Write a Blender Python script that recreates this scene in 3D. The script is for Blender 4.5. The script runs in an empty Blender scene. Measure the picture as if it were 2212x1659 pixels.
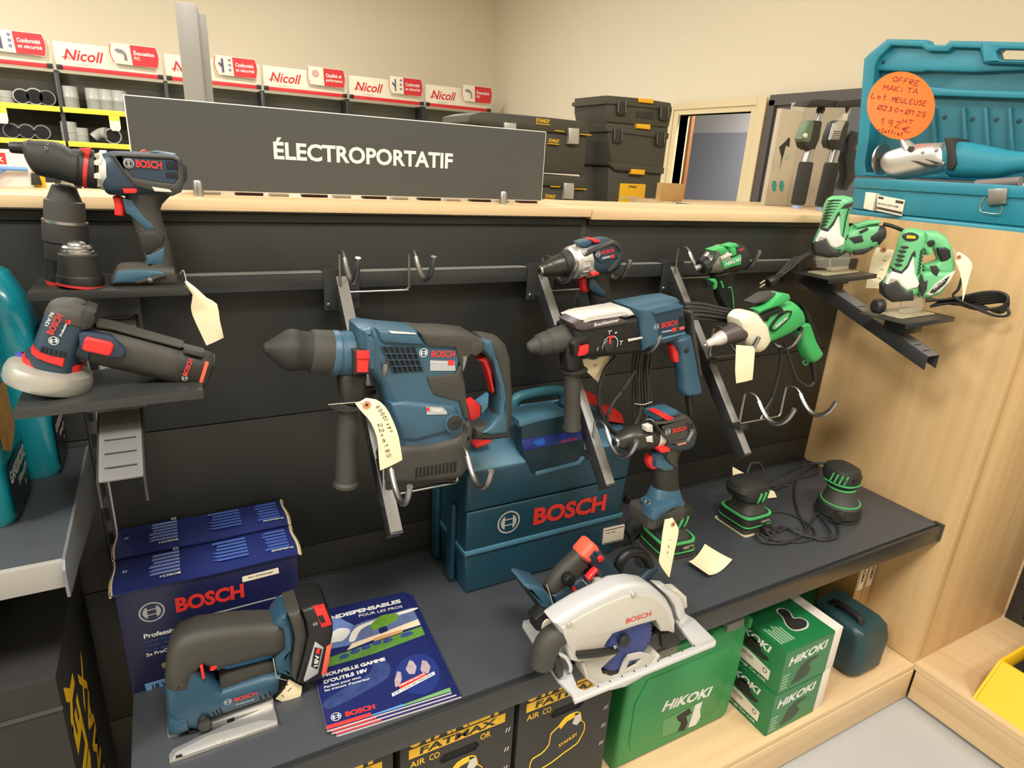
import bpy, math, random
from mathutils import Vector, Matrix
from mathutils.geometry import tessellate_polygon
random.seed(7)
S = bpy.context.scene
COL = S.collection

# ------------------------------------------------------------------ camera
CAM = Vector((0.0, -1.25, 1.5))
FPX, CX, CY = 1368.4, 1106.0, 829.5            # focal length and centre for a 2212 x 1659 frame
YAW, PITCH, ROLL = (math.radians(a) for a in (29.1856, 19.1413, -3.4037))
_f = Vector((math.sin(YAW)*math.cos(PITCH), math.cos(YAW)*math.cos(PITCH), -math.sin(PITCH)))
_r = Vector((math.cos(YAW), -math.sin(YAW), 0)); _d = _f.cross(_r)
RIGHT = _r*math.cos(ROLL) + _d*math.sin(ROLL)
DOWN = -_r*math.sin(ROLL) + _d*math.cos(ROLL)
FWD = _f
cd = bpy.data.cameras.new('camera'); cam = bpy.data.objects.new('camera', cd); COL.objects.link(cam)
cd.sensor_width = 36.0; cd.lens = FPX*36.0/2212.0; cd.clip_start = 0.02; cd.clip_end = 60
m3 = Matrix((RIGHT, -DOWN, -FWD)).transposed().to_4x4(); m3.translation = CAM
cam.matrix_world = m3
S.camera = cam

# ------------------------------------------------------------------ world, lamps, exposure
S.view_settings.view_transform = 'Standard'; S.view_settings.look = 'None'
S.view_settings.gamma = 1.0; S.view_settings.use_curve_mapping = False
S.view_settings.exposure = 0.0
W = bpy.data.worlds.new('store_ambient'); S.world = W; W.use_nodes = True
W.node_tree.nodes['Background'].inputs[0].default_value = (1.0, 0.95, 0.86, 1); W.node_tree.nodes['Background'].inputs[1].default_value = 0.25

def area(name, loc, sx, sy, power, color=(1.0, 0.955, 0.895), rot=(0, 0, 0)):
    l = bpy.data.lights.new(name, 'AREA'); l.shape = 'RECTANGLE'; l.size = sx; l.size_y = sy
    l.energy = power; l.color = color
    o = bpy.data.objects.new(name, l); o.location = loc; o.rotation_euler = rot; COL.objects.link(o)
    return o
# rows of unseen ceiling lamps over the sales floor (3.9 m up)
for i, (lx, ly, pw) in enumerate(((-4.4, -0.9, 95), (-2.6, -1.6, 190), (0.2, -2.0, 118), (2.6, -3.0, 80), (-2.6, 2.2, 120), (0.6, 2.6, 80), (2.6, 2.4, 12), (-2.0, 5.4, 140), (1.4, 5.2, 88))):  # far-left lamp added to brighten the oak end panel
    area('unseen_ceiling_lamp', (lx, ly, 3.9), 1.2, 0.6, pw)

# ------------------------------------------------------------------ materials
MATS = {}
def lin(c):
    c /= 255.0
    return c/12.92 if c <= 0.04045 else ((c+0.055)/1.055)**2.4
def rgb(t): return (lin(t[0]), lin(t[1]), lin(t[2]), 1.0)
def mat(name, col, rough=0.5, metal=0.0, grain=0.0, gscale=900.0, var=0.06, vscale=18.0, spec=0.5, alpha=1.0, trans=0.0, coat=0.0):
    if name in MATS: return MATS[name]
    m = bpy.data.materials.new(name); m.use_nodes = True; nt = m.node_tree; b = nt.nodes['Principled BSDF']
    b.inputs['Roughness'].default_value = rough; b.inputs['Metallic'].default_value = metal
    b.inputs['Specular IOR Level'].default_value = spec
    b.inputs['Alpha'].default_value = alpha; b.inputs['Transmission Weight'].default_value = trans
    b.inputs['Coat Weight'].default_value = coat
    tc = nt.nodes.new('ShaderNodeTexCoord')
    if var > 0:
        n = nt.nodes.new('ShaderNodeTexNoise'); n.inputs['Scale'].default_value = vscale; n.inputs['Detail'].default_value = 4
        r = nt.nodes.new('ShaderNodeMixRGB'); c = rgb(col)
        r.inputs[1].default_value = tuple(min(1, x*(1-var)) for x in c[:3])+(1,)
        r.inputs[2].default_value = tuple(min(1, x*(1+var)) for x in c[:3])+(1,)
        nt.links.new(tc.outputs['Object'], n.inputs['Vector']); nt.links.new(n.outputs['Fac'], r.inputs[0])
        nt.links.new(r.outputs[0], b.inputs['Base Color'])
    else:
        b.inputs['Base Color'].default_value = rgb(col)
    if grain > 0:
        g = nt.nodes.new('ShaderNodeTexNoise'); g.inputs['Scale'].default_value = gscale; g.inputs['Detail'].default_value = 2
        bp = nt.nodes.new('ShaderNodeBump'); bp.inputs['Strength'].default_value = grain; bp.inputs['Distance'].default_value = 0.0006
        nt.links.new(tc.outputs['Object'], g.inputs['Vector']); nt.links.new(g.outputs['Fac'], bp.inputs['Height'])
        nt.links.new(bp.outputs[0], b.inputs['Normal'])
    MATS[name] = m
    return m
def wood(name, c1, c2, stretch, rough=0.45):
    """veneer: noise stretched along the grain; stretch = (x, y, z) texture scale"""
    if name in MATS: return MATS[name]
    m = bpy.data.materials.new(name); m.use_nodes = True; nt = m.node_tree; b = nt.nodes['Principled BSDF']
    b.inputs['Roughness'].default_value = rough
    tc = nt.nodes.new('ShaderNodeTexCoord'); mp = nt.nodes.new('ShaderNodeMapping'); mp.inputs['Scale'].default_value = stretch
    n = nt.nodes.new('ShaderNodeTexNoise'); n.inputs['Scale'].default_value = 1.0; n.inputs['Detail'].default_value = 6; n.inputs['Roughness'].default_value = 0.6; n.inputs['Distortion'].default_value = 0.5
    r = nt.nodes.new('ShaderNodeValToRGB'); r.color_ramp.elements[0].position = 0.32; r.color_ramp.elements[1].position = 0.7
    r.color_ramp.elements[0].color = rgb(c1); r.color_ramp.elements[1].color = rgb(c2)
    nt.links.new(tc.outputs['Object'], mp.inputs[0]); nt.links.new(mp.outputs[0], n.inputs['Vector']); nt.links.new(n.outputs['Fac'], r.inputs[0]); nt.links.new(r.outputs[0], b.inputs['Base Color'])
    bp = nt.nodes.new('ShaderNodeBump'); bp.inputs['Strength'].default_value = 0.08; bp.inputs['Distance'].default_value = 0.001
    nt.links.new(n.outputs['Fac'], bp.inputs['Height']); nt.links.new(bp.outputs[0], b.inputs['Normal'])
    MATS[name] = m
    return m

# ------------------------------------------------------------------ placing: a photo point on a real plane of the shop
def ray(px, py): return RIGHT*((px-CX)/FPX) + DOWN*((py-CY)/FPX) + FWD
def at(px, py, x=None, y=None, z=None):
    d = ray(px, py)
    if x is not None: t = (x-CAM.x)/d.x
    elif y is not None: t = (y-CAM.y)/d.y
    else: t = (z-CAM.z)/d.z
    return CAM + d*t
class Pl:
    """a working plane in the shop: origin o, axes u (across) and w (up), n towards the aisle"""
    def __init__(s, o, yaw=0.0, lean=0.0, roll=0.0):
        a = math.radians(yaw); l = math.radians(lean); r = math.radians(roll)
        u = Vector((math.cos(a), math.sin(a), 0)); n = Vector((math.sin(a), -math.cos(a), 0)); w = Vector((0, 0, 1))
        n2 = n*math.cos(l) + w*math.sin(l); w2 = w*math.cos(l) - n*math.sin(l)
        s.u = u*math.cos(r) + w2*math.sin(r); s.w = w2*math.cos(r) - u*math.sin(r); s.n = n2
        s.o = Vector(o); s.k = (s.o-CAM).dot(FWD)/FPX        # metres per photo pixel at the origin
    @staticmethod
    def axes(o, u, w):
        p = Pl(o); p.u = Vector(u).normalized(); w = Vector(w); p.w = (w - p.u*w.dot(p.u)).normalized(); p.n = p.u.cross(p.w)
        return p
    def pt(s, u, w, t=0.0): return s.o + s.u*u + s.w*w + s.n*t
    def uv(s, px, py, t=0.0):
        d = ray(px, py); o = s.o + s.n*t; k = (o-CAM).dot(s.n)/d.dot(s.n); v = CAM + d*k - o
        return (v.dot(s.u), v.dot(s.w))
    def P(s, txt, t=0.0):
        a = [float(q) for q in txt.split()]
        return [s.uv(a[i], a[i+1], t) for i in range(0, len(a), 2)]
    def X(s, px, py, t=0.0):
        u, w = s.uv(px, py, t); return s.pt(u, w, t)
    def off(s, t):
        q = Pl(s.pt(0, 0, t)); q.u, q.w, q.n = s.u, s.w, s.n; return q

# ------------------------------------------------------------------ objects
def link(o): COL.objects.link(o); return o
def mesh_obj(name, vf, m, parent=None, base=Vector((0, 0, 0)), smooth=35):
    v, f = vf
    me = bpy.data.meshes.new(name); me.from_pydata([tuple(Vector(p)-base) for p in v], [], f); me.materials.append(m); me.validate()
    if smooth:
        me.polygons.foreach_set('use_smooth', [True]*len(me.polygons))
        me.set_sharp_from_angle(angle=math.radians(smooth))
    me.update()
    o = link(bpy.data.objects.new(name, me)); o.parent = parent
    return o
def tag(o, label, cat, group=None, kind=None):
    o['label'] = label
    if cat: o['category'] = cat
    if group: o['group'] = group
    if kind: o['kind'] = kind
    return o
class T:
    """a thing: an Empty at its base that parents its parts"""
    def __init__(s, name, label, cat, loc, group=None):
        s.b = Vector(loc); s.o = link(bpy.data.objects.new(name, None)); s.o.location = s.b; s.o.empty_display_size = 0.03
        tag(s.o, label, cat, group)
    def add(s, name, vf, m, parent=None, smooth=35, label=None):
        o = mesh_obj(name, vf, m, parent or s.o, s.b, smooth)
        if label: o['label'] = label
        return o
def single(name, vf, m, label, cat, base=None, group=None, smooth=35):
    v = vf[0]
    b = Vector(base) if base is not None else Vector((sum(p[0] for p in v)/len(v), sum(p[1] for p in v)/len(v), min(p[2] for p in v)))
    o = mesh_obj(name, vf, m, None, b, smooth); o.location = b
    return tag(o, label, cat, group)
def struct(name, vf, m, label=None, smooth=0):
    o = mesh_obj(name, vf, m, None, Vector((0, 0, 0)), smooth); o['kind'] = 'structure'
    if label: o['label'] = label
    return o
def sub(parent, name, vf, m, smooth=35):
    """a part of a thing that is one mesh"""
    return mesh_obj(name, vf, m, parent, parent.location.copy(), smooth)

# ------------------------------------------------------------------ shapes: all return (verts, faces) in shop coordinates
def join(*a):
    V, Fc = [], []
    for v, f in a:
        k = len(V); V += list(v); Fc += [tuple(i+k for i in q) for q in f]
    return V, Fc
def box(x0, x1, y0, y1, z0, z1, r=0.0, seg=2):
    pl = Pl((0, 0, 0)); return slab(pl, [(x0, z0), (x1, z0), (x1, z1), (x0, z1)], -y1, -y0, r, seg)
def _area(p): return 0.5*sum(p[i][0]*p[(i+1) % len(p)][1]-p[(i+1) % len(p)][0]*p[i][1] for i in range(len(p)))
def inset(p, d):
    n = len(p); out = []
    for i in range(n):
        ax, ay = p[i-1]; bx, by = p[i]; cx, cy = p[(i+1) % n]
        e1 = (bx-ax, by-ay); e2 = (cx-bx, cy-by)
        l1 = math.hypot(*e1) or 1e-9; l2 = math.hypot(*e2) or 1e-9
        n1 = (-e1[1]/l1, e1[0]/l1); n2 = (-e2[1]/l2, e2[0]/l2)
        mx, my = n1[0]+n2[0], n1[1]+n2[1]; q = mx*mx+my*my
        if q < 0.25: mx, my, q = n1[0], n1[1], 2.0
        f = min(2.0/q, 1.3)*d
        out.append((bx+mx*f, by+my*f))
    return out
def smooth_poly(p, k=3, closed=True):
    n = len(p); out = []
    rng = range(n) if closed else range(n-1)
    for i in rng:
        if closed: a, b, c, d = p[i-1], p[i], p[(i+1) % n], p[(i+2) % n]
        else: a, b, c, d = p[max(i-1, 0)], p[i], p[i+1], p[min(i+2, n-1)]
        for j in range(k):
            t = j/k; t2 = t*t; t3 = t2*t
            out.append(tuple(0.5*(2*b[q]+(c[q]-a[q])*t+(2*a[q]-5*b[q]+4*c[q]-d[q])*t2+(3*b[q]-a[q]-3*c[q]+d[q])*t3) for q in range(len(b))))
    if not closed: out.append(tuple(p[-1]))
    return out
def slab(pl, pts, t0, t1, r=0.002, seg=2, holes=(), sm=0, rb=None):
    """outline (u, w) given depth from t0 (back) to t1 (front), edges rounded by r"""
    if sm: pts = smooth_poly(pts, sm); holes = [smooth_poly(h, sm) for h in holes]
    if _area(pts) < 0: pts = pts[::-1]
    holes = [h[::-1] if _area(h) > 0 else h for h in holes]
    loops = [list(pts)]+[list(h) for h in holes]
    rb = r if rb is None else rb
    prof = []
    r = min(r, (t1-t0)*0.49); rb = min(rb, (t1-t0)*0.49)
    if rb > 0: prof += [(rb*(1-math.sin(a*math.pi/2/seg)), t0+rb*(1-math.cos(a*math.pi/2/seg))) for a in range(seg+1)]
    else: prof.append((0, t0))
    if r > 0: prof += [(r*(1-math.cos(a*math.pi/2/seg)), t1-r+r*math.sin(a*math.pi/2/seg)) for a in range(seg+1)]
    else: prof.append((0, t1))
    V, Fc = [], []; start = []
    for (d, t) in prof:
        row = []
        for lp in loops:
            q = inset(lp, d) if d > 1e-7 else lp
            row.append(len(V)); V += [pl.pt(a, b, t) for a, b in q]
        start.append(row)
    for i in range(len(prof)-1):
        for li, lp in enumerate(loops):
            n = len(lp); a = start[i][li]; b = start[i+1][li]
            for j in range(n):
                k = (j+1) % n; Fc.append((a+j, a+k, b+k, b+j))
    flat = [[Vector((a, b, 0)) for a, b in (inset(lp, r) if r > 0 else lp)] for lp in loops]
    if not holes and len(pts) < 5:
        n = len(pts); e = start[-1][0]; Fc.append(tuple(range(e, e+n))); Fc.append(tuple(range(n-1, -1, -1)))
    else:
        tri = tessellate_polygon(flat)
        idx = []
        for li, lp in enumerate(loops): idx += [(li, j) for j in range(len(lp))]
        for a, b, c in tri:
            va, vb, vc = (flat[idx[q][0]][idx[q][1]] for q in (a, b, c))
            if (vb-va).cross(vc-va).z < 0: b, c = c, b
            g = lambda q, e: start[e][idx[q][0]]+idx[q][1]
            Fc.append((g(a, -1), g(b, -1), g(c, -1))); Fc.append((g(c, 0), g(b, 0), g(a, 0)))
    return V, Fc
def pslab(pl, txt, t0, t1, r=0.002, seg=2, holes=(), sm=0, tt=None, rb=None):
    """slab whose outline is read off the photo where it meets plane pl (offset tt, the front by default)"""
    tt = t1 if tt is None else tt
    return slab(pl, pl.P(txt, tt), t0, t1, r, seg, [pl.P(h, tt) for h in holes], sm, rb)
def sup(n, e):
    out = []
    for i in range(n):
        a = 2*math.pi*i/n; c, s_ = math.cos(a), math.sin(a)
        out.append((math.copysign(abs(c)**(2/e), c), math.copysign(abs(s_)**(2/e), s_)))
    return out
def loft(pl, secs, n=18, e=2.6, sm=0, cap=0.35):
    """sections (ax, ay, bx, by, half depth, depth centre): photo points of both edges on pl, made round in depth"""
    S2 = []
    for s in secs:
        ax, ay, bx, by, hb = s[:5]; tc = s[5] if len(s) > 5 else 0.0
        A = pl.uv(ax, ay, tc); B = pl.uv(bx, by, tc)
        S2.append((A[0], A[1], B[0], B[1], hb, tc))
    return loft_m(pl, S2, n, e, sm, cap)
def loft_m(pl, S2, n=18, e=2.6, sm=0, cap=0.35):
    if sm: S2 = smooth_poly(S2, sm, closed=False)
    q = sup(n, e); V, Fc = [], []; rings = []
    cs = []
    for (au, aw, bu, bw, hb, tc) in S2:
        c = ((au+bu)/2, (aw+bw)/2); d = ((bu-au)/2, (bw-aw)/2); cs.append((c, d, hb, tc))
    def ring(c, d, hb, tc, k=1.0, shift=(0, 0)):
        rings.append(len(V))
        for a, b in q: V.append(pl.pt(c[0]+d[0]*a*k+shift[0], c[1]+d[1]*a*k+shift[1], tc+hb*b*k))
    def endcap(i, j):
        c, d, hb, tc = cs[i]; c2 = cs[j][0]; l = math.hypot(c[0]-c2[0], c[1]-c2[1]) or 1e-9
        w = min(math.hypot(*d), hb)*cap; return c, d, hb, tc, ((c[0]-c2[0])/l*w, (c[1]-c2[1])/l*w)
    c, d, hb, tc, sh = endcap(0, 1)
    if cap: ring(c, d, hb, tc, 0.55, sh); ring(c, d, hb, tc, 0.87, (sh[0]*0.62, sh[1]*0.62))
    for c, d, hb, tc in cs: ring(c, d, hb, tc)
    c, d, hb, tc, sh = endcap(-1, -2)
    if cap: ring(c, d, hb, tc, 0.87, (sh[0]*0.62, sh[1]*0.62)); ring(c, d, hb, tc, 0.55, sh)
    for i in range(len(rings)-1):
        a, b = rings[i], rings[i+1]
        for j in range(n): k = (j+1) % n; Fc.append((a+j, a+k, b+k, b+j))
    Fc.append(tuple(range(rings[0]+n-1, rings[0]-1, -1))); Fc.append(tuple(range(rings[-1], rings[-1]+n)))
    return V, Fc
def lathe(A, B, prof, n=24, hole=False):
    """turned about the axis A to B; prof = (share of the way, radius in metres)"""
    A = Vector(A); B = Vector(B); ax = (B-A); L = ax.length; ax.normalize()
    e1 = ax.orthogonal().normalized(); e2 = ax.cross(e1); V, Fc = [], []
    for s, r in prof:
        for i in range(n):
            a = 2*math.pi*i/n; V.append(A+ax*(s*L)+(e1*math.cos(a)+e2*math.sin(a))*max(r, 1e-5))
    for i in range(len(prof)-1):
        for j in range(n): k = (j+1) % n; Fc.append((i*n+j, i*n+k, (i+1)*n+k, (i+1)*n+j))
    Fc.append(tuple(range(n-1, -1, -1))); Fc.append(tuple(range((len(prof)-1)*n, len(prof)*n)))
    return V, Fc
def plathe(pl, ax, ay, bx, by, prof, tc=0.0, n=24):
    """lathe with the axis between two photo points on pl; radii in photo pixels at the plane"""
    A = pl.X(ax, ay, tc); B = pl.X(bx, by, tc); ka = (A-CAM).dot(FWD)/FPX; kb = (B-CAM).dot(FWD)/FPX
    return lathe(A, B, [(s, r*(ka+(kb-ka)*s)) for s, r in prof], n)
def disc(pl, px, py, r, t0, t1, n=24, bev=0.0006, el=1.0):
    u, w = pl.uv(px, py, t1)
    return slab(pl, [(u+r*math.cos(2*math.pi*i/n), w+r*el*math.sin(2*math.pi*i/n)) for i in range(n)], t0, t1, bev, 2)
def tube(pts, r, n=8, sm=4, closed=False, flat=1.0):
    P = [Vector(p) for p in pts]
    if sm > 1: P = [Vector(p) for p in smooth_poly([tuple(p) for p in P], sm, closed)]
    V, Fc = [], []; N = len(P); t0 = (P[1]-P[0]).normalized(); e = t0.orthogonal().normalized()
    for i in range(N):
        if closed: t = (P[(i+1) % N]-P[i-1])
        else: t = (P[min(i+1, N-1)]-P[max(i-1, 0)])
        t = t.normalized() if t.length > 1e-9 else t0
        e = (e-t*e.dot(t)); e = e.normalized() if e.length > 1e-6 else t.orthogonal().normalized(); g = t.cross(e)
        rr = r[min(i*len(r)//N, len(r)-1)] if isinstance(r, (list, tuple)) else r
        for j in range(n):
            a = 2*math.pi*j/n; V.append(P[i]+e*(rr*math.cos(a))+g*(rr*flat*math.sin(a)))
    for i in range(N if closed else N-1):
        a = i*n; b = ((i+1) % N)*n
        for j in range(n): k = (j+1) % n; Fc.append((a+j, a+k, b+k, b+j))
    if not closed: Fc.append(tuple(range(n-1, -1, -1))); Fc.append(tuple(range((N-1)*n, N*n)))
    return V, Fc
def quadpatch(fn, nu, nv, th=0.0004):
    """thin sheet (paper): fn(a, b) gives points, a and b from 0 to 1; given a real thickness"""
    V = [fn(i/nu, j/nv) for j in range(nv+1) for i in range(nu+1)]; n = len(V); Fc = []; W2 = nu+1
    nr = []
    for j in range(nv+1):
        for i in range(nu+1):
            a = V[j*W2+min(i+1, nu)]-V[j*W2+max(i-1, 0)]; b = V[min(j+1, nv)*W2+i]-V[max(j-1, 0)*W2+i]; q = a.cross(b)
            nr.append(q.normalized() if q.length > 1e-12 else Vector((0, -1, 0)))
    V = V+[V[i]-nr[i]*th for i in range(n)]
    for j in range(nv):
        for i in range(nu):
            a = j*W2+i; q = (a, a+1, a+W2+1, a+W2); Fc.append(q); Fc.append(tuple(x+n for x in q[::-1]))
    edge = [i for i in range(W2)]+[(j*W2+nu) for j in range(1, nv+1)]+[nv*W2+i for i in range(nu-1, -1, -1)]+[j*W2 for j in range(nv-1, 0, -1)]
    for i in range(len(edge)):
        a, b = edge[i], edge[(i+1) % len(edge)]; Fc.append((b, a, a+n, b+n))
    return V, Fc
# ------------------------------------------------------------------ flat print: lettering and emblems
_TXT = {}
def text_shape(s, bold=0.0, spacing=1.0):
    k = (s, bold, spacing)
    if k not in _TXT:
        c = bpy.data.curves.new('lettering', 'FONT'); c.body = s; c.resolution_u = 3; c.offset = bold; c.space_character = spacing
        o = bpy.data.objects.new('lettering', c); COL.objects.link(o)
        me = bpy.data.meshes.new_from_object(o)
        V = [tuple(v.co) for v in me.vertices]; Fc = [tuple(p.vertices) for p in me.polygons]
        bpy.data.objects.remove(o); bpy.data.curves.remove(c); bpy.data.meshes.remove(me)
        _TXT[k] = (V, Fc)
    return _TXT[k]
def text(pl, s, p0, p1, h, t=0.0006, bold=0.012, shear=0.0, spacing=1.0, cap=0.69):
    """lettering on pl: baseline from photo point p0 to p1, capitals h photo pixels high"""
    A = Vector(pl.uv(p0[0], p0[1], t)); B = Vector(pl.uv(p1[0], p1[1], t))
    k = (pl.X((p0[0]+p1[0])/2, (p0[1]+p1[1])/2, t)-CAM).dot(FWD)/FPX
    return text_m(pl, s, A, B, h*k, t, bold, shear, spacing, cap)
def text_m(pl, s, A, B, hm, t=0.0006, bold=0.012, shear=0.0, spacing=1.0, cap=0.69):
    V, Fc = text_shape(s, bold, spacing); A = Vector(A); B = Vector(B)
    x0 = min(v[0] for v in V); x1 = max(v[0] for v in V); d = (B-A); L = d.length; d.normalize(); e = Vector((-d.y, d.x))
    sx = L/(x1-x0); sy = hm/cap
    out = []
    for v in V:
        q = A + d*((v[0]-x0)*sx + v[1]*sy*shear) + e*(v[1]*sy); out.append(pl.pt(q.x, q.y, t))
    return out, [f for f in Fc]
def mtext(pl, lines, t=0.0006, bold=0.012, shear=0.0):
    return join(*[text(pl, s, p0, p1, h, t, bold, shear) for s, p0, p1, h in lines])
def ring(pl, u, w, r0, r1, t, n=28, a0=0, a1=360):
    V, Fc = [], []; full = (a1-a0) >= 360
    m = n if full else n+1
    for i in range(m):
        a = math.radians(a0+(a1-a0)*i/n)
        V += [pl.pt(u+r0*math.cos(a), w+r0*math.sin(a), t), pl.pt(u+r1*math.cos(a), w+r1*math.sin(a), t)]
    for i in range(n):
        a = 2*i; b = 2*((i+1) % m); Fc.append((a, a+1, b+1, b))
    return V, Fc
def flat(pl, pts, t):
    """printed patch"""
    if _area(pts) < 0: pts = pts[::-1]
    tri = tessellate_polygon([[Vector((a, b, 0)) for a, b in pts]])
    out = []
    for a, b, c in tri:
        if (Vector(pts[b])-Vector(pts[a])).to_3d().cross((Vector(pts[c])-Vector(pts[a])).to_3d()).z < 0: b, c = c, b
        out.append((a, b, c))
    return [pl.pt(a, b, t) for a, b in pts], out
def pflat(pl, txt, t, sm=0):
    p = pl.P(txt, t)
    return flat(pl, smooth_poly(p, sm) if sm else p, t)
def emblem(pl, px, py, rpx, t=0.0007, rot=0.0):
    """the round armature emblem: two rings, two bows and the bar between them"""
    u, w = pl.uv(px, py, t); r = rpx*(pl.X(px, py, t)-CAM).dot(FWD)/FPX
    return emblem_m(pl, u, w, r, t, rot)
def emblem_m(pl, u, w, r, t=0.0007, rot=0.0):
    c, s_ = math.cos(math.radians(rot)), math.sin(math.radians(rot))
    R = lambda p: (u+(p[0]*c-p[1]*s_)*r, w+(p[0]*s_+p[1]*c)*r)
    parts = [ring(pl, u, w, 0.86*r, r, t)]
    for sg in (-1, 1):
        arc = [(sg*(0.34+0.0), -0.56)] + [(sg*0.70*math.cos(a), 0.70*math.sin(a)) for a in [math.radians(x) for x in range(-58, 59, 12)]] + [(sg*0.34, 0.56)]
        inner = [(sg*0.43, 0.28), (sg*0.55*1.0, 0.18), (sg*0.58, 0), (sg*0.55, -0.18), (sg*0.43, -0.28)]
        parts.append(flat(pl, [R(p) for p in arc], t))
    for a, b in ((0.20, 0.31), (-0.31, -0.20)):
        parts.append(flat(pl, [R(p) for p in ((-0.35, a), (0.35, a), (0.35, b), (-0.35, b))], t))
    return join(*parts)
STROKES = {'A': [[(0, 0), (.35, 1), (.7, 0)], [(.12, .35), (.6, .35)]], 'C': [[(.65, .85), (.35, 1), (.05, .6), (.1, .2), (.4, 0), (.7, .15)]], 'E': [[(.6, 1), (.05, .95), (0, 0), (.6, .05)], [(.03, .5), (.45, .52)]],
 'F': [[(.6, 1), (.08, .95), (0, 0)], [(.04, .5), (.45, .55)]], 'H': [[(0, 1), (0, 0)], [(.6, 1), (.6, 0)], [(0, .5), (.6, .5)]], 'I': [[(.1, .7), (.1, 0)], [(.1, .95), (.1, 1)]], 'K': [[(0, 1), (0, 0)], [(.55, 1), (.02, .45), (.6, 0)]],
 'L': [[(.1, 1), (0, 0), (.55, .02)]], 'M': [[(0, 0), (.1, 1), (.35, .4), (.65, 1), (.75, 0)]], 'O': [[(.35, 1), (.05, .75), (.05, .25), (.35, 0), (.68, .25), (.66, .75), (.35, 1)]], 'R': [[(0, 0), (.05, 1), (.5, .9), (.5, .6), (.05, .48), (.6, 0)]],
 'S': [[(.6, .9), (.3, 1), (.08, .8), (.5, .4), (.4, .05), (0, .08)]], 'T': [[(0, 1), (.7, .97)], [(.35, 1), (.33, 0)]], 'U': [[(0, 1), (.03, .2), (.3, 0), (.58, .2), (.6, 1)]],
 'o': [[(.25, .55), (.03, .3), (.2, 0), (.45, .2), (.4, .5), (.25, .55)]], 't': [[(.22, 1), (.2, .1), (.4, 0)], [(.02, .65), (.45, .68)]], 'f': [[(.45, 1), (.25, .9), (.15, 0)], [(0, .5), (.4, .52)]], 'r': [[(.05, .55), (.08, 0)], [(.08, .4), (.4, .55)]], 'e': [[(.05, .28), (.45, .32), (.3, .55), (.05, .3), (.25, 0), (.45, .08)]],
 '0': [[(.3, 1), (.04, .5), (.3, 0), (.58, .5), (.3, 1)]], '1': [[(.02, .7), (.32, 1), (.3, 0)]], '2': [[(.03, .8), (.3, 1), (.55, .75), (0, 0), (.6, .03)]], '3': [[(.05, .95), (.5, .9), (.2, .55), (.52, .3), (.25, 0), (0, .1)]], '5': [[(.55, 1), (.1, .98), (.08, .55), (.5, .45), (.4, .05), (0, .05)]], '9': [[(.5, .6), (.2, .5), (.05, .8), (.35, 1), (.52, .75), (.4, 0)]],
 '6': [[(.5, 1), (.1, .5), (.2, 0), (.5, .2), (.4, .48), (.1, .35)]], '8': [[(.3, .5), (.08, .78), (.3, 1), (.5, .78), (.1, .25), (.3, 0), (.52, .25), (.3, .5)]], 'l': [[(.1, 1), (.08, 0)]], 's': [[(.4, .5), (.1, .45), (.35, .2), (.05, .02)]], 'p': [[(.05, .5), (.05, -.35)], [(.05, .4), (.4, .5), (.35, .1), (.06, .1)]], 'c': [[(.4, .45), (.1, .4), (.1, .05), (.4, .05)]], 'm': [[(0, .5), (.02, 0)], [(.02, .4), (.25, .5), (.27, 0)], [(.27, .4), (.5, .5), (.52, 0)]],
 '+': [[(0, .5), (.5, .5)], [(.25, .75), (.25, .25)]], 'x': [[(.35, 1), (.05, .75), (.05, .25), (.35, 0), (.68, .25), (.66, .75), (.35, 1)], [(-.1, 0), (.85, 1.05)]], 'w': [[(.65, .8), (.4, .95), (.1, .6), (.15, .15), (.5, 0), (.75, .12)], [(-.05, .6), (.45, .62)], [(-.08, .4), (.4, .42)]], ' ': []}
def hand(pl, s, p0, p1, h, t=0.0007, wd=None):
    """felt pen writing from photo point p0 to p1"""
    A = Vector(pl.uv(p0[0], p0[1], t)); B = Vector(pl.uv(p1[0], p1[1], t)); k = (pl.X(p0[0], p0[1], t)-CAM).dot(FWD)/FPX
    d = B-A; L = d.length; d.normalize(); e = Vector((-d.y, d.x)); adv = 0.92; sx = L/(len(s)*adv-0.25); hm = h*k; wd = wd or hm*0.07
    V, Fc = [], []
    for i, ch in enumerate(s):
        for st in STROKES.get(ch, []):
            pts = smooth_poly(st, 3, closed=False) if len(st) > 2 else st
            q = [A+d*((i*adv+x)*sx+y*hm*0.12)+e*(y*hm) for x, y in pts]
            for j in range(len(q)-1):
                a, b = q[j], q[j+1]; g = (b-a)
                if g.length < 1e-7: continue
                g = g.normalized(); nn = Vector((-g.y, g.x))*wd; a = a-g*wd*0.5; b = b+g*wd*0.5; k0 = len(V)
                V += [pl.pt(*(a-nn), t), pl.pt(*(b-nn), t), pl.pt(*(b+nn), t), pl.pt(*(a+nn), t)]; Fc.append((k0, k0+1, k0+2, k0+3))
    return V, Fc
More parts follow.
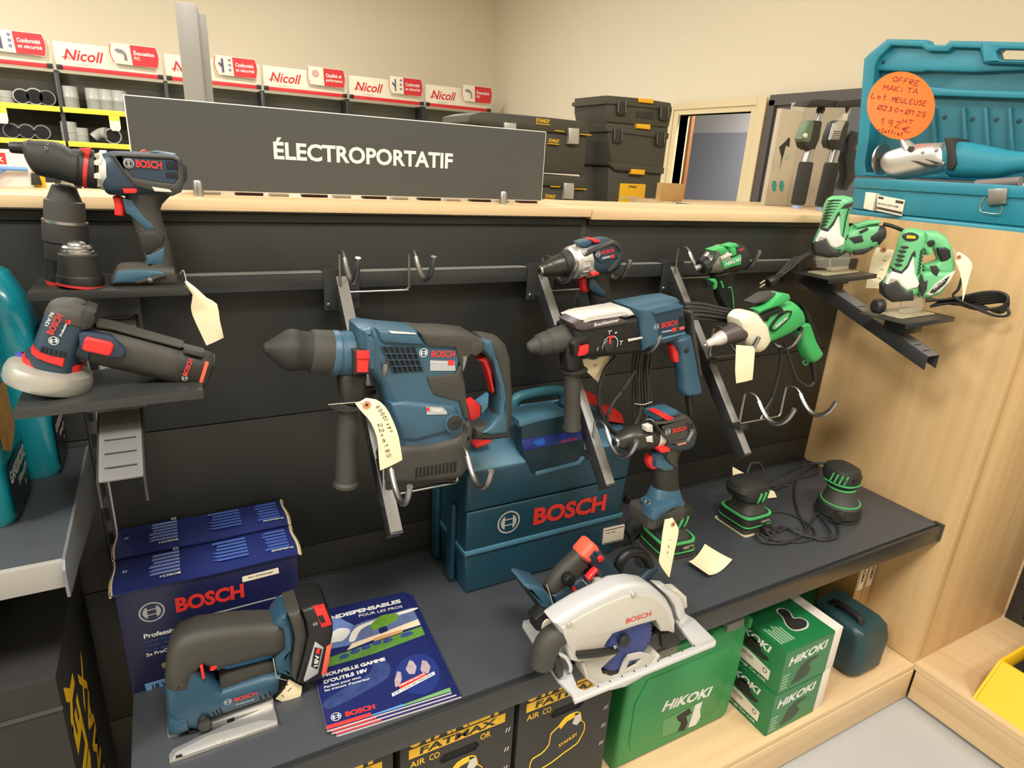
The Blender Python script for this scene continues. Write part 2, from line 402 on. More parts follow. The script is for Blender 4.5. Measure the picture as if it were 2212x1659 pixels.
# ================================================================== the room
M_wall = mat('cream_wall_paint', (228, 217, 190), 0.85, grain=0.05, gscale=200, var=0.02, vscale=0.8)
M_floor = mat('grey_vinyl_floor', (176, 176, 174), 0.5, var=0.05, vscale=3)
M_ceil = mat('white_ceiling_tile', (225, 220, 205), 0.9, var=0.02, vscale=2)
M_frame = mat('cream_door_frame', (226, 208, 165), 0.5, var=0.02)
M_char = mat('charcoal_powder_coat', (46, 47, 46), 0.34, grain=0.12, gscale=1500, var=0.05, vscale=6)
M_char2 = mat('charcoal_steel_panel', (34, 35, 32), 0.5, grain=0.1, gscale=1200, var=0.06, vscale=3)
M_slot = mat('slot_black', (8, 8, 9), 0.8, var=0)
M_woodx = wood('oak_veneer_along_x', (202, 170, 126), (222, 194, 150), (0.9, 14, 26))
M_woody = wood('oak_veneer_along_y', (198, 166, 122), (220, 192, 148), (12, 0.9, 26))
M_woodz = wood('oak_veneer_upright', (192, 157, 107), (214, 181, 131), (14, 12, 0.7))
struct('floor', box(-9, 4.6, -6, 8, -0.1, 0), M_floor, 'light grey vinyl shop floor')
struct('ceiling', box(-9, 4.6, -6, 8, 4.0, 4.1), M_ceil)
struct('wall_back', box(-9, 4.6, 7.95, 8.05, 0, 4), M_wall, 'cream painted far wall above the shelving')
struct('wall_left', box(-9.1, -9, -6, 8, 0, 4), M_wall)
struct('wall_front', box(-9, 4.6, -6.1, -6, 0, 4), M_wall)
struct('wall_right', join(box(4.5, 4.6, 3.81, 7.95, 0, 4), box(4.5, 4.6, 2.92, 3.81, 2.03, 4), box(4.5, 4.6, -6, 2.92, 0, 4)), M_wall, 'cream painted side wall with a doorway')
# door lining with a flat architrave
d1 = struct('door_1', join(box(4.47, 4.62, 3.81, 3.90, 0, 2.10, 0.004), box(4.47, 4.62, 2.86, 2.92, 0, 2.10, 0.004), box(4.47, 4.62, 2.92, 3.81, 2.03, 2.10, 0.004)), M_frame, 'cream door lining around the open doorway')
mesh_obj('architrave', join(box(4.455, 4.47, 3.87, 3.93, 0, 2.13, 0.003), box(4.455, 4.47, 2.76, 2.86, 0, 2.13, 0.003), box(4.455, 4.47, 2.86, 3.87, 2.075, 2.13, 0.003)), M_frame, d1, smooth=35)
struct('wall_corridor', join(box(5.9, 6.0, 2.0, 6.5, 0, 1.98), box(4.6, 6.0, 6.4, 6.5, 0, 2.6)), mat('blue_grey_corridor_paint', (150, 153, 166), 0.7, var=0.03, vscale=2), 'blue grey partition seen through the doorway')
struct('wall_corridor_upper', box(5.95, 6.05, 2.0, 6.5, 1.98, 2.6), mat('pale_corridor_paint', (205, 205, 208), 0.8, var=0.02))
struct('trim_1', box(4.88, 4.92, 4.06, 4.15, 0, 2.6), mat('brown_door_edge', (150, 96, 52), 0.6, var=0.15, vscale=9), 'brown edge of the far door beyond the doorway')
struct('trim_2', box(4.88, 4.92, 4.151, 4.6, 0, 2.6), mat('white_gloss_paint', (232, 230, 224), 0.5, var=0.01))
area('unseen_corridor_lamp', (5.3, 3.2, 2.55), 0.6, 0.6, 55, (1, 0.97, 0.92))  # unseen lamp, raised to brighten the room beyond the doorway
# dark framed glazed cabinet opening beside the door
M_dframe = mat('dark_bronze_frame', (86, 80, 78), 0.45, var=0.04)
w1 = struct('window_1', join(box(4.44, 4.5, 2.66, 2.72, 1.0, 2.10, 0.003), box(4.44, 4.5, 0.9, 2.72, 2.06, 2.14, 0.003), box(4.44, 4.5, 0.9, 2.72, 0.98, 1.02, 0.003), box(4.44, 4.5, 0.9, 0.96, 1.0, 2.1, 0.003)), M_dframe, 'dark frame of the glazed opening beside the doorway')
mesh_obj('window_glass', box(4.47, 4.478, 0.95, 2.67, 1.02, 2.07), mat('dim_window_glass', (96, 98, 100), 0.25, var=0.2, vscale=1.2), w1)

# ================================================================== the display gondola
gon = T('gondola_back', 'charcoal steel gondola back wall carrying the display arms', 'shelving', (0.86, 0.0, 0.0))
for (x0, x1) in ((-1.14, -0.155), (-0.135, 0.858), (0.872, 1.868)):
    for (z0, z1) in ((0.14, 0.365), (0.3665, 0.68), (0.6815, 0.9945), (0.9965, 1.374)):
        gon.add('back_panel', box(x0, x1, 0.0, 0.016, z0, z1, 0.0015), M_char2)
    gon.add('top_channel', box(x0, x1, -0.006, 0.03, 1.375, 1.3895, 0.0015), M_char2)
for x in (-0.145, 0.865):
    up = gon.add('slotted_upright', box(x-0.0095, x+0.0065, -0.001, 0.035, 0.134, 1.3885, 0.001), M_char)
    for z in [0.63+0.05*i for i in range(14)] if x < 1.8 else []:
        gon.add('upright_slot', box(x-0.0055, x+0.003, -0.0016, 0.0, z, z+0.026), M_slot, up)
# oak capping boards
single('oak_capping_board', box(-1.2, 0.868, -0.02, 0.34, 1.395, 1.4135, 0.0012), M_woodx, 'long oak capping board under the black sign', 'counter top', smooth=35)
single('oak_capping_board', box(0.869, 1.874, -0.026, 0.34, 1.390, 1.4105, 0.0012), M_woodx, 'oak capping board under the stacked black tool boxes', 'counter top', smooth=35)
# oak end panel, plinths
single('oak_end_panel', join(box(1.874, 1.912, -0.5, 0.34, 0.135, 1.41, 0.001)), M_woodz, 'upright oak end panel closing the display on the right', 'panel')
single('oak_corner_panel', box(1.9125, 2.39, -0.5, -0.475, 0.135, 1.41, 0.001), M_woodz, 'oak board facing the aisle between the end panel and the slotted gondola', 'panel')
pz = 0.133
pf = T('oak_plinth', 'low oak plinth under the shelf of green boxes', 'plinth', (0.9, -0.3, 0))
pf.add('plinth_top', box(-1.2, 1.874, -0.506, 0.0, pz-0.018, pz, 0.001), M_woodx)
pf.add('plinth_front', box(-1.2, 1.874, -0.508, -0.49, 0.012, pz-0.0185, 0.001), M_woodx)
pf2 = T('oak_plinth', 'oak plinth carrying the yellow box at the right edge', 'plinth', (2.2, -0.9, 0))
pf2.add('plinth_top', join(box(1.876, 2.9, -2.2, -0.13, pz-0.018, pz, 0.001)), M_woody)
pf2.add('plinth_front', box(1.878, 1.896, -2.2, -0.512, 0.012, pz-0.0185, 0.001), M_woody)
# side gondola at the right edge: slotted uprights
sg = T('side_gondola', 'charcoal slotted side gondola at the right edge', 'shelving', (2.42, -1.2, 0.133))
sg.add('back_panel', box(2.42, 2.44, -2.2, -0.50, 0.134, 1.38, 0.001), M_char2)
sg.add('slotted_upright', box(2.395, 2.42, -0.60, -0.505, 0.134, 1.38, 0.001), M_char)
for i in range(22): sg.add('upright_slot', box(2.3935, 2.396, -0.572, -0.55, 0.16+0.05*i, 0.182+0.05*i), M_slot)
# ---- main shelf
sh = T('steel_shelf', 'long charcoal steel shelf displaying the saws and sanders', 'shelf', (0.86, -0.23, 0.597))
sh.add('shelf_top', box(-0.13, 1.868, -0.452, -0.004, 0.570, 0.597, 0.0015), mat('charcoal_shelf_top', (63, 66, 70), 0.36, grain=0.1, gscale=1500, var=0.04, vscale=5))
sh.add('front_lip', box(-0.13, 1.871, -0.468, -0.4585, 0.548, 0.5965, 0.002), M_char)
sh.add('price_channel', box(-0.13, 1.868, -0.4585, -0.452, 0.556, 0.585), M_slot)
sh.add('end_cap', box(1.862, 1.8735, -0.47, -0.44, 0.548, 0.599, 0.002), M_char)
sh.add('rear_seam', box(-0.13, 1.868, -0.006, -0.003, 0.597, 0.6035, 0.001), M_char)
# ---- shelf of the next bay on the left
ls = T('steel_shelf', 'grey steel shelf holding the teal grinder bags at left', 'shelf', (-0.65, -0.2, 0.985))
ls.add('shelf_top', box(-1.14, -0.158, -0.366, -0.004, 0.965, 0.985, 0.0015), MATS['charcoal_shelf_top'])
ls.add('front_lip', box(-1.14, -0.160, -0.376, -0.3665, 0.945, 0.984, 0.0012), mat('pale_grey_price_rail', (150, 147, 140), 0.45, var=0.04))
ls.add('side_bracket', slab(Pl.axes((-0.157, 0, 0), (0, -1, 0), (0, 0, 1)), [(0.004, 0.90), (0.02, 0.88), (0.30, 0.925), (0.385, 0.935), (0.385, 0.975), (0.375, 0.986), (0.004, 0.986)], -0.001, 0.003, 0.0005), mat('grey_bracket_steel', (104, 106, 108), 0.4, metal=0.0, var=0.04))

# ---- horizontal display rail
rl = T('display_rail', 'horizontal charcoal steel tube the display arms hook onto', 'rail', (0.86, -0.02, 1.256))
rl.add('rail_top_sheen', box(-0.13, 1.864, -0.0315, -0.0065, 1.286, 1.2872, 0.0003), mat('rail_sheen_grey', (138, 136, 128), 0.4, metal=0.2, var=0.05))  # thin pale strip painting the bright sheen along the rail top
rl.add('rail_tube', box(-0.13, 1.864, -0.032, -0.006, 1.255, 1.286, 0.002), M_char)
for x in (-0.1, 0.6, 1.3, 1.83): rl.add('wall_spacer', box(x, x+0.03, -0.0065, -0.001, 1.258, 1.283), M_slot)
# ================================================================== display arms, wire hooks, trays
M_steel = mat('brushed_steel', (176, 174, 170), 0.3, metal=0.9, var=0.04)
M_chrome = mat('chromed_wire', (168, 168, 164), 0.34, metal=1.0, var=0.02)
M_armtop = mat('arm_top_sheen_grey', (126, 124, 119), 0.3, var=0.06, vscale=20)  # overhead sheen on the charcoal arms, put into a lighter top colour
M_screw = mat('bright_screw', (205, 205, 200), 0.25, metal=1.0, var=0)
AY0, AZ0, AY1, AZ1 = -0.034, 1.281, -0.362, 0.907
def arm(x, label):
    t = T('sloping_hook_bracket', label, 'bracket', (x, -0.03, 1.2), 'sloping display arms')
    d = Vector((0, AY0-AY1, AZ0-AZ1)); L = d.length
    pl = Pl.axes((x, AY1, AZ1), (1, 0, 0), d)                 # n points up and towards the aisle
    t.add('sloping_bar', slab(pl, [(-0.011, 0), (0.011, 0), (0.011, L), (-0.011, L)], -0.03, 0.0, 0.0015), M_char)
    t.add('bar_top_face', slab(pl, [(-0.0105, 0.001), (0.0105, 0.001), (0.0105, L-0.002), (-0.0105, L-0.002)], 0.0, 0.0008, 0.0003), M_armtop)
    t.add('end_cap', slab(pl, [(-0.011, -0.003), (0.011, -0.003), (0.011, 0), (-0.011, 0)], -0.034, 0.001, 0.0008), M_char)
    cl = t.add('rail_clamp', slab(Pl.axes((x, -0.0, 0), (0, -1, 0), (0, 0, 1)), [(0.003, 1.288), (0.003, 1.291), (0.0365, 1.291), (0.0365, 1.215), (0.0335, 1.215), (0.0335, 1.288)], -0.034, 0.034, 0.0006), M_char)
    for sx in (-0.026,):
        t.add('clamp_screw', lathe((x+sx, -0.0365, 1.226), (x+sx, -0.042, 1.226), [(0, .004), (.8, .004), (1, .003)], 10), M_screw, cl)
        t.add('screw_tail', lathe((x+sx, -0.0335, 1.226), (x+sx, -0.012, 1.229), [(0, .0022), (1, .0022)], 8), M_screw, cl)
    return t
arm(0.292, 'sloping charcoal display arm carrying the large hammer drill')
arm(0.735, 'sloping charcoal display arm carrying both blue drills and the corded hammer')
arm(1.122, 'sloping charcoal display arm carrying the green impact driver')
def hook(x, yb, zb, label, span=0.136, x0=None):
    t = T('wire_hook', label, 'hook', (x, yb, zb), 'double wire hooks on the display arms')
    off = [(0, 0), (0, 0.055), (-0.004, 0.073), (-0.03, 0.075), (-0.045, 0.062)]
    u = [(-0.040, 0.066), (-0.052, 0.052), (-0.070, 0.038), (-0.088, 0.033), (-0.107, 0.040), (-0.122, 0.058), (-0.131, 0.081)]
    xa, xb = x-0.006, x-0.006+span
    t.add('cross_wire', tube([(xa, yb, zb+0.006), (xa+0.004, yb, zb+0.001), (xa+0.012, yb, zb)]+[(xb-0.012, yb, zb), (xb-0.004, yb, zb+0.001), (xb, yb, zb+0.006)], 0.0022, 8, 3), M_chrome)
    t.add('arm_saddle', box(x-0.013, x+0.013, yb-0.012, yb+0.028, zb-0.012, zb-0.0025, 0.001), M_char)
    for xx in (xa, xb):
        t.add('riser_wire', tube([(xx, yb+a, zb+b+0.004) for a, b in off], 0.0027, 8, 3), M_chrome)
        t.add('prong', tube([(xx, yb+a, zb+b+0.004) for a, b in u], 0.0052, 10, 3), M_chrome)
hook(0.292, -0.050, 1.251, 'empty wire hook just above the large hammer drill')
hook(0.292, -0.199, 1.111, 'wire hook cradling the large hammer drill')
hook(0.292, -0.312, 0.950, 'empty wire hook below the large hammer drill')
hook(0.735, -0.050, 1.236, 'wire hook cradling the drill with the ribbed silver collar')
hook(0.735, -0.172, 1.106, 'wire hook cradling the corded hammer')
hook(0.735, -0.297, 0.946, 'wire hook cradling the drill above the palm sander')
hook(1.122, -0.050, 1.252, 'wire hook cradling the green impact driver')
hook(1.122, -0.205, 1.090, 'wire hook cradling the green drywall screwdriver')
hook(1.122, -0.327, 0.968, 'empty wire hook beside the oak end panel')
# slotted channel brackets with two tilted trays each
def channel(xc, label):
    t = T('channel_bracket', label, 'bracket', (xc, -0.03, 1.2), 'slotted channel brackets')
    d = Vector((0, 1, 0.364)).normalized(); L = 0.405
    pl = Pl.axes((xc, -0.44, 1.118), (1, 0, 0), d)
    hw = 0.024
    t.add('channel_top', slab(pl, [(-hw, 0), (hw, 0), (hw, L), (-hw, L)], -0.003, 0.0, 0.001, holes=[[(-0.017, w), (0.017, w), (0.017, w+0.003), (-0.017, w+0.003)] for w in (0.02, 0.045, 0.07, 0.17, 0.195, 0.22, 0.30, 0.325, 0.35)]), mat('grey_channel_steel', (112, 112, 112), 0.35, metal=0.2, var=0.04))
    for s in (-1, 1):
        t.add('channel_side', slab(Pl.axes((xc+s*hw, 0, 0), (0, -1, 0), (0, 0, 1)), [(0.44, 1.118), (0.44, 1.083), (0.035, 1.230), (0.035, 1.265)], -0.0015, 0.0015, 0.0005), M_char)
    t.add('rail_clamp', slab(Pl.axes((xc, 0, 0), (0, -1, 0), (0, 0, 1)), [(0.003, 1.288), (0.003, 1.2905), (0.0365, 1.2905), (0.0365, 1.20), (0.0335, 1.20), (0.0335, 1.288)], -0.03, 0.03, 0.0006), M_char)
    return t
channel(-0.075, 'slotted channel bracket under the small angle grinder')
channel(1.620, 'slotted channel bracket under the two green jigsaws')
def tray(xc, yf, zf, label, tilt=0.0, back=0.11, slope=0.0, zpost=0.05, wd=0.2):
    t = T('display_tray', label, 'tray', (xc, yf+back/2, zf), 'small tilted display trays')
    u = Vector((1, 0, math.tan(math.radians(tilt)))); w = Vector((0, 1, math.tan(math.radians(slope))))
    pl = Pl.axes((xc, yf, zf), u, w); h = wd/2                  # n up
    t.add('tray_plate', slab(pl, [(-h, 0), (h, 0), (h, back), (-h, back)], -0.003, 0, 0.001), M_char)
    t.add('front_flange', slab(Pl.axes((xc, yf-0.0005, zf), u, (0, 0, 1)), [(-h, -0.012), (h, -0.012), (h, 0.0), (-h, 0.0)], 0.0, 0.003, 0.001), M_char)
    # post drops to the channel top surface
    zc = 1.118+0.364*(yf+back*0.55+0.44)
    t.add('tray_post', box(xc-0.033, xc+0.033, yf+back*0.25, yf+back*0.75, zc+0.006, zf+slope*0.001-0.003, 0.001), M_char)
    t.add('post_foot', box(xc-0.0235, xc+0.0235, yf+back*0.3, yf+back*0.8, zc-0.004+0.006, zc+0.006, 0.0008), M_char)
    return pl
TR_L1 = tray(-0.075, -0.165, 1.293, 'display tray under the blue drill with the angle head', 0.0, 0.12)
TR_L2 = tray(-0.075, -0.38, 1.199, 'display tray under the small angle grinder', 0.4, 0.13)
TR_R1 = tray(1.62, -0.187, 1.266, 'display tray under the rear green jigsaw', 2.6, 0.12)
TR_R2 = tray(1.62, -0.41, 1.199, 'display tray under the front green jigsaw', 1.6, 0.12)
# ================================================================== tools: shared finishes
M_blue = mat('tool_blue', (52, 86, 105), 0.42, grain=0.15, gscale=2500, var=0.05, vscale=30)
M_blued = mat('tool_dark_blue', (38, 58, 72), 0.45, grain=0.12, gscale=2500, var=0.05, vscale=30)
M_navy = mat('tool_navy_panel', (40, 56, 74), 0.4, var=0.05)
M_rub = mat('grey_rubber', (58, 56, 50), 0.6, grain=0.3, gscale=3000, var=0.06, vscale=40)
M_rubd = mat('dark_rubber', (37, 36, 32), 0.6, grain=0.3, gscale=3000, var=0.06, vscale=40)
M_blk = mat('black_plastic', (26, 26, 24), 0.45, grain=0.1, gscale=2500, var=0.05)
M_red = mat('tool_red', (222, 44, 40), 0.4, var=0.03)
M_redt = mat('print_red', (216, 52, 44), 0.5, var=0)
M_wht = mat('print_white', (222, 222, 216), 0.5, var=0)
M_sil = mat('print_silver', (170, 172, 172), 0.4, var=0)
M_alu = mat('cast_aluminium', (205, 203, 198), 0.38, metal=0.75, grain=0.1, gscale=1800, var=0.04, vscale=25)
M_lgrey = mat('pale_grey_plastic', (200, 197, 184), 0.45, var=0.03)
M_paper = mat('cream_tag_card', (244, 230, 190), 0.75, var=0.03, vscale=30)
M_ink = mat('tag_ink', (70, 60, 50), 0.8, var=0)
M_eye = mat('tag_eyelet', (196, 128, 92), 0.7, var=0.05)
M_str = mat('tag_string', (196, 190, 170), 0.8, var=0)
M_pink = mat('print_orange_red', (232, 96, 70), 0.5, var=0)
def up(txt): return [float(q) for q in txt.split()]
def paper(pl, left, right, t0=0.0, bow=0.0, th=0.0004):
    """card between two photo edges, bowed out in depth"""
    L = smooth_poly(pl.P(left, t0), 3, False); R = smooth_poly(pl.P(right, t0), 3, False)
    def samp(c, b):
        q = b*(len(c)-1); i = min(int(q), len(c)-2); f = q-i
        return (c[i][0]+(c[i+1][0]-c[i][0])*f, c[i][1]+(c[i+1][1]-c[i][1])*f)
    def fn(a, b):
        p, q = samp(L, b), samp(R, b)
        return pl.pt(p[0]+(q[0]-p[0])*a, p[1]+(q[1]-p[1])*a, t0+bow*math.sin(math.pi*b)+0.35*bow*math.sin(math.pi*a))
    return quadpatch(fn, 6, 12, th)
def price_tag(label, pl, left, right, t0, bow, eye=None, string=None, writing=(), group='cream card price tags'):
    a = up(left); top = pl.X(a[0], a[1], t0)
    t = T('price_tag', label, 'tag', top, group)
    t.add('card', paper(pl, left, right, t0, bow), M_paper)
    if eye:
        ex, ey, er = eye; u, w = pl.uv(ex, ey, t0); k = (pl.X(ex, ey, t0)-CAM).dot(FWD)/FPX
        q = t.add('eyelet_ring', ring(pl, u, w, er*k*0.3, er*k, t0+bow*1.2+0.0008), M_eye)
        t.add('eyelet_hole', ring(pl, u, w, 0.0001, er*k*0.34, t0+bow*1.2+0.001), M_blk, q)
    if string: t.add('string', tube([pl.X(x, y, d) for x, y, d in string], 0.0006, 6, 4), M_str)
    for s, p0, p1, h in writing: t.add('handwriting', hand(pl, s, p0, p1, h, t0+bow*1.36+0.0006), M_ink)
    return t

# ================================================================== large cordless hammer drill on the first arm
PH = Pl((0.3, -0.325, 1.15))
rh = T('hammer_drill', 'large blue and grey cordless hammer drill with a side handle', 'power tool', (0.33, -0.285, 0.99))
rh.add('chuck_nose', plathe(PH, 570, 752, 668, 759, [(0, 9), (.02, 13), (.07, 14), (.1, 18), (.25, 29), (.45, 43), (.55, 46), (.7, 46), (.74, 43.5), (1, 42.5)], -0.04, 32), M_rubd)
rh.add('chuck_bore', plathe(PH, 569, 752, 572, 752, [(0, 8), (1, 8)], -0.04, 16), M_blk)
rh.add('chuck_sleeve', plathe(PH, 668, 759, 713, 762, [(0, 44), (.08, 48), (.9, 49), (1, 48)], -0.04, 32), M_rub)
rh.add('blue_collar', plathe(PH, 712, 762, 755, 765, [(0, 47), (.1, 50), (.35, 50), (.4, 47.5), (.5, 47.5), (.55, 50), (1, 50)], -0.04, 32), M_blue)
rh.add('clamp_band', plathe(PH, 753, 765, 788, 766, [(0, 47), (.05, 47), (1, 47)], -0.04, 32), M_rubd)
rh.add('housing', pslab(PH, '778 712 795 709 812 709 836 712 900 717 928 721 985 722 1030 727 1042 738 1045 751 1021 764 1002 780 998 805 1006 831 1009 866 1018 912 1024 940 1016 972 990 985 900 985 868 985 860 948 850 900 838 868 824 835 805 812 786 806 778 790', -0.082, 0.0, 0.017, 4), M_blue)
rh.add('gear_cover', pslab(PH, '786 716 806 712 812 722 812 806 800 812 790 806', -0.09, 0.006, 0.014, 3), M_blue)
rh.add('top_ridge', pslab(PH, '815 712 836 712 904 719 921 748 830 745 820 735', -0.06, 0.006, 0.009, 3), M_blue)
rh.add('top_label', pflat(PH, '838 714 896 719 900 722 868 721 846 720', 0.0068), M_wht, label='white sticker on top of the housing')
rh.add('rear_cover', pslab(PH, '907 719 928 722 985 723 1032 728 1043 740 1045 752 1022 765 1003 781 997 790 985 752 925 749 916 737', -0.075, 0.006, 0.005, 2), M_rub)
rh.add('bellows', pslab(PH, '1018 738 1046 736 1049 756 1030 771 1016 766', -0.07, 0.008, 0.005, 2), M_rub)
rh.add('side_grip_panel', pslab(PH, '921 814 985 806 998 786 1001 806 1007 832 1010 866 1017 905 1004 906 992 868 938 855 928 836', -0.03, 0.004, 0.006, 2), M_rub)
rh.add('dust_panel', pslab(PH, '842 872 880 866 940 872 988 878 996 905 980 935 900 958 868 955', -0.03, 0.006, 0.012, 3), M_blue)
rh.add('base_cover', pslab(PH, '866 968 900 964 936 961 984 950 1001 935 1003 915 1018 912 1027 924 1025 955 1018 975 1014 1000 1016 1015 1001 1034 986 1040 935 1045 875 1048 838 1046 836 1010 852 990', -0.085, 0.008, 0.014, 4), M_rub)
rh.add('base_foot', pslab(PH, '826 1012 850 1000 990 1036 998 1042 905 1056 838 1072 828 1064', -0.08, -0.01, 0.008, 2), M_rubd)
for i in range(11):
    x = 899+8.3*i; y = 1020-1.3*i
    rh.add('air_slot', pslab(PH, f'{x-2} {y+13} {x+3} {y+12} {x+4.5} {y-10} {x-0.5} {y-9}', 0.006, 0.0088, 0.0003), M_slot)
rh.add('handle', pslab(PH, '1040 726 1060 727 1083 732 1099 748 1108 779 1112 844 1112 896 1106 950 1064 956 1026 955 1024 925 1060 921 1074 908 1080 890 1081 862 1077 831 1066 790 1052 770 1036 760', -0.066, -0.016, 0.016, 4), M_rub)
rh.add('handle_core', pslab(PH, '1043 733 1066 737 1072 760 1080 800 1096 845 1100 900 1100 938 1060 944 1040 936 1064 920 1080 900 1083 862 1079 830 1067 785 1052 766 1042 756', -0.069, -0.0125, 0.008, 3), M_blue)
rh.add('trigger', pslab(PH, '1034 779 1047 771 1057 776 1064 805 1069 848 1065 851 1060 831 1052 800 1044 783', -0.052, -0.028, 0.004, 2), M_red)
g = rh.add('vent_recess', pslab(PH, '824 749 897 751 914 802 850 806', -0.004, 0.0012, 0.0006), M_slot)
for i in range(7):
    f = i/6; x0, y0 = 825+72*f, 749.5+2*f; x1, y1 = 851+63*f, 805-3*f
    rh.add('vent_bar', pslab(PH, f'{x0-1.6} {y0} {x0+1.6} {y0} {x1+1.6} {y1} {x1-1.6} {y1}', 0.0, 0.0035, 0.0006), M_blued, g)
for f in (0.27, 0.52, 0.77):
    rh.add('vent_bar', pslab(PH, f'{824+26*f} {749+56*f-1.5} {897+17*f} {751+51*f-1.5} {897+17*f} {751+51*f+1.5} {824+26*f} {749+56*f+1.5}', 0.0, 0.0032, 0.0006), M_blued, g)
pn = rh.add('name_panel', pflat(PH, '928 752 998 755 984 800 930 803', 0.0005), M_blue)
rh.add('brand_lettering', text(PH, 'BOSCH', (931, 771), (982, 771.5), 13.5, 0.0015, 0.03), M_redt)
rh.add('emblem', emblem(PH, 915, 762, 10, 0.0015), M_wht)
rh.add('model_strip', pflat(PH, '929 778 982 780 984 801 929 801', 0.0012), M_sil)
rh.add('model_lettering', text(PH, 'Professional', (931, 784), (966, 785), 4, 0.0018, 0.02), M_wht)
rh.add('red_square', pflat(PH, '968 778 981 778 981 789 968 789', 0.0018), M_redt)
rh.add('small_strip', pflat(PH, '920 878 956 880 965 888 966 895 922 896', 0.0072), M_sil)
rh.add('small_red', pflat(PH, '921 880 928 880 928 889 921 888', 0.0076), M_redt)
rh.add('turbo_lettering', text(PH, 'TURBO', (931, 889), (955, 890), 7, 0.0076, 0.03), M_wht)
kb = rh.add('knob_collar', disc(PH, 982, 916, 0.0175, -0.004, 0.0095, 28, 0.002), M_blue)
kn = rh.add('mode_knob', disc(PH, 984, 915, 0.0135, 0.008, 0.0135, 28, 0.0015), M_rubd)
rh.add('knob_mark', pflat(PH, '976 914 991 911 991 914 976 917', 0.0139), M_slot, kn)
rh.add('handle_clamp', pslab(PH, '764 757 802 757 804 808 764 811', -0.09, 0.006, 0.004, 2), M_rubd)
rh.add('clamp_lever', join(pslab(PH, '772 760 799 759 799 776 772 776', 0.004, 0.013, 0.002), pslab(PH, '772 775 798 775 796 805 772 805', 0.004, 0.0105, 0.002)), M_red)
rh.add('clamp_strap', loft(PH, [(728, 806, 788, 808, .022, -.035), (732, 835, 786, 838, .02, -.032), (735, 862, 782, 866, .018, -.03)], 18, 4), M_rubd)
rh.add('grip_guard', plathe(PH, 752, 874, 752, 880, [(0, 30), (.4, 37), (1, 24)], -0.03, 28), M_rubd)
rh.add('side_grip', plathe(PH, 753, 862, 747, 1050, [(0, 16), (.1, 20), (.2, 21), (.4, 23), (.6, 22), (.75, 24), (.93, 23), (.955, 27), (.985, 27), (1, 24)], -0.03, 28), M_rub)
price_tag('handwritten cream tag tied to the large hammer drill', PH, '767 871 780 888 798 908 813 944 817 985 821 1016', '790 860 815 863 837 886 856 930 864 965 869 993', 0.03, 0.004, (790, 872, 9), [(709, 874, 0.0), (745, 871, 0.012), (775, 869, 0.031), (788, 872, 0.036)],
  [('6000lspc', (812, 878), (846, 936), 9), ('22cm185', (816, 916), (837, 990), 9)])

# ================================================================== drill with the angle head on the upper left tray
PD = Pl((-0.07, -0.140, 1.36))
t1 = T('cordless_drill', 'blue cordless drill with a black angle head on the upper tray', 'power tool', (-0.02, -0.11, 1.293))
tc = -0.03
t1.add('bit_holder', plathe(PD, 20, 318, 58, 320, [(0, 10), (.1, 12), (1, 13)], tc, 20), M_blk)
t1.add('angle_head', loft(PD, [(56, 305, 52, 331, .016, tc), (62, 301, 60, 352, .021, tc), (72, 303, 80, 378, .024, tc), (110, 305, 118, 386, .026, tc), (135, 311, 140, 392, .027, tc), (155, 324, 154, 396, .028, tc), (170, 327, 168, 398, .028, tc)], 22, 2.4, 2), M_rubd)
t1.add('head_mark', hand(PD, '8', (97, 321), (103, 322), 14, -0.0015, 0.0008), M_wht)
t1.add('torque_ring', plathe(PD, 156, 361, 207, 366, [(0, 36), (.05, 38), (1, 40)], tc, 32), M_rubd)
t1.add('red_band', plathe(PD, 183, 363, 192, 365, [(0, 40.2), (1, 40.4)], tc, 32), M_redt)
t1.add('red_marker', pslab(PD, '170 320 196 320 192 338 180 330', -0.02, -0.002, 0.002), M_redt)
cg = t1.add('collar_ring', plathe(PD, 216, 367, 232, 369, [(0, 39), (.1, 41), (1, 42)], tc, 32), M_lgrey)
for (a, b, d) in ((331, 340, -0.0145), (346, 357, -0.0032), (374, 386, -0.0028)):
    t1.add('collar_tooth', pslab(PD, f'{203} {a+1} {220} {a-3} {220} {b+3} {203} {b-1}', -0.03, d, 0.001), M_lgrey, cg)
t1.add('housing', loft(PD, [(232, 328, 226, 408, .026, tc), (250, 326, 236, 420, .029, tc), (290, 327, 285, 424, .03, tc), (330, 327, 335, 424, .03, tc), (365, 328, 372, 416, .029, tc), (385, 337, 392, 408, .027, tc), (394, 350, 397, 396, .022, tc)], 24, 3.2, 2), M_blued)
t1.add('rubber_frame', pslab(PD, '236 334 262 330 372 336 388 343 397 360 398 395 392 415 372 424 330 414 290 402 268 378 250 352', -0.012, 0.0025, 0.004, 2, holes=['256 340 374 346 382 352 384 384 376 396 330 390 288 382 276 366']), M_rub)
t1.add('side_panel', pflat(PD, '256 340 374 346 382 352 384 384 376 396 330 390 288 382 276 366', 0.0008), M_navy)
t1.add('brand_lettering', text(PD, 'BOSCH', (294, 360.5), (350, 364.5), 14.5, 0.0032, 0.03), M_redt)
t1.add('emblem_disc', disc(PD, 278, 353, 0.0068, 0.0, 0.0028, 24, 0.0003), M_sil)
t1.add('emblem', emblem(PD, 278, 353, 8, 0.0033), M_slot)
for i in range(4):
    for (a, b) in ((348, 366), (372, 385)):
        x = 357+6*i
        t1.add('air_slot', pslab(PD, f'{x} {a} {x+4} {a+1} {x+8} {b} {x+4} {b}', 0.0, 0.002, 0.0003), M_slot)
t1.add('gear_switch', pslab(PD, '300 330 308 323 314 323 318 331', -0.04, -0.02, 0.002), M_red)
t1.add('top_pad', pslab(PD, '325 327 338 325 380 332 384 338 330 332', -0.045, -0.014, 0.003), M_blue)
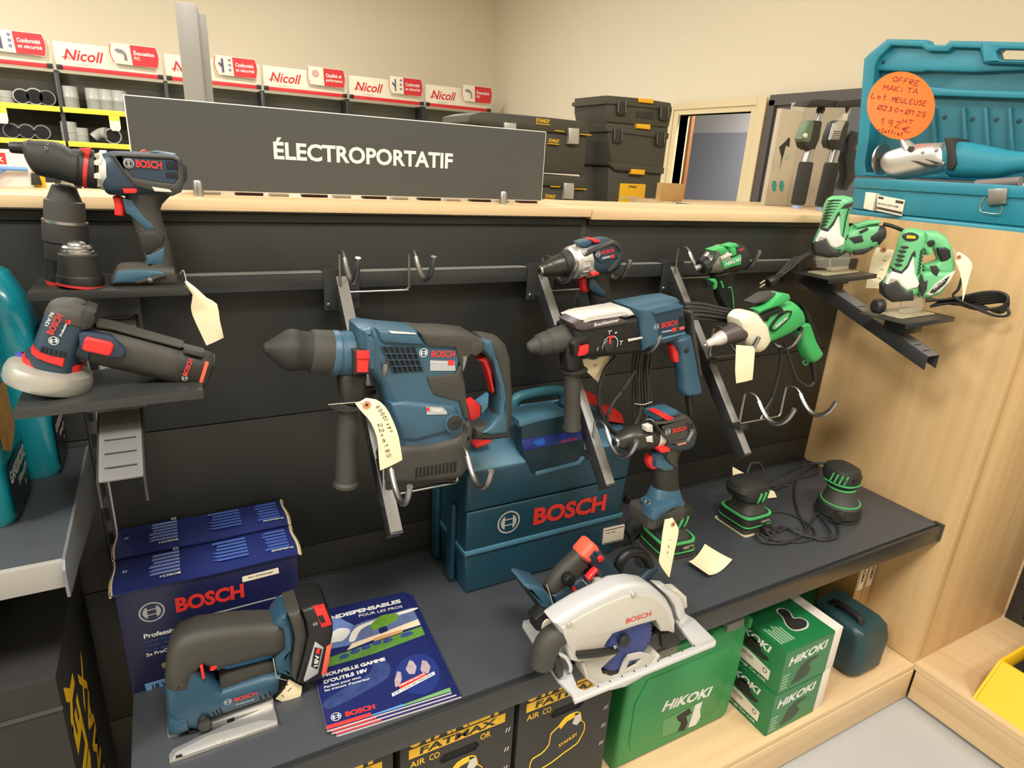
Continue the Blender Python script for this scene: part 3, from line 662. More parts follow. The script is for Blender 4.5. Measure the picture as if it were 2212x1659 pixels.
t1.add('direction_switch', pslab(PD, '264 408 294 408 297 413 294 418 268 418', -0.02, 0.006, 0.002), M_red)
t1.add('model_plate', pflat(PD, '328 403 366 409 372 415 334 413', 0.0035), M_lgrey)
t1.add('trigger', loft(PD, [(243, 426, 268, 428, .011, tc), (247, 440, 271, 442, .011, tc), (247, 462, 270, 464, .011, tc)], 14, 3, 2), M_red)
t1.add('handle', loft(PD, [(262, 408, 372, 420, .023, tc), (272, 430, 350, 442, .021, tc), (280, 455, 348, 462, .02, tc), (292, 495, 358, 498, .02, tc), (303, 530, 368, 530, .021, tc), (314, 560, 374, 560, .021, tc), (310, 580, 378, 580, .022, tc)], 22, 2.6, 2), M_rub)
t1.add('blue_grip_inlay', pslab(PD, '264 428 286 432 298 450 312 468 330 484 336 496 316 498 296 480 280 466 272 462', -0.03, -0.0085, 0.004, 2), M_blue)
t1.add('front_grip', pslab(PD, '294 500 318 498 336 497 356 512 354 532 335 545 316 550 304 530', -0.04, -0.0075, 0.006, 2), M_rubd)
t1.add('blue_foot_inlay', pslab(PD, '316 553 340 542 356 534 355 572 318 572', -0.04, -0.008, 0.004, 2), M_blue)
t1.add('foot', loft(PD, [(240, 595, 241, 613, .024, tc), (252, 576, 244, 614, .028, tc), (270, 569, 262, 614, .03, tc), (330, 569, 330, 614, .031, tc), (374, 573, 380, 614, .03, tc), (380, 590, 381, 614, .027, tc)], 22, 4, 2), M_rub)
t1.add('blue_foot_panel', pslab(PD, '252 588 300 583 345 585 358 592 330 601 300 611 244 613 246 600', -0.02, 0.004, 0.004, 2), M_blue)
lw = t1.add('foot_lever', pslab(PD, '290 610 320 600 358 592 359 596 326 608 300 613', -0.01, 0.006, 0.0015), M_rub)
t1.add('steel_ball', disc(PD, 324, 606, 0.0045, 0.0, 0.009, 18, 0.003), M_chrome)
price_tag('crumpled cream tag hanging off the end of the upper left tray', PD, '399 608 408 625 416 636 412 660 416 680 430 712 446 746', '402 606 424 622 446 642 468 655 474 690 480 715 483 729', 0.004, 0.006, None, [(390, 590, -.01), (396, 584, -.004), (401, 600, 0.0), (402, 608, .004)])
# two loose chuck heads beside it
c1 = T('drill_attachment', 'tall black keyless chuck head standing on the upper left tray', 'attachment', (-0.16, -0.10, 1.293), 'loose drill heads')
tq = -0.045
c1.add('chuck_nose', plathe(PD, 138.0, 399, 139.2, 432, [(0, 16), (.08, 22), (1, 32)], tq, 28), M_rubd)
c1.add('jaw_mouth', plathe(PD, 138.0, 398, 138.0, 400, [(0, 13), (1, 13)], tq, 20), M_blk)
c1.add('grip_sleeve', plathe(PD, 139.2, 432, 140.8, 478, [(0, 33), (.05, 37), (.6, 38), (1, 38)], tq, 28), M_rub)
c1.add('steel_band', plathe(PD, 140.7, 476, 140.9, 482, [(0, 42), (1, 42)], tq, 28), M_steel)
c1.add('lower_sleeve', plathe(PD, 140.9, 482, 143.6, 560, [(0, 41), (.1, 42), (.5, 42), (.55, 39), (1, 38)], tq, 28), M_rubd)
c1.add('mounting_collar', plathe(PD, 143.6, 560, 145.5, 612, [(0, 36), (.6, 34), (.62, 38), (1, 38)], tq, 28), M_blk)
c1.add('red_ring', plathe(PD, 145.2, 606, 145.5, 613, [(0, 38.4), (1, 38.4)], tq, 28), M_redt)
c2 = T('drill_attachment', 'short black chuck head with a bright steel nose on the upper left tray', 'attachment', (-0.12, -0.145, 1.293), 'loose drill heads')
tq = -0.012
c2.add('steel_nose', plathe(PD, 165, 520, 168, 548, [(0, 9), (.06, 13), (.12, 16), (.3, 19), (.34, 25), (.5, 29), (.55, 27), (.7, 28), (.74, 32), (1, 33)], tq, 28), M_chrome)
c2.add('grip_sleeve', plathe(PD, 168, 546, 173, 596, [(0, 34), (.06, 37), (1, 40)], tq, 28), M_rubd)
c2.add('mounting_collar', plathe(PD, 173, 592, 175, 614, [(0, 42), (.15, 44), (1, 44)], tq, 28), M_blk)
c2.add('red_ring', plathe(PD, 175, 611, 175, 616, [(0, 44.3), (1, 44.3)], tq, 28), M_redt)

# ================================================================== small angle grinder on the lower left tray
PG = Pl((-0.08, -0.352, 1.26))
g1 = T('angle_grinder', 'compact black and blue angle grinder on the lower left tray', 'power tool', (-0.07, -0.33, 1.199))
tc = -0.03
g1.add('disc_guard', lathe(PG.X(102, 832, tc), PG.X(112, 786, tc), [(0, .041), (.05, .0445), (.2, .0465), (.6, .0465), (.85, .044), (1, .036)], 40), mat('pale_polished_guard', (176, 174, 164), 0.36, metal=0.5, var=0.05, vscale=30))
g1.add('blue_spacer', plathe(PG, 54, 783, 64, 777, [(0, 26), (1, 22)], -.045, 20), mat('violet_blue_plastic', (60, 62, 140), 0.4))
g1.add('head_base', plathe(PG, 112, 800, 117, 762, [(0, 46), (.3, 50), (1, 49)], tc, 30), M_blued)
g1.add('red_band', plathe(PG, 113, 794, 116, 775, [(0, 54), (1, 55)], tc, 30), M_red)
g1.add('red_front', pslab(PG, '66 752 84 762 110 771 139 776 136 794 102 784 78 774 67 764', -0.02, 0.0055, 0.002), M_red)
g1.add('gear_head', loft(PG, [(65, 770, 163, 802, .033, tc), (75, 735, 170, 760, .032, tc), (92, 690, 186, 720, .031, tc), (98, 672, 200, 700, .030, tc)], 26, 3.4, 2), M_blued)
g1.add('head_cap', loft(PG, [(96, 674, 207, 700, .0315, tc), (106, 654, 208, 678, .030, tc), (128, 646, 200, 664, .024, tc), (150, 646, 186, 656, .014, tc)], 26, 2.8, 2), M_rub)
g1.add('rear_shroud', pslab(PG, '172 684 184 668 206 676 208 696 196 712 172 718', -0.055, 0.002, 0.006, 2), M_rubd)
g1.add('brand_lettering', text(PG, 'BOSCH', (114, 724), (136, 682), 12, 0.0035, 0.03), M_redt)
g1.add('model_lettering', text(PG, 'Professional', (133, 727), (148, 693), 4.5, 0.0035, 0.02), M_wht)
g1.add('size_lettering', text(PG, '12V 76', (103, 705), (117, 676), 6, 0.0035, 0.02), M_wht)
g1.add('red_square', pflat(PG, '143 690 153 692 151 701 141 699', 0.0035), M_redt)
g1.add('emblem', emblem(PG, 116, 736, 9.5, 0.0035), M_wht)
for i in range(6):
    x = 89+10*i; y = 755+2.4*i
    g1.add('air_slot', pslab(PG, f'{x-2} {y+5} {x+3} {y+6} {x+5} {y-5} {x} {y-6}', 0.001, 0.0036, 0.0003), M_slot)
g1.add('neck', loft(PG, [(172, 700, 160, 770, .022, tc), (205, 704, 190, 776, .024, tc)], 20, 3), M_blued)
g1.add('handle', loft(PG, [(196, 697, 182, 772, .022, tc), (232, 703, 215, 786, .024, tc), (290, 718, 275, 800, .025, tc), (340, 732, 328, 812, .025, tc), (395, 748, 382, 826, .0255, tc)], 24, 2.5, 2), M_rub)
g1.add('blue_spine', pslab(PG, '206 700 240 706 330 731 398 750 392 755 330 738 240 714 206 710', -0.05, -0.012, 0.003), M_rub)
g1.add('battery', loft(PG, [(392, 746, 378, 826, .026, tc), (425, 754, 408, 832, .0265, tc), (456, 763, 436, 836, .0255, tc), (460, 768, 442, 830, .022, tc)], 24, 2.7, 2), M_rubd)
g1.add('battery_latch', pslab(PG, '398 751 442 762 438 774 396 763', -0.03, -0.0035, 0.003), M_rub)
g1.add('battery_lettering', text(PG, 'BOSCH', (404, 812), (417, 777), 9, 0.001, 0.03), M_redt)
g1.add('battery_emblem', emblem(PG, 399, 817, 6, 0.0005), M_sil)
g1.add('orange_stripe', pslab(PG, '444 784 451 786 438 828 431 826', -0.012, 0.0006, 0.001), M_pink)
g1.add('switch_base', pslab(PG, '168 722 180 716 240 728 268 752 272 764 262 774 232 774 172 756', -0.02, 0.002, 0.004), M_navy)
g1.add('switch', pslab(PG, '188 729 240 741 246 748 241 766 234 771 182 759 177 754 182 734', -0.004, 0.0075, 0.003, 3), M_red)
# ================================================================== drill with the ribbed silver collar (second arm, top hook)
M_green = mat('tool_green', (62, 168, 92), 0.42, grain=0.1, gscale=2500, var=0.05, vscale=30)
M_cream = mat('cream_gear_housing', (222, 214, 186), 0.5, var=0.04)
M_cord = mat('black_rubber_cord', (46, 45, 42), 0.5, var=0.05)
M_gun = mat('gunmetal_chuck', (52, 50, 45), 0.35, metal=0.35, var=0.06)
P2 = Pl((0.80, -0.170, 1.28)); tc = -0.03
t2 = T('cordless_drill', 'blue cordless drill with a ribbed silver collar on the top hook', 'power tool', (0.80, -0.14, 1.20))
t2.add('chuck', plathe(P2, 1168, 584, 1212, 572, [(0, 10), (.08, 14), (.35, 20), (.45, 20), (.5, 22), (1, 25)], tc, 28), M_gun)
t2.add('chuck_mouth', plathe(P2, 1165, 584.5, 1169, 584, [(0, 10), (.5, 11), (1, 11)], tc, 20), M_steel)
t2.add('chuck_bore', plathe(P2, 1164, 584.8, 1166, 584.5, [(0, 6), (1, 6)], tc, 16), M_blk)
t2.add('torque_sleeve', plathe(P2, 1212, 572, 1240, 565, [(0, 23), (.05, 27), (1, 31)], tc, 28), M_rubd)
cl = t2.add('ribbed_collar', plathe(P2, 1228, 568.5, 1264, 560, [(0, 30), (.1, 35), (.3, 36), (.34, 34.5), (.4, 36), (.62, 36), (.66, 34.5), (.72, 36), (1, 34)], tc, 36), M_alu)
for k in range(10):
    a = math.radians(-70+20*k); A_ = P2.X(1243, 565, tc); B_ = P2.X(1256, 562, tc); r_ = 36.2*P2.k
    e1_ = Vector((0, -1, 0)); e2_ = Vector((0, 0, 1)); o_ = (e1_*math.cos(a)+e2_*math.sin(a))*r_
    t2.add('knurl', tube([A_+o_, B_+o_], 0.0016, 6, 1), M_alu, cl)
t2.add('gear_flange', loft(P2, [(1258, 528, 1262, 600, .030, tc), (1272, 535, 1272, 600, .028, tc), (1282, 552, 1284, 588, .024, tc)], 20, 3), M_alu)
for (x, y) in ((1264, 546), (1278, 580)): t2.add('flange_screw', disc(P2, x, y, 0.005, -0.01, 0.003, 16, 0.001), M_alu)
t2.add('housing', loft(P2, [(1258, 524, 1262, 598, .029, tc), (1280, 515, 1286, 596, .031, tc), (1302, 511, 1308, 592, .031, tc), (1320, 517, 1324, 582, .029, tc), (1330, 530, 1332, 568, .024, tc)], 24, 2.7, 2), M_blued)
t2.add('rubber_rail', pslab(P2, '1262 547 1290 535 1330 520 1342 530 1344 556 1332 578 1316 588 1316 583 1334 560 1336 534 1326 528 1290 542 1264 556', -0.02, 0.003, 0.002), M_rub)
t2.add('top_cap', pslab(P2, '1250 524 1262 519 1282 516 1280 526 1268 534 1256 532', -0.03, -0.006, 0.003), M_blue)
t2.add('gear_switch', pslab(P2, '1274 517 1284 515 1298 520 1296 524 1286 525', -0.03, -0.004, 0.002), M_red)
t2.add('side_panel', pflat(P2, '1283 552 1292 540 1328 529 1336 540 1334 556 1298 566', 0.0032), M_navy)
t2.add('brand_lettering', text(P2, 'BOSCH', (1300, 549.5), (1327, 543.5), 7, 0.0042, 0.03), M_redt)
t2.add('emblem', emblem(P2, 1292, 549, 6.5, 0.0042), M_sil)
t2.add('model_strip', pflat(P2, '1301 556 1318 552 1318 556 1301 560', 0.0040), M_sil)
t2.add('red_square', pflat(P2, '1319 551 1327 549 1327 556 1319 558', 0.0040), M_redt)
for i in range(4): t2.add('air_slot', pslab(P2, f'{1325+4*i} {528+2.5*i} {1327.5+4*i} {528+2.5*i} {1330+4*i} {540+2*i} {1327.5+4*i} {540+2*i}', 0.0, 0.0036, 0.0003), M_slot)
t2.add('direction_switch', pslab(P2, '1278 592 1294 588 1295 593 1279 597', -0.02, 0.004, 0.001), M_red)
t2.add('trigger', loft(P2, [(1251, 604, 1270, 602, .010, tc), (1252, 616, 1271, 614, .010, tc), (1255, 628, 1271, 626, .010, tc)], 14, 3, 2), M_red)
t2.add('handle', loft(P2, [(1262, 594, 1318, 586, .022, tc), (1270, 612, 1311, 606, .020, tc), (1273, 635, 1314, 630, .020, tc), (1279, 660, 1318, 655, .020, tc), (1285, 680, 1322, 676, .021, tc)], 20, 2.6, 2), M_rubd)
t2.add('blue_grip_inlay', pslab(P2, '1274 604 1284 602 1296 618 1308 630 1312 642 1298 640 1280 630 1274 622', -0.03, -0.0085, 0.003), M_blued)

# ================================================================== corded hammer on the second arm
P4 = Pl((0.83, -0.300, 1.16)); tc = -0.036
hm = T('corded_hammer', 'corded blue and black hammer drill with a silver back', 'power tool', (0.86, -0.264, 1.05))
hm.add('chuck', plathe(P4, 1139, 752, 1252, 721, [(0, 8), (.03, 12), (.13, 17), (.17, 18), (.2, 23), (.34, 26), (.4, 25), (.44, 28), (.68, 29), (.72, 31), (1, 30)], tc, 30), M_rub)
hm.add('chuck_bore', plathe(P4, 1136, 752.6, 1140, 751.6, [(0, 7), (1, 7)], tc, 16), M_blk)
hm.add('gearbox', pslab(P4, '1240 712 1258 700 1300 692 1384 684 1391 761 1374 766 1331 772 1274 777 1252 776 1243 745', -0.074, 0.0, 0.016, 4), M_blk)
hm.add('silver_back', pslab(P4, '1248 692 1260 685 1280 679 1335 671 1356 666 1368 670 1377 682 1354 689 1340 686 1268 699', -0.066, 0.002, 0.012, 3), mat('satin_silver_plastic', (206, 200, 192), 0.38, metal=0.15, var=0.03))
hm.add('name_strip', pslab(P4, '1238 699 1252 690 1270 698 1338 685 1357 696 1337 703 1259 715 1246 712', -0.05, 0.0045, 0.004, 2), mat('dark_mauve_strip', (78, 68, 70), 0.4, var=0.03))
hm.add('strip_lettering', text(P4, 'Boschhammer', (1284, 705), (1337, 694), 7, 0.0052, 0.02), M_wht)
hm.add('motor_housing', pslab(P4, '1366 664 1400 657 1438 650 1471 646 1480 655 1482 680 1483 720 1478 730 1458 742 1430 748 1393 762 1386 720 1382 690', -0.076, 0.002, 0.017, 4), M_blue)
hm.add('top_fin', pslab(P4, '1412 674 1476 660 1478 664 1414 680', -0.02, 0.006, 0.002), M_blue)
hm.add('side_panel', pflat(P4, '1412 682 1476 668 1479 716 1424 730 1420 700', 0.0028), M_navy)
hm.add('brand_lettering', text(P4, 'BOSCH', (1429, 708.5), (1462, 701.5), 11, 0.0036, 0.03), M_redt)
hm.add('emblem', emblem(P4, 1418, 706, 7, 0.0036), M_sil)
hm.add('model_strip', pflat(P4, '1430 716 1451 712 1451 715 1430 719', 0.0034), M_sil)
hm.add('red_square', pflat(P4, '1452 709 1461 707 1461 715 1452 717', 0.0034), M_redt)
hm.add('cooling_window', pflat(P4, '1467 684 1479 682 1480 705 1468 707', 0.0036), M_slot)
hm.add('red_button', pslab(P4, '1468 708 1479 705 1479 711 1469 713', 0.0, 0.005, 0.001), M_pink)
for i in range(4): hm.add('air_slot', pslab(P4, f'{1455+5*i} {655-1.2*i} {1457+5*i} {655-1.2*i} {1461+4.6*i} {662-1.5*i} {1459+4.6*i} {662-1.5*i}', -0.02, -0.0005, 0.0003), M_slot)
hm.add('blue_crease', pflat(P4, '1422 731 1481 717 1481 720 1424 735', 0.0034), mat('pale_tool_blue', (86, 138, 160), 0.4, var=0.03))
dl = hm.add('mode_dial', disc(P4, 1318, 748, 0.0125, -0.004, 0.008, 28, 0.002), M_rubd)
u, w = P4.uv(1319, 744, 0.0025)
hm.add('dial_scale', ring(P4, u, w, 0.0165, 0.0178, 0.0025, 24, -20, 195), M_wht)
hm.add('dial_red_arc', ring(P4, u, w, 0.0135, 0.0180, 0.003, 8, 68, 112), M_redt)
hm.add('dial_pointer', pflat(P4, '1316 729 1320 728 1320 742 1316 743', 0.0085), M_redt, dl)
for (s, a, b) in (('T', (1312, 723), (1320, 722)), ('+', (1327, 723), (1334, 722)), ('T', (1338, 745), (1344, 744)), ('I', (1290, 757), (1292, 757))):
    hm.add('dial_symbol', hand(P4, s, a, b, 8, 0.0025, 0.0007), M_wht)
hm.add('green_badge', pflat(P4, '1356 732 1388 727 1388 731 1357 738', 0.0026), M_lgrey)
hm.add('clamp_block', pslab(P4, '1250 732 1264 724 1276 728 1276 742 1256 745 1251 770 1242 772 1240 745', -0.09, 0.008, 0.005), M_blk)
hm.add('clamp_lever', pslab(P4, '1255 749 1273 745 1272 761 1266 767 1251 770', 0.004, 0.013, 0.002), M_red)
hm.add('clamp_strap', loft(P4, [(1214, 738, 1252, 740, .022, -.03), (1213, 765, 1252, 768, .02, -.028), (1216, 792, 1250, 795, .018, -.026)], 18, 3.5), M_blk)
hm.add('grip_guard', plathe(P4, 1240, 795, 1240, 803, [(0, 20), (.4, 30), (.7, 29), (1, 20)], -0.026, 28), M_rubd)
hm.add('side_grip', plathe(P4, 1236, 800, 1236, 928, [(0, 16), (.06, 17.5), (.5, 18), (.9, 18), (.94, 20.5), (.98, 20.5), (1, 18)], -0.026, 28), M_rub)
hm.add('handle', loft(P4, [(1442, 738, 1487, 722, .021, tc), (1456, 756, 1492, 748, .020, tc), (1458, 782, 1498, 775, .019, tc), (1464, 812, 1503, 806, .019, tc), (1465, 836, 1508, 828, .020, tc), (1468, 848, 1509, 842, .021, tc)], 20, 2.6, 2), M_blue)
hm.add('rear_rubber', loft(P4, [(1478, 672, 1486, 670, .019, tc), (1480, 700, 1490, 700, .019, tc), (1484, 735, 1496, 733, .018, tc), (1494, 775, 1503, 774, .017, tc), (1500, 808, 1508, 806, .016, tc)], 16, 3, 2), M_rub)
hm.add('trigger', loft(P4, [(1443, 746, 1463, 740, .010, tc), (1446, 760, 1466, 757, .010, tc), (1450, 780, 1469, 776, .010, tc)], 14, 3, 2), M_red)
hm.add('lock_button', disc(P4, 1485, 757, 0.006, -0.03, -0.014, 18, 0.002), M_rubd)
hm.add('cord_sleeve', tube([P4.X(1487, 846, tc), P4.X(1489, 870, tc), P4.X(1492, 896, tc)], [0.0095, 0.008, 0.006], 12, 3), M_blk)
def bundle(t, name, pl, pts, n, spread, r, d0, seed):
    rd = random.Random(seed)
    for i in range(n):
        a = (i/(n-1)-0.5) if n > 1 else 0
        q = [pl.X(x+spread*a+rd.uniform(-2, 2), y+rd.uniform(-2, 2), d0+0.004*(i % 3)) for x, y in pts]
        t.add(name, tube(q, r, 8, 4), M_cord)
PB = Pl((0.85, -0.245, 1.05))
bundle(hm, 'cord', PB, [(1392, 752), (1386, 790), (1386, 830), (1388, 870), (1392, 912), (1402, 950), (1412, 958)], 7, 36, 0.0036, 0.0, 3)
hm.add('cord', tube([PB.X(x, y, 0.02) for x, y in ((1331, 770), (1306, 800), (1294, 845), (1297, 880), (1310, 915), (1335, 934), (1372, 918), (1386, 880))], 0.0042, 10, 4), M_cord)
hm.add('cord', tube([PB.X(x, y, 0.015) for x, y in ((1372, 800), (1350, 838), (1328, 866), (1312, 900), (1318, 930), (1345, 946))], 0.0038, 10, 4), M_cord)
hm.add('cord_tie', tube([PB.X(x, y, 0.012) for x, y in ((1372, 872), (1390, 874), (1408, 868))], 0.0012, 6, 3), M_sil)
hm.add('plug_sleeve', tube([PB.X(1362, 816, 0.018), PB.X(1346, 844, 0.018)], [0.0062, 0.005], 10, 2), M_rubd)
price_tag('cream tag folded behind the side grip of the corded hammer', P4, '1258 776 1262 798 1270 806 1294 828', '1316 768 1312 782 1302 806 1295 829', -0.05, 0.004, None, None, [('Lc', (1284, 792), (1292, 788), 7)])

# ================================================================== drill above the palm sander (second arm, low hook)
P3 = Pl((0.82, -0.420, 1.0)); tc = -0.032
t3 = T('cordless_drill', 'blue cordless drill without battery hanging above the palm sander', 'power tool', (0.83, -0.39, 0.93))
t3.add('chuck', plathe(P3, 1330, 955, 1384, 942, [(0, 11), (.06, 14), (.3, 22), (.5, 27), (.9, 29), (1, 29)], tc, 30), M_gun)
t3.add('chuck_mouth', plathe(P3, 1327, 955.8, 1331, 954.8, [(0, 11), (.5, 12), (1, 12)], tc, 20), M_steel)
t3.add('chuck_bore', plathe(P3, 1325.5, 956, 1328, 955.5, [(0, 7), (1, 7)], tc, 16), M_blk)
t3.add('torque_sleeve', plathe(P3, 1384, 942, 1410, 936, [(0, 27), (.05, 30), (1, 31.5)], tc, 30), M_rubd)
cl = t3.add('collar_ring', plathe(P3, 1406, 937, 1418, 934, [(0, 31), (.1, 33), (1, 33.5)], tc, 32), M_lgrey)
for (a, b) in ((921, 933), (944, 955)):
    t3.add('collar_tooth', pslab(P3, f'1397 {a+2} 1410 {a-2} 1411 {b+1} 1398 {b}', -0.02, -0.0045, 0.001), M_lgrey, cl)
t3.add('housing', loft(P3, [(1416, 899, 1420, 968, .028, tc), (1440, 892, 1446, 969, .031, tc), (1462, 888, 1470, 968, .031, tc), (1478, 895, 1482, 961, .029, tc), (1486, 910, 1487, 948, .023, tc)], 24, 2.8, 2), M_blued)
t3.add('rubber_frame', pslab(P3, '1417 916 1440 912 1486 899 1499 912 1502 936 1498 956 1484 966 1462 964 1448 958 1434 944', -0.012, 0.0030, 0.003, 2, holes=['1432 922 1484 908 1492 914 1494 940 1488 948 1450 956 1442 944']), M_rub)
t3.add('side_panel', pflat(P3, '1432 922 1484 908 1492 914 1494 940 1488 948 1450 956 1442 944', 0.0012), M_navy)
t3.add('top_cap', pslab(P3, '1421 899 1450 890 1466 888 1470 896 1446 906 1422 910', -0.05, -0.006, 0.004), M_blue)
t3.add('gear_switch', pslab(P3, '1423 897 1438 894 1458 904 1455 908 1440 909', -0.035, -0.001, 0.002), M_red)
t3.add('brand_lettering', text(P3, 'BOSCH', (1452.5, 935.5), (1482, 928.5), 9.5, 0.0042, 0.03), M_redt)
t3.add('emblem', emblem(P3, 1443, 933, 7.5, 0.0042), M_sil)
for i in range(4): t3.add('air_slot', pslab(P3, f'{1481+4*i} {911+1.5*i} {1483.5+4*i} {911+1.5*i} {1485+4*i} {930+2*i} {1482.5+4*i} {930+2*i}', 0.0, 0.0033, 0.0003), M_slot)
t3.add('model_plate', pflat(P3, '1463 959 1483 954 1483 958 1464 963', 0.0034), mat('copper_label', (178, 130, 106), 0.5, var=0))
t3.add('direction_switch', pslab(P3, '1426 971 1446 968 1449 972 1447 976 1429 979', -0.02, 0.005, 0.0015), M_red)
t3.add('trigger', loft(P3, [(1397, 984, 1417, 982, .011, tc), (1394, 996, 1417, 994, .011, tc), (1400, 1009, 1416, 1006, .011, tc)], 14, 3, 2), M_red)
t3.add('handle', loft(P3, [(1412, 960, 1470, 962, .022, tc), (1412, 985, 1461, 982, .020, tc), (1410, 1012, 1459, 1008, .020, tc), (1412, 1040, 1460, 1036, .021, tc), (1414, 1062, 1462, 1056, .022, tc), (1408, 1078, 1466, 1072, .023, tc)], 20, 2.6, 2), M_rubd)
t3.add('blue_grip_inlay', pslab(P3, '1418 984 1430 980 1440 996 1456 1008 1456 1016 1436 1018 1418 1010', -0.03, -0.0098, 0.003), M_blue)
t3.add('rear_grip', pslab(P3, '1446 970 1466 966 1462 990 1462 1012 1452 1004 1440 990', -0.04, -0.0094, 0.003), M_rub)
t3.add('blue_neck', loft(P3, [(1412, 1056, 1460, 1050, .0225, tc), (1404, 1078, 1466, 1070, .026, tc), (1392, 1088, 1470, 1078, .030, tc)], 20, 3), M_blue)
t3.add('foot', slab(Pl.axes(P3.X(1425, 1092, tc), (1, 0, 0), (0, 1, 0)), [(-0.058, -0.033), (-0.045, -0.042), (0.036, -0.036), (0.040, 0.03), (-0.05, 0.036), (-0.058, 0.026)], -0.026, 0.008, 0.007, 3), M_rub)
t3.add('blue_foot_panel', pslab(P3, '1411 1103 1464 1086 1466 1092 1440 1108 1416 1129 1406 1122', -0.02, 0.0125, 0.004), M_blue)
for (x, y) in ((1396, 1083), (1404, 1088)): t3.add('led_lens', disc(P3, x, y, 0.003, 0.0, 0.008, 12, 0.001), M_chrome)
price_tag('long cream tag hanging from the drill above the palm sander', P3, '1436 1122 1430 1150 1425 1190 1423 1215 1444 1246', '1452 1118 1464 1140 1462 1160 1456 1190 1446 1246', 0.022, 0.002, (1452, 1131, 6), None, [('lpc', (1446, 1165), (1440, 1200), 6)])

# ================================================================== green impact driver (third arm, top hook)
P5 = Pl((1.2, -0.170, 1.28)); tc = -0.03
im = T('impact_driver', 'green and black cordless impact driver on the top hook', 'power tool', (1.2, -0.14, 1.2))
im.add('bit_collar', plathe(P5, 1500, 581, 1520, 573, [(0, 5), (.1, 6.5), (.8, 6.5), (1, 6)], tc, 14), M_steel)
im.add('black_nose', plathe(P5, 1512, 577, 1532, 568, [(0, 12), (.1, 16), (1, 20)], tc, 26), M_blk)
im.add('hammer_case', plathe(P5, 1524, 571, 1556, 558, [(0, 17), (.1, 20), (.6, 29), (1, 31)], tc, 28), mat('satin_grey_case', (158, 150, 146), 0.35, metal=0.5, var=0.04))
im.add('housing', loft(P5, [(1540, 535, 1550, 592, .028, tc), (1562, 530, 1572, 590, .030, tc), (1584, 524, 1592, 584, .030, tc), (1597, 527, 1602, 575, .028, tc), (1604, 538, 1606, 564, .023, tc)], 24, 2.6, 2), M_rubd)
im.add('green_shoulder', pslab(P5, '1541 541 1566 532 1574 541 1570 548 1553 553', -0.03, 0.0, 0.004), M_green)
im.add('green_top', pslab(P5, '1572 532 1592 526 1598 532 1580 540', -0.03, -0.0008, 0.003), M_green)
im.add('green_side', pslab(P5, '1560 566 1602 550 1602 572 1564 581', -0.02, 0.0035, 0.003), M_green)
im.add('green_tab', pslab(P5, '1580 540 1590 536 1592 550 1584 554', -0.02, 0.005, 0.002), M_green)
im.add('grey_bar', pslab(P5, '1558 557 1582 547 1583 551 1559 562', -0.01, 0.0035, 0.001), M_lgrey)
im.add('brand_lettering', text(P5, 'HiKOKI', (1567, 575), (1600, 563), 8, 0.0042, 0.03, 0.25), M_wht)
im.add('red_badge', pflat(P5, '1596 540 1606 535 1607 538 1598 543', 0.003), M_redt)
im.add('trigger_guard', pslab(P5, '1534 604 1546 602 1551 610 1550 622 1544 626 1544 612 1536 608', -0.042, -0.018, 0.002), M_green)
im.add('trigger', pslab(P5, '1527 607 1538 607 1541 624 1530 624', -0.04, -0.02, 0.003), M_blk)
im.add('handle', loft(P5, [(1534, 594, 1590, 582, .021, tc), (1542, 606, 1578, 600, .019, tc), (1544, 626, 1580, 622, .019, tc), (1550, 645, 1582, 644, .019, tc), (1560, 664, 1585, 666, .019, tc), (1566, 676, 1588, 676, .02, tc)], 20, 2.6, 2), M_blk)
im.add('green_edge', tube([P5.X(x, y, -0.012) for x, y in ((1572, 622), (1579, 621), (1583, 640), (1585, 666))], 0.0016, 8, 3), M_green)
im.add('green_stripe', tube([P5.X(x, y, -0.012) for x, y in ((1558, 608), (1562, 622))], 0.0022, 8, 1), M_green)

# ================================================================== green drywall screwdriver (third arm, middle hook)
P6 = Pl((1.24, -0.325, 1.14)); tc = -0.03
dw = T('drywall_screwdriver', 'corded green drywall screwdriver with a cream collar', 'power tool', (1.24, -0.295, 1.05))
dw.add('bit', plathe(P6, 1520, 747, 1532, 741, [(0, 1.5), (.2, 3), (1, 3)], tc, 12), M_chrome)
dw.add('nose_tip', plathe(P6, 1526, 743.5, 1562, 728, [(0, 6), (.1, 8), (.45, 10), (.55, 13), (.95, 16), (1, 15)], tc, 24), mat('pale_steel_nose', (214, 206, 198), 0.35, metal=0.4, var=0.03))
dw.add('depth_collar', plathe(P6, 1560, 729, 1612, 707, [(0, 17), (.1, 19), (.5, 24), (1, 28)], tc, 26), mat('charcoal_depth_collar', (78, 70, 68), 0.4, metal=0.2, var=0.05))
dw.add('cream_collar', loft(P6, [(1586, 681, 1606, 748, .026, tc), (1600, 670, 1618, 758, .031, tc), (1622, 672, 1634, 753, .031, tc), (1632, 686, 1645, 738, .029, tc)], 24, 4.2, 2), M_cream)
dw.add('housing', loft(P6, [(1627, 681, 1646, 742, .028, tc), (1650, 667, 1666, 732, .030, tc), (1680, 654, 1694, 718, .031, tc), (1700, 648, 1711, 706, .030, tc), (1713, 660, 1722, 698, .026, tc)], 24, 2.9, 2), M_green)
dw.add('belt_hook', pslab(P6, '1630 655 1645 645 1662 635 1690 632 1694 637 1672 648 1652 656', -0.045, -0.012, 0.005, 3), M_rub)
dw.add('hook_foot', pslab(P6, '1690 634 1706 636 1709 646 1690 658 1650 672 1640 672 1664 660', -0.03, 0.0, 0.003), M_green)
dw.add('black_inlay', pslab(P6, '1646 682 1690 664 1694 672 1664 684 1660 694 1652 695', -0.01, 0.003, 0.002), M_blk)
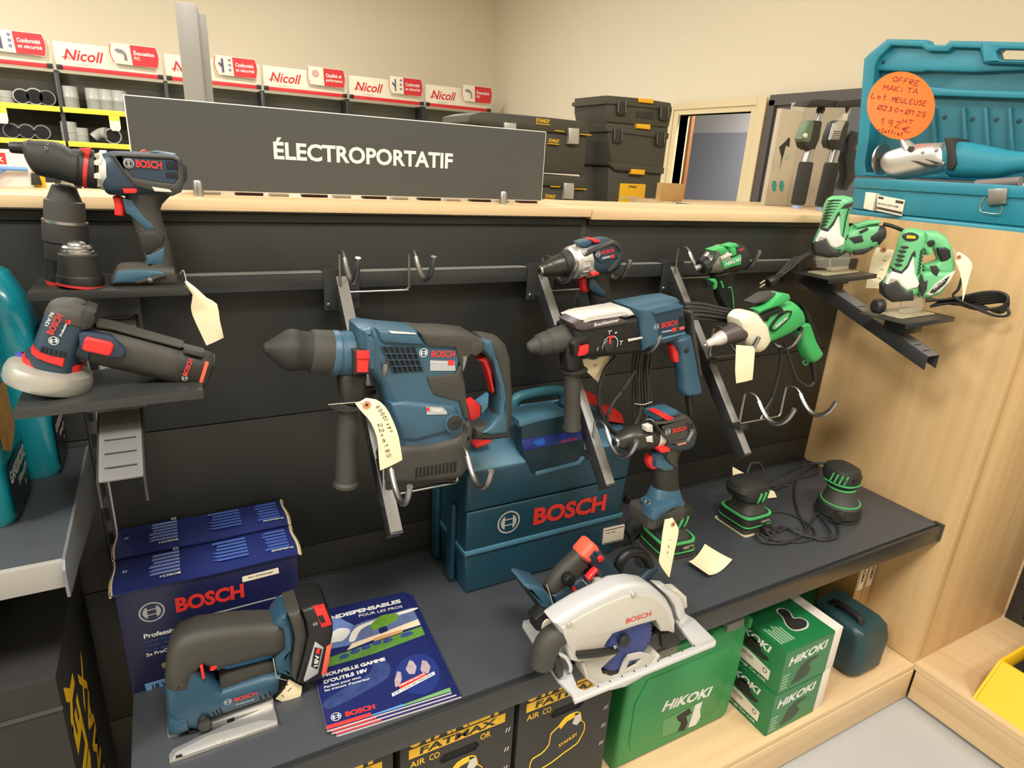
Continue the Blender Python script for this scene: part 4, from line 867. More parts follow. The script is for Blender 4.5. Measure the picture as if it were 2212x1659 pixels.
pn = dw.add('name_outline', pslab(P6, '1666 706 1680 688 1696 675 1712 672 1706 688 1690 704 1676 716 1668 716', -0.01, 0.0036, 0.002, sm=2), M_blk)
dw.add('name_panel', pslab(P6, '1670 706 1682 690 1698 678 1708 676 1702 688 1688 702 1676 712 1670 712', 0.0, 0.0042, 0.001, sm=2), M_green, pn)
dw.add('brand_lettering', text(P6, 'HiKOKI', (1676, 709), (1702, 688), 6.5, 0.0048, 0.03, 0.2), M_wht)
for i in range(4): dw.add('air_slot', pslab(P6, f'{1718+2*i} {675+5*i} {1728+1.5*i} {671+5*i} {1728.5+1.5*i} {673+5*i} {1718.5+2*i} {677+5*i}', -0.02, -0.002, 0.0003), M_slot)
dw.add('lower_black', pslab(P6, '1652 738 1690 716 1714 702 1722 710 1712 730 1690 742 1670 742', -0.05, -0.006, 0.005), M_blk)
dw.add('rear_rubber', loft(P6, [(1712, 650, 1722, 660, .024, tc), (1726, 676, 1738, 682, .022, tc), (1738, 704, 1752, 710, .020, tc), (1750, 735, 1764, 738, .018, tc)], 16, 3, 2), M_blk)
dw.add('handle', loft(P6, [(1712, 704, 1742, 696, .020, tc), (1720, 720, 1748, 712, .019, tc), (1726, 745, 1756, 735, .019, tc), (1733, 768, 1765, 752, .020, tc), (1744, 781, 1769, 758, .019, tc)], 20, 2.8, 2), M_green)
dw.add('lock_button', disc(P6, 1732, 711, 0.006, -0.03, -0.010, 16, 0.002), M_blk)
dw.add('hang_eye', tube([P6.X(1740+5*math.cos(a), 783+5*math.sin(a), tc) for a in [i*0.785 for i in range(8)]], 0.002, 8, 2, closed=True), M_green)
dw.add('cord_sleeve', tube([P6.X(x, y, tc) for x, y in ((1755, 768), (1758, 795), (1761, 822))], [0.008, 0.007, 0.006], 10, 3), M_blk)
dw.add('cord', tube([P6.X(x, y, tc) for x, y in ((1761, 822), (1752, 833), (1738, 832), (1720, 815), (1707, 780), (1696, 745), (1690, 728))], 0.0036, 8, 4), M_cord)
dw.add('cord', tube([P6.X(x, y, -0.05) for x, y in ((1682, 735), (1686, 770), (1680, 815), (1668, 862))], 0.0034, 8, 4), M_cord)
dw.add('plug', tube([P6.X(1668, 860, -0.05), P6.X(1656, 882, -0.05), P6.X(1648, 892, -0.05)], [0.006, 0.009, 0.009], 10, 2), M_blk)
for k in range(2): dw.add('plug_pin', lathe(P6.X(1651+8*k, 890, -0.045), P6.X(1643+8*k, 905, -0.045), [(0, .0022), (1, .002)], 8), M_chrome)
bundle(dw, 'cord', P6, [(1620, 690), (1580, 684), (1530, 674), (1490, 671), (1466, 676)], 6, 4, 0.0036, -0.075, 5)
for i in range(5):
    dw.add('cord', tube([P6.X(x, y, -0.07+0.004*(i % 2)) for x, y in ((1478, 656+8*i), (1510, 656+8*i), (1550, 664+7*i), (1596, 674+6*i))], 0.0038, 8, 4), M_cord)
price_tag('blank cream tag hanging under the green drywall screwdriver', P6, '1590 745 1587 770 1586 800 1590 828', '1631 748 1627 775 1625 800 1625 820', 0.004, 0.003)
# ================================================================== helpers for upright round bodies
def stack(cx, cy, secs, n=28, cap=True):
    """upright body: sections (z, half x, half y, shift x, shift y, squareness, turn)"""
    V, Fc = [], []
    for s in secs:
        z, a, b = s[:3]; dx = s[3] if len(s) > 3 else 0; dy = s[4] if len(s) > 4 else 0; e = s[5] if len(s) > 5 else 2.5; tn = math.radians(s[6] if len(s) > 6 else 0)
        for p, q in sup(n, e):
            x, y = p*a, q*b; V.append(Vector((cx+dx+x*math.cos(tn)-y*math.sin(tn), cy+dy+x*math.sin(tn)+y*math.cos(tn), z)))
    for i in range(len(secs)-1):
        for j in range(n): k = (j+1) % n; Fc.append((i*n+j, i*n+k, (i+1)*n+k, (i+1)*n+j))
    Fc.append(tuple(range(n-1, -1, -1))); Fc.append(tuple(range((len(secs)-1)*n, len(secs)*n)))
    return V, Fc
def band(cx, cy, z0, z1, a, b, dx=0, dy=0, e=2.5, tn=0, n=28, grow=0.0): return stack(cx, cy, [(z0, a+grow, b+grow, dx, dy, e, tn), (z1, a+grow, b+grow, dx, dy, e, tn)], n)
SZ = 0.597
# ================================================================== stacking tool case behind the saw
M_case = mat('case_petrol_blue', (24, 62, 78), 0.42, grain=0.12, gscale=1600, var=0.06, vscale=12)
M_casel = mat('case_light_blue', (72, 118, 140), 0.42, var=0.05)
PL = Pl((0.7, -0.198, 0.6))
lb = T('stacking_tool_case', 'petrol blue stacking tool case with a carrying handle and red latches', 'tool case', (0.71, -0.1, SZ))
def cbox(x0, x1, y0, y1, z0, z1, r): return box(x0, x1, y0, y1, z0, z1, r, 3)
lb.add('case_base', slab(Pl((0, -0.194, 0)), [(0.505, SZ), (0.905, SZ), (0.915, 0.70), (0.497, 0.70)], -0.185, 0.0, 0.008, 3), M_case)
lb.add('base_ridge', slab(Pl((0, -0.198, 0)), [(0.497, 0.698), (0.917, 0.698), (0.919, 0.709), (0.495, 0.709)], -0.186, 0.002, 0.003, 2), M_casel)
lb.add('case_middle', slab(Pl((0, -0.197, 0)), [(0.498, 0.709), (0.916, 0.709), (0.918, 0.804), (0.498, 0.804)], -0.184, 0.0, 0.006, 3), M_case)
lb.add('case_lid', slab(Pl((0, -0.201, 0)), [(0.494, 0.806), (0.921, 0.806), (0.925, 0.885), (0.905, 0.902), (0.515, 0.902), (0.494, 0.890)], -0.188, 0.0, 0.010, 3), M_case)
pside = Pl.axes((0, 0, 0), (0, -1, 0), (0, 0, 1))     # n = -x
lb.add('lid_shoulder', slab(Pl.axes((0.71, 0, 0), (0, -1, 0), (0, 0, 1)), [(0.012, 0.900), (0.200, 0.900), (0.196, 0.908), (0.135, 0.940), (0.10, 0.952), (0.012, 0.952)], -0.210, 0.210, 0.008, 3), M_casel)
lb.add('handle_recess', pslab(PL, '1124 912 1236 884 1262 950 1266 986 1250 1003 1158 1027 1146 1022 1130 980', -0.03, 0.004, 0.004, 2), mat('case_deep_blue', (16, 46, 58), 0.45, var=0.05))
lb.add('front_ledge', pslab(PL, '1120 908 1170 896 1220 886 1226 898 1172 910 1122 924', -0.06, 0.006, 0.004), M_casel)
lb.add('recess_lip', pslab(PL, '1157 1020 1248 997 1266 978 1268 986 1252 1005 1158 1029', -0.01, 0.0065, 0.003), M_casel)
st = lb.add('blue_sticker', pslab(PL, '1127 950 1254 932 1257 950 1131 974', 0.0, 0.0055, 0.0006), mat('sticker_cobalt', (28, 48, 128), 0.35, var=0.1, vscale=60))
lb.add('sticker_lettering', text(PL, 'BOSCH', (1246, 945), (1212, 952), 5, 0.0062, 0.02), M_redt, st)
lb.add('sticker_picture', pflat(PL, '1150 954 1172 946 1178 950 1176 960 1160 963', 0.0062), mat('sticker_blue_tool', (30, 96, 190), 0.4, var=0.3, vscale=200), st)
hb = lb.add('carry_handle', tube([at(x, y, y=-0.085) for x, y in ((1112, 905), (1112, 868), (1124, 857), (1165, 848), (1204, 844), (1218, 856), (1220, 896))], 0.013, 12, 3), mat('case_teal_handle', (44, 98, 108), 0.45, var=0.05))
lb.add('handle_grip', tube([at(x, y, y=-0.085) for x, y in ((1118, 893), (1160, 884), (1216, 872))], 0.008, 10, 3), M_case, hb)
for nm, txt, tt in (('red_latch', '1009 874 1027 866 1040 878 1039 906 1018 911', -0.06), ('red_latch', '1024 960 1060 950 1066 955 1030 971', -0.02), ('red_latch', '1253 845 1272 846 1290 856 1292 876 1262 875', -0.06), ('red_latch', '1296 880 1328 882 1346 896 1350 916 1316 912', -0.035)):
    lb.add(nm, pslab(PL, txt, tt-0.03, tt, 0.005, 2), M_red)
lb.add('latch_housing', pslab(PL, '1040 876 1066 858 1070 900 1030 975 1018 975 1022 914 1040 906', -0.1, -0.062, 0.005), M_casel)
lb.add('latch_housing', pslab(PL, '1252 880 1272 878 1300 900 1316 913 1350 917 1358 930 1356 962 1290 972 1268 930', -0.09, -0.04, 0.006), M_blued)
lb.add('brand_lettering', text(PL, 'BOSCH', (1151, 1133), (1307, 1100), 36, 0.0012, 0.045), M_redt)
lb.add('emblem', emblem(PL, 1099, 1128, 27.5, 0.0012), M_sil)
lp = lb.add('paper_label', pslab(PL, '1306 1144 1350 1134 1346 1167 1303 1177', -0.004, 0.0012, 0.0002), mat('label_white', (226, 216, 196), 0.6, var=0.02))
lb.add('label_print', join(pflat(PL, '1307 1146 1349 1136 1349 1137.5 1307 1147.5', 0.0018), pflat(PL, '1304 1174 1346 1164 1346 1166 1304 1176', 0.0018)), M_ink, lp)
lb.add('label_lettering', text(PL, '0 611 267', (1309, 1154), (1330, 1149), 3.2, 0.0018, 0.02), M_ink, lp)
lb.add('side_rib', box(0.486, 0.497, -0.15, -0.12, 0.61, 0.80, 0.003), M_case); lb.add('side_rib', box(0.486, 0.497, -0.06, -0.03, 0.61, 0.80, 0.003), M_case)

# ================================================================== two navy starter kit boxes
M_navybox = mat('navy_carton', (30, 40, 96), 0.4, var=0.05, vscale=12)
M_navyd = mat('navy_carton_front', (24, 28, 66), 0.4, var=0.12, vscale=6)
M_card = mat('raw_cardboard_edge', (214, 196, 156), 0.8, var=0.08)
M_pale = mat('print_pale_blue', (112, 128, 182), 0.6, var=0.0)
M_paleb = mat('print_mid_blue', (62, 88, 158), 0.6, var=0.0)
def kitbox(y0, y1, zt, label, front):
    t = T('navy_kit_box', label, 'box', (0.012, (y0+y1)/2, SZ), 'navy starter kit boxes')
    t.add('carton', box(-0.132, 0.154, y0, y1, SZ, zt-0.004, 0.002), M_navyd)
    ptop = Pl.axes((0, 0, zt), (1, 0, 0), (0, 1, 0))
    def topf(a, b):
        return Vector((-0.138+0.298*a, y0-0.004+(y1-y0+0.004)*b, zt-0.006+0.008*math.sin(math.pi*(0.15+0.75*b))+0.001*math.sin(9*a)))
    t.add('top_flap', quadpatch(topf, 14, 8, 0.003), M_navybox)
    for x in (-0.1395, 0.1595): t.add('flap_edge', quadpatch(lambda a, b, x=x: Vector((x+0.0015*math.sin(7*b+3)*(1 if x < 0 else -1)+0.004*a*(1 if x < 0 else -1), y0-0.004+(y1-y0+0.004)*b, zt-0.009+0.008*math.sin(math.pi*(0.15+0.75*b))+0.0045*a)), 2, 8, 0.003), M_card)
    for (x0, x1, m) in ((-0.085, -0.035, M_pale), (0.015, 0.075, M_paleb), (0.10, 0.145, M_paleb)):
        rd = random.Random(int(x0*1000))
        for r in range(6):
            yy = y0+0.020+r*0.011
            t.add('fine_print', flat(ptop, [(x0+rd.uniform(0, .012), yy), (x1, yy), (x1, yy+0.0075), (x0+rd.uniform(0, .012), yy+0.0075)], 0.0036), m)
    t.add('top_lettering', text_m(ptop, 'BOSCH', (-0.035, y0+0.0155), (-0.066, y0+0.0155), 0.006, 0.0036, 0.03), M_wht)
    t.add('top_lettering', text_m(ptop, 'Professional', (0.15, y0+0.018), (0.113, y0+0.018), 0.005, 0.0036, 0.03), M_wht)
    t.add('top_emblem', ring(ptop, -0.04, y0+0.091, 0.003, 0.0045, 0.0036), M_wht)
    t.add('recycling_mark', ring(ptop, -0.118, y0+0.05, 0.0022, 0.0036, 0.0036), M_wht)
    if not front: return
    pf_ = Pl((0, y0, 0))
    t.add('brand_lettering', text(pf_, 'BOSCH', (381, 1322), (528, 1288), 32, 0.0008, 0.045), M_redt)
    t.add('emblem', emblem(pf_, 328, 1322, 25, 0.0008), M_sil)
    t.add('light_streak', pflat(pf_, '430 1332 620 1283 622 1285 436 1334', 0.0006), M_sil)
    t.add('white_label', pflat(pf_, '523 1246 601 1226 603 1238 524 1258', 0.0008), mat('label_cream', (232, 222, 196), 0.6, var=0))
    t.add('label_lettering', text(pf_, '0615990K8P', (536, 1250), (590, 1237), 4, 0.0012, 0.01), M_ink)
    t.add('front_lettering', text(pf_, 'Professional', (311, 1380), (401, 1359), 11, 0.0008, 0.03), M_wht)
    for i, s in enumerate(('Starter Set with quick charger and Li-Ion batteries', 'Starter Set mit Schnellladegerat und Li-Ion Akkus', 'Kit de demarrage avec chargeur rapide et batteries Lithium-Ion')):
        t.add('small_lettering', text(pf_, s, (313+1.5*i, 1390+9*i), (526+26*i, 1338+5*i), 6.5, 0.0008, 0.006), M_paleb)
    t.add('front_lettering', text(pf_, '2x ProCORE18V', (316, 1419), (410, 1393), 8, 0.0008, 0.03), M_wht)
    bs = t.add('voltage_strip', pflat(pf_, '312 1478 470 1432 472 1454 318 1498', 0.0008), mat('strip_sky_blue', (104, 152, 196), 0.5, var=0))
    t.add('voltage_lettering', text(pf_, '18 V', (330, 1489), (362, 1479), 12, 0.0012, 0.03), M_navyd, bs)
    t.add('gold_picture', pflat(pf_, '348 1434 366 1426 364 1440 352 1444', 0.0008), mat('gold_print', (134, 130, 62), 0.5, var=0.2, vscale=200))
kitbox(-0.207, -0.107, 0.808, 'navy starter kit box in front with the red lettering', True)
kitbox(-0.104, -0.006, 0.812, 'navy starter kit box standing behind the other one', False)

# ================================================================== cordless jigsaw with a battery
PJ = Pl((0.0, -0.340, 0.7)); tc = -0.03
M_bluej = mat('tool_blue_shaded', (36, 72, 92), 0.42, grain=0.15, gscale=2500, var=0.05, vscale=30)  # darker copy of the tool blue: weaker light on the jigsaw painted in
jg = T('cordless_jigsaw', 'blue cordless jigsaw with a red and black battery', 'power tool', (0.0, -0.36, SZ))
pz_ = Pl.axes((0, 0, SZ), (1, 0, 0), (0, 1, 0))
jg.add('shoe_plate', slab(pz_, [tuple(at(x, y, z=SZ+.006))[:2] for x, y in ((366, 1646), (364, 1630), (372, 1618), (429, 1590), (520, 1550), (590, 1520), (598, 1548), (601, 1564))], 0.0, 0.006, 0.002, 2), M_alu)
jg.add('shoe_edge', slab(pz_, [tuple(at(x, y, z=SZ+.009))[:2] for x, y in ((372, 1640), (380, 1624), (450, 1588), (565, 1555), (600, 1556), (598, 1563))], 0.006, 0.009, 0.001, 2), mat('bright_cast_aluminium', (225, 222, 216), 0.35, metal=0.6, var=0.03))
jg.add('shoe_slot', slab(pz_, [tuple(at(x, y, z=SZ+.0094))[:2] for x, y in ((379, 1637), (380, 1632), (393, 1628), (394, 1633))], 0.008, 0.0094, 0.0003), M_slot)
pze = pz_.off(0.0)
jg.add('shoe_lettering', text(pz_, 'BOSCH', (488, 1601), (530, 1589), 6, 0.0096, 0.02), M_lgrey)
jg.add('shoe_emblem', emblem(pz_, 474, 1602, 6, 0.0096), M_lgrey)
jg.add('shoe_block', pslab(PJ, '455 1565 549 1530 591 1514 594 1532 600 1553 545 1572 470 1590 456 1588', -0.045, -0.004, 0.004, 2), M_alu)
jg.add('block_notch', pslab(PJ, '490 1556 506 1550 507 1557 498 1562 491 1561', -0.01, -0.0032, 0.0003), M_slot)
jg.add('housing', pslab(PJ, '362 1572 357 1501 361 1457 368 1425 386 1420 410 1440 440 1462 470 1490 482 1500 574 1468 612 1462 604 1500 591 1512 540 1530 451 1561 438 1586 407 1582 372 1584', -0.062, 0.0, 0.015, 4), M_bluej)
jg.add('handle', pslab(PJ, '358 1500 360 1457 369 1412 391 1388 429 1373 496 1363 540 1359 592 1357 606 1352 622 1370 622 1408 596 1424 571 1428 491 1450 471 1460 440 1448 424 1462 414 1502 372 1506', -0.060, 0.003, 0.018, 4), M_rub)
jg.add('rear_housing', pslab(PJ, '592 1356 598 1346 609 1332 622 1331 632 1360 637 1384 630 1424 640 1468 618 1466 596 1456 594 1424 612 1404 608 1366', -0.063, 0.001, 0.012, 3), M_bluej)
jg.add('trigger', pslab(PJ, '471 1446 500 1421 571 1410 596 1414 586 1424 540 1436 492 1448', -0.04, -0.016, 0.004), mat('trigger_blue', (20, 96, 150), 0.4, var=0.03))
jg.add('inner_pad', pslab(PJ, '474 1464 492 1455 571 1433 592 1430 594 1452 573 1466 484 1497 475 1488', -0.045, -0.013, 0.004), M_rub)
jg.add('lock_lever', pslab(PJ, '453 1450 458 1440 466 1435 489 1430 491 1435 472 1441 462 1450', -0.04, 0.002, 0.002), M_red)
jg.add('red_slide', pslab(PJ, '432 1441 438 1439 443 1466 437 1468', -0.02, 0.0055, 0.001), M_red)
jg.add('front_nose', pslab(PJ, '362 1572 364 1556 385 1560 405 1556 410 1580 386 1590 364 1592', -0.05, 0.004, 0.006), M_bluej)
jg.add('blade_guide', pslab(PJ, '362 1574 374 1576 388 1586 386 1594 362 1596', -0.035, -0.01, 0.002), M_alu)
jg.add('mode_dial', disc(PJ, 443, 1568, 0.0105, -0.02, 0.008, 20, 0.003, 1.5), M_blk)
jg.add('dust_nozzle', pslab(PJ, '405 1584 430 1578 442 1590 424 1598 408 1600', -0.04, -0.004, 0.003), M_blk)
jg.add('brand_lettering', text(PJ, 'BOSCH', (507, 1516), (555, 1501), 9.5, 0.001, 0.03), M_redt)
jg.add('model_lettering', text(PJ, 'Professional', (510, 1524), (549, 1512), 4.5, 0.001, 0.02), M_sil)
jg.add('emblem', emblem(PJ, 492, 1516, 8, 0.001), M_sil)
for i in range(3): jg.add('air_slot', pslab(PJ, f'{560+10*i} {1506-5*i} {563+10*i} {1503-5*i} {567+10*i} {1512-5*i} {564+10*i} {1514-5*i}', -0.002, 0.0006, 0.0003), M_slot)
for i in range(3): jg.add('air_slot', pslab(PJ, f'{458+7*i} {1538-4*i} {461+7*i} {1536-4*i} {468+7*i} {1550-4*i} {465+7*i} {1552-4*i}', -0.002, 0.0006, 0.0003), M_slot)
jg.add('battery_dock', pslab(PJ, '622 1331 650 1322 660 1350 665 1376 658 1415 641 1477 626 1464 632 1424 637 1384 630 1356', -0.068, 0.003, 0.010, 3), M_rub)
bt = jg.add('battery', pslab(PJ, '652 1322 678 1313 704 1309 714 1322 722 1352 722 1370 716 1400 697 1470 680 1478 656 1482 641 1478 658 1415 666 1376 662 1350', -0.072, 0.006, 0.010, 3), M_blk)
jg.add('battery_red_top', pslab(PJ, '678 1315 702 1311 718 1350 695 1357', -0.05, 0.0072, 0.002), M_red, bt)
jg.add('battery_button', pslab(PJ, '686 1332 697 1329 704 1344 694 1347', 0.0, 0.0082, 0.001), M_blk, bt)
jg.add('battery_emblem', emblem(PJ, 681, 1348, 5, 0.0068), M_sil, bt)
jg.add('battery_label', pslab(PJ, '681 1386 699 1399 687 1455 659 1473 656 1470', 0.004, 0.0068, 0.0004), M_sil, bt)
jg.add('label_black', pflat(PJ, '680 1398 696 1402 686 1446 672 1440', 0.0073), M_blk, bt)
jg.add('label_lettering', text(PJ, '18V', (686, 1439), (690, 1414), 8.5, 0.0078, 0.03), M_wht, bt)
jg.add('label_red', pflat(PJ, '684 1402 692 1399 690 1412 682 1413', 0.0077), M_redt, bt)
jg.add('battery_stripe', pslab(PJ, '706 1397 717 1394 706 1456 695 1459', 0.0, 0.0072, 0.0015), M_pink, bt)
price_tag('cream tag tucked under the battery of the blue jigsaw', PJ, '624 1467 612 1488 595 1509', '652 1482 648 1502 628 1522', -0.012, 0.002, None, [(590, 1422, 0.004), (594, 1445, 0.005), (598, 1462, 0.004), (612, 1468, -0.004), (622, 1470, -0.012)], [('86s', (606, 1498), (626, 1476), 9), ('lm', (612, 1506), (632, 1486), 8)])

# ================================================================== brochures
M_bnavy = mat('brochure_navy', (30, 38, 92), 0.3, var=0.1, vscale=30)
def brochure(dx, dy, z, label, full):
    c = [at(x, y, z=z+0.004)+Vector((dx, dy, 0)) for x, y in ((706.6, 1578), (975.7, 1495), (877, 1277), (700, 1316))]
    bl, br = c[0], c[1]; t = T('brochure', label, 'brochure', (bl+c[2])/2*1.0-Vector((0, 0, 0.002)), 'brochures on the shelf')
    pl = Pl.axes(bl, br-bl, (0, 1, 0)); pl.n = Vector((0, 0, 1)); pl.w = Vector((-pl.u.y, pl.u.x, 0))
    q = [((p-bl).dot(pl.u), (p-bl).dot(pl.w)) for p in c]; w_, h_ = q[1][0], q[2][1]
    t.add('pages', slab(pl, [(0, 0), (w_, 0), (w_-0.001, h_), (-0.001, h_)], -0.0038, -0.0004, 0.0003), mat('brochure_page_edge', (226, 216, 214), 0.6, var=0.08, vscale=80))
    t.add('cover', slab(pl, [(0, 0), (w_, 0), (w_-0.001, h_), (-0.001, h_)], -0.0004, 0.0, 0.0), M_bnavy)
    if not full:
        t.add('bottom_band', flat(pl, [(0.0, 0.001), (w_*0.34, 0.001), (w_*0.34, 0.014), (0.0, 0.014)], 0.0003), mat('brochure_red', (206, 60, 62), 0.4, var=0.1)); return
    R = lambda *p: [(a*w_, b*h_) for a, b in p]; k = 0.0004
    t.add('cover_sky', flat(pl, R((0.0, .62), (.35, .6), (.42, .78), (.3, .9), (0, .92)), k), mat('cover_sky_blue', (98, 120, 172), 0.3, var=0.25, vscale=30))
    t.add('cover_cloud', flat(pl, smooth_poly(R((0.02, .62), (.2, .66), (.3, .66), (.38, .74), (.28, .78), (.16, .72)), 3), k+.0001), mat('cover_cloud', (214, 212, 206), 0.4, var=0.1, vscale=60))
    t.add('cover_building', flat(pl, R((.34, .60), (.62, .62), (1, .68), (1, .81), (.55, .79), (.42, .77)), k+.0001), mat('cover_glass_grey', (96, 110, 150), 0.3, var=0.35, vscale=60))
    t.add('cover_roof', flat(pl, smooth_poly(R((.34, .64), (.42, .74), (.6, .775), (1, .80), (1, .775), (.62, .75), (.47, .715), (.39, .63)), 3), k+.0002), mat('cover_white_roof', (226, 222, 208), 0.4, var=0.05))
    t.add('cover_terrace', flat(pl, R((.30, .56), (.60, .60), (1, .62), (1, .68), (.62, .635), (.36, .61)), k+.0002), mat('cover_cream', (232, 210, 178), 0.4, var=0.05))
    t.add('cover_bench', flat(pl, R((.55, .575), (.82, .595), (.82, .622), (.55, .605)), k+.0003), mat('cover_sand', (206, 156, 104), 0.4, var=0.05))
    t.add('cover_lawn', flat(pl, R((0, .46), (.5, .47), (1, .52), (1, .605), (.6, .57), (.3, .55), (0, .53)), k+.0001), mat('cover_lawn', (92, 138, 58), 0.4, var=0.3, vscale=90))
    t.add('cover_tree', flat(pl, smooth_poly(R((.56, .72), (.58, .68), (.66, .69), (.74, .70), (.82, .73), (.84, .78), (.76, .80), (.68, .80), (.6, .76)), 3), k+.0004), mat('cover_tree', (104, 150, 52), 0.4, var=0.35, vscale=120))
    t.add('cover_planter', flat(pl, R((.62, .63), (.70, .64), (.70, .69), (.62, .69)), k+.0003), M_bnavy)
    for i, (a, b, c2) in enumerate(((.22, .50, .05), (.32, .52, .05), (.42, .53, .05), (.52, .545, .05), (.62, .54, .05), (.78, .55, .07))):
        t.add('cover_mower', flat(pl, smooth_poly(R((a, b), (a+c2, b-.006), (a+c2*1.8, b+.01), (a+c2*1.4, b+.032), (a+c2*.4, b+.03)), 2), k+.0004), mat('cover_tool_blue', (52, 76, 132), 0.4, var=0.5, vscale=160))
    t.add('cover_blur', flat(pl, smooth_poly(R((.05, .14), (.3, .18), (.56, .25), (.6, .36), (.5, .42), (.42, .32), (.2, .26), (.02, .2)), 3), k), mat('cover_blur_blue', (50, 66, 116), 0.4, var=0.7, vscale=45))
    for s, p0, p1, h, b in (('INDISPENSABLES', (709, 1340), (867, 1301), 11, .05), ('POUR LES PROS', (776, 1333), (870, 1312), 8, .01), ('NOUVELLE GAMME', (697, 1463), (833, 1426), 9, .05), ("D'OUTILS 18V", (700, 1477), (795, 1450), 9, .05), ('Parfaits pour tous', (701, 1487), (780, 1464), 6, .015), ("les travaux d'exterieur", (702, 1494), (800, 1467), 6, .015)):
        t.add('cover_lettering', text(pl, s, p0, p1, h, k+.0005, b), M_wht)
    t.add('brand_lettering', text(pl, 'BOSCH', (747, 1548), (811, 1530), 12, k+.0003, .05), M_redt)
    t.add('emblem', emblem(pl, 726, 1548, 11, k+.0003), M_wht)
    t.add('promo_round', flat(pl, smooth_poly(R((.64, .12), (.8, .04), (.95, .12), (.98, .26), (.9, .36), (.74, .36), (.62, .26)), 3), k+.0001), mat('cover_round_blue', (36, 52, 116), 0.3, var=0.1))
    t.add('promo_banner', pflat(pl, '846 1498 938 1450 940 1457 848 1505', k+.0006), M_wht)
    t.add('promo_red', pflat(pl, '861 1479 918 1452 922 1460 864 1488', k+.0005), M_redt)
    t.add('promo_lettering', text(pl, 'SUR TOUS LES TERRAINS', (851, 1501), (936, 1457), 4.5, k+.0008, .02), M_ink)
    t.add('promo_lettering', text(pl, 'PERFORMANTS', (864, 1483), (918, 1457), 4.5, k+.0007, .02), M_wht)
    for p in ('852 1470 858 1450 866 1452 868 1468 862 1482 854 1484', '876 1446 884 1426 892 1428 900 1440 896 1456 884 1456', '908 1446 912 1426 922 1428 930 1440 926 1454 914 1456'):
        t.add('promo_figure', pflat(pl, p, k+.0004), mat('promo_figure', (170, 150, 158), 0.5, var=0.4, vscale=150))
    t.add('bottom_band', flat(pl, R((0, .004), (.34, .004), (.34, .03), (0, .03)), k+.0002), MATS['brochure_red']); t.add('bottom_band', flat(pl, R((.34, .004), (.6, .004), (.6, .02), (.34, .012)), k+.0002), mat('brochure_sky', (96, 150, 206), 0.4)); t.add('bottom_band', flat(pl, R((.6, .004), (1, .004), (1, .035), (.6, .016)), k+.0002), mat('brochure_green', (112, 158, 96), 0.4, var=.2))
brochure(0.012, -0.016, SZ, 'lowest brochure of the small pile beside the blue jigsaw', False)
brochure(0.006, -0.008, SZ+0.0045, 'middle brochure of the small pile beside the blue jigsaw', False)
brochure(0.0, 0.0, SZ+0.009, 'top brochure of the pile with the garden picture cover', True)
# ================================================================== circular saw at the shelf edge
M_guard = mat('silver_guard_paint', (206, 206, 204), 0.32, metal=0.25, var=0.03)
M_gface = mat('warm_grey_guard_face', (192, 187, 175), 0.45, metal=0.1, var=0.03)
M_blade = mat('blue_coated_blade', (50, 64, 130), 0.35, metal=0.2, var=0.08, vscale=40)
PS = Pl((0.72, -0.505, 0.66)); PSb = Pl((0.72, -0.40, 0.68))
cs = T('circular_saw', 'silver and blue cordless circular saw resting at the shelf edge', 'power tool', (0.72, -0.45, SZ))
pz2 = Pl.axes((0, 0, SZ), (1, 0, 0), (0, 1, 0))
def zp(txt, z): a = up(txt); return [tuple(at(a[i], a[i+1], z=z))[:2] for i in range(0, len(a), 2)]
cs.add('base_plate', slab(pz2, zp('1242 1515 1236 1503 1205 1470 1172 1420 1128 1352 1130 1342 1160 1335 1200 1372 1222 1420 1248 1487 1262 1492 1500 1396 1478 1368 1452 1338 1480 1326 1500 1338 1546 1384 1546 1390', SZ+0.006), 0.0002, 0.008, 0.0015, 2), M_guard)
cs.add('plate_lip', slab(pz2, zp('1242 1516 1237 1507 1540 1379 1547 1385 1546 1391', SZ+0.011), 0.004, 0.012, 0.0012, 2), M_guard)
for i in range(9): cs.add('scale_mark', slab(pz2, zp(f'{1290+26*i} {1481-11*i} {1292+26*i} {1480-11*i} {1294+26*i} {1484-11*i} {1292+26*i} {1485-11*i}', SZ+0.0124), 0.0118, 0.0124, 0.0), M_ink)
cs.add('upper_guard', pslab(PS, '1198 1349 1219 1334 1260 1309 1306 1286 1340 1268 1375 1263 1405 1267 1428 1282 1444 1298 1455 1318 1462 1342 1460 1369 1444 1364 1428 1364 1425 1353 1417 1340 1380 1350 1324 1369 1311 1387 1303 1402 1290 1420 1252 1436 1235 1431 1222 1392 1210 1364', -0.045, 0.0, 0.011, 4), M_guard)
cs.add('guard_face', pslab(PS, '1214 1358 1262 1330 1310 1306 1350 1290 1378 1285 1405 1290 1428 1304 1444 1326 1450 1345 1456 1368 1444 1364 1428 1364 1425 1353 1417 1340 1380 1350 1324 1369 1311 1387 1303 1402 1288 1419 1250 1430 1236 1410 1224 1388', -0.01, 0.0022, 0.002, 2), M_gface)
for (x, y) in ((1371, 1286), (1231, 1351)): cs.add('guard_bolt', disc(PS, x, y, 0.0045, 0.0, 0.006, 14, 0.001), M_alu)
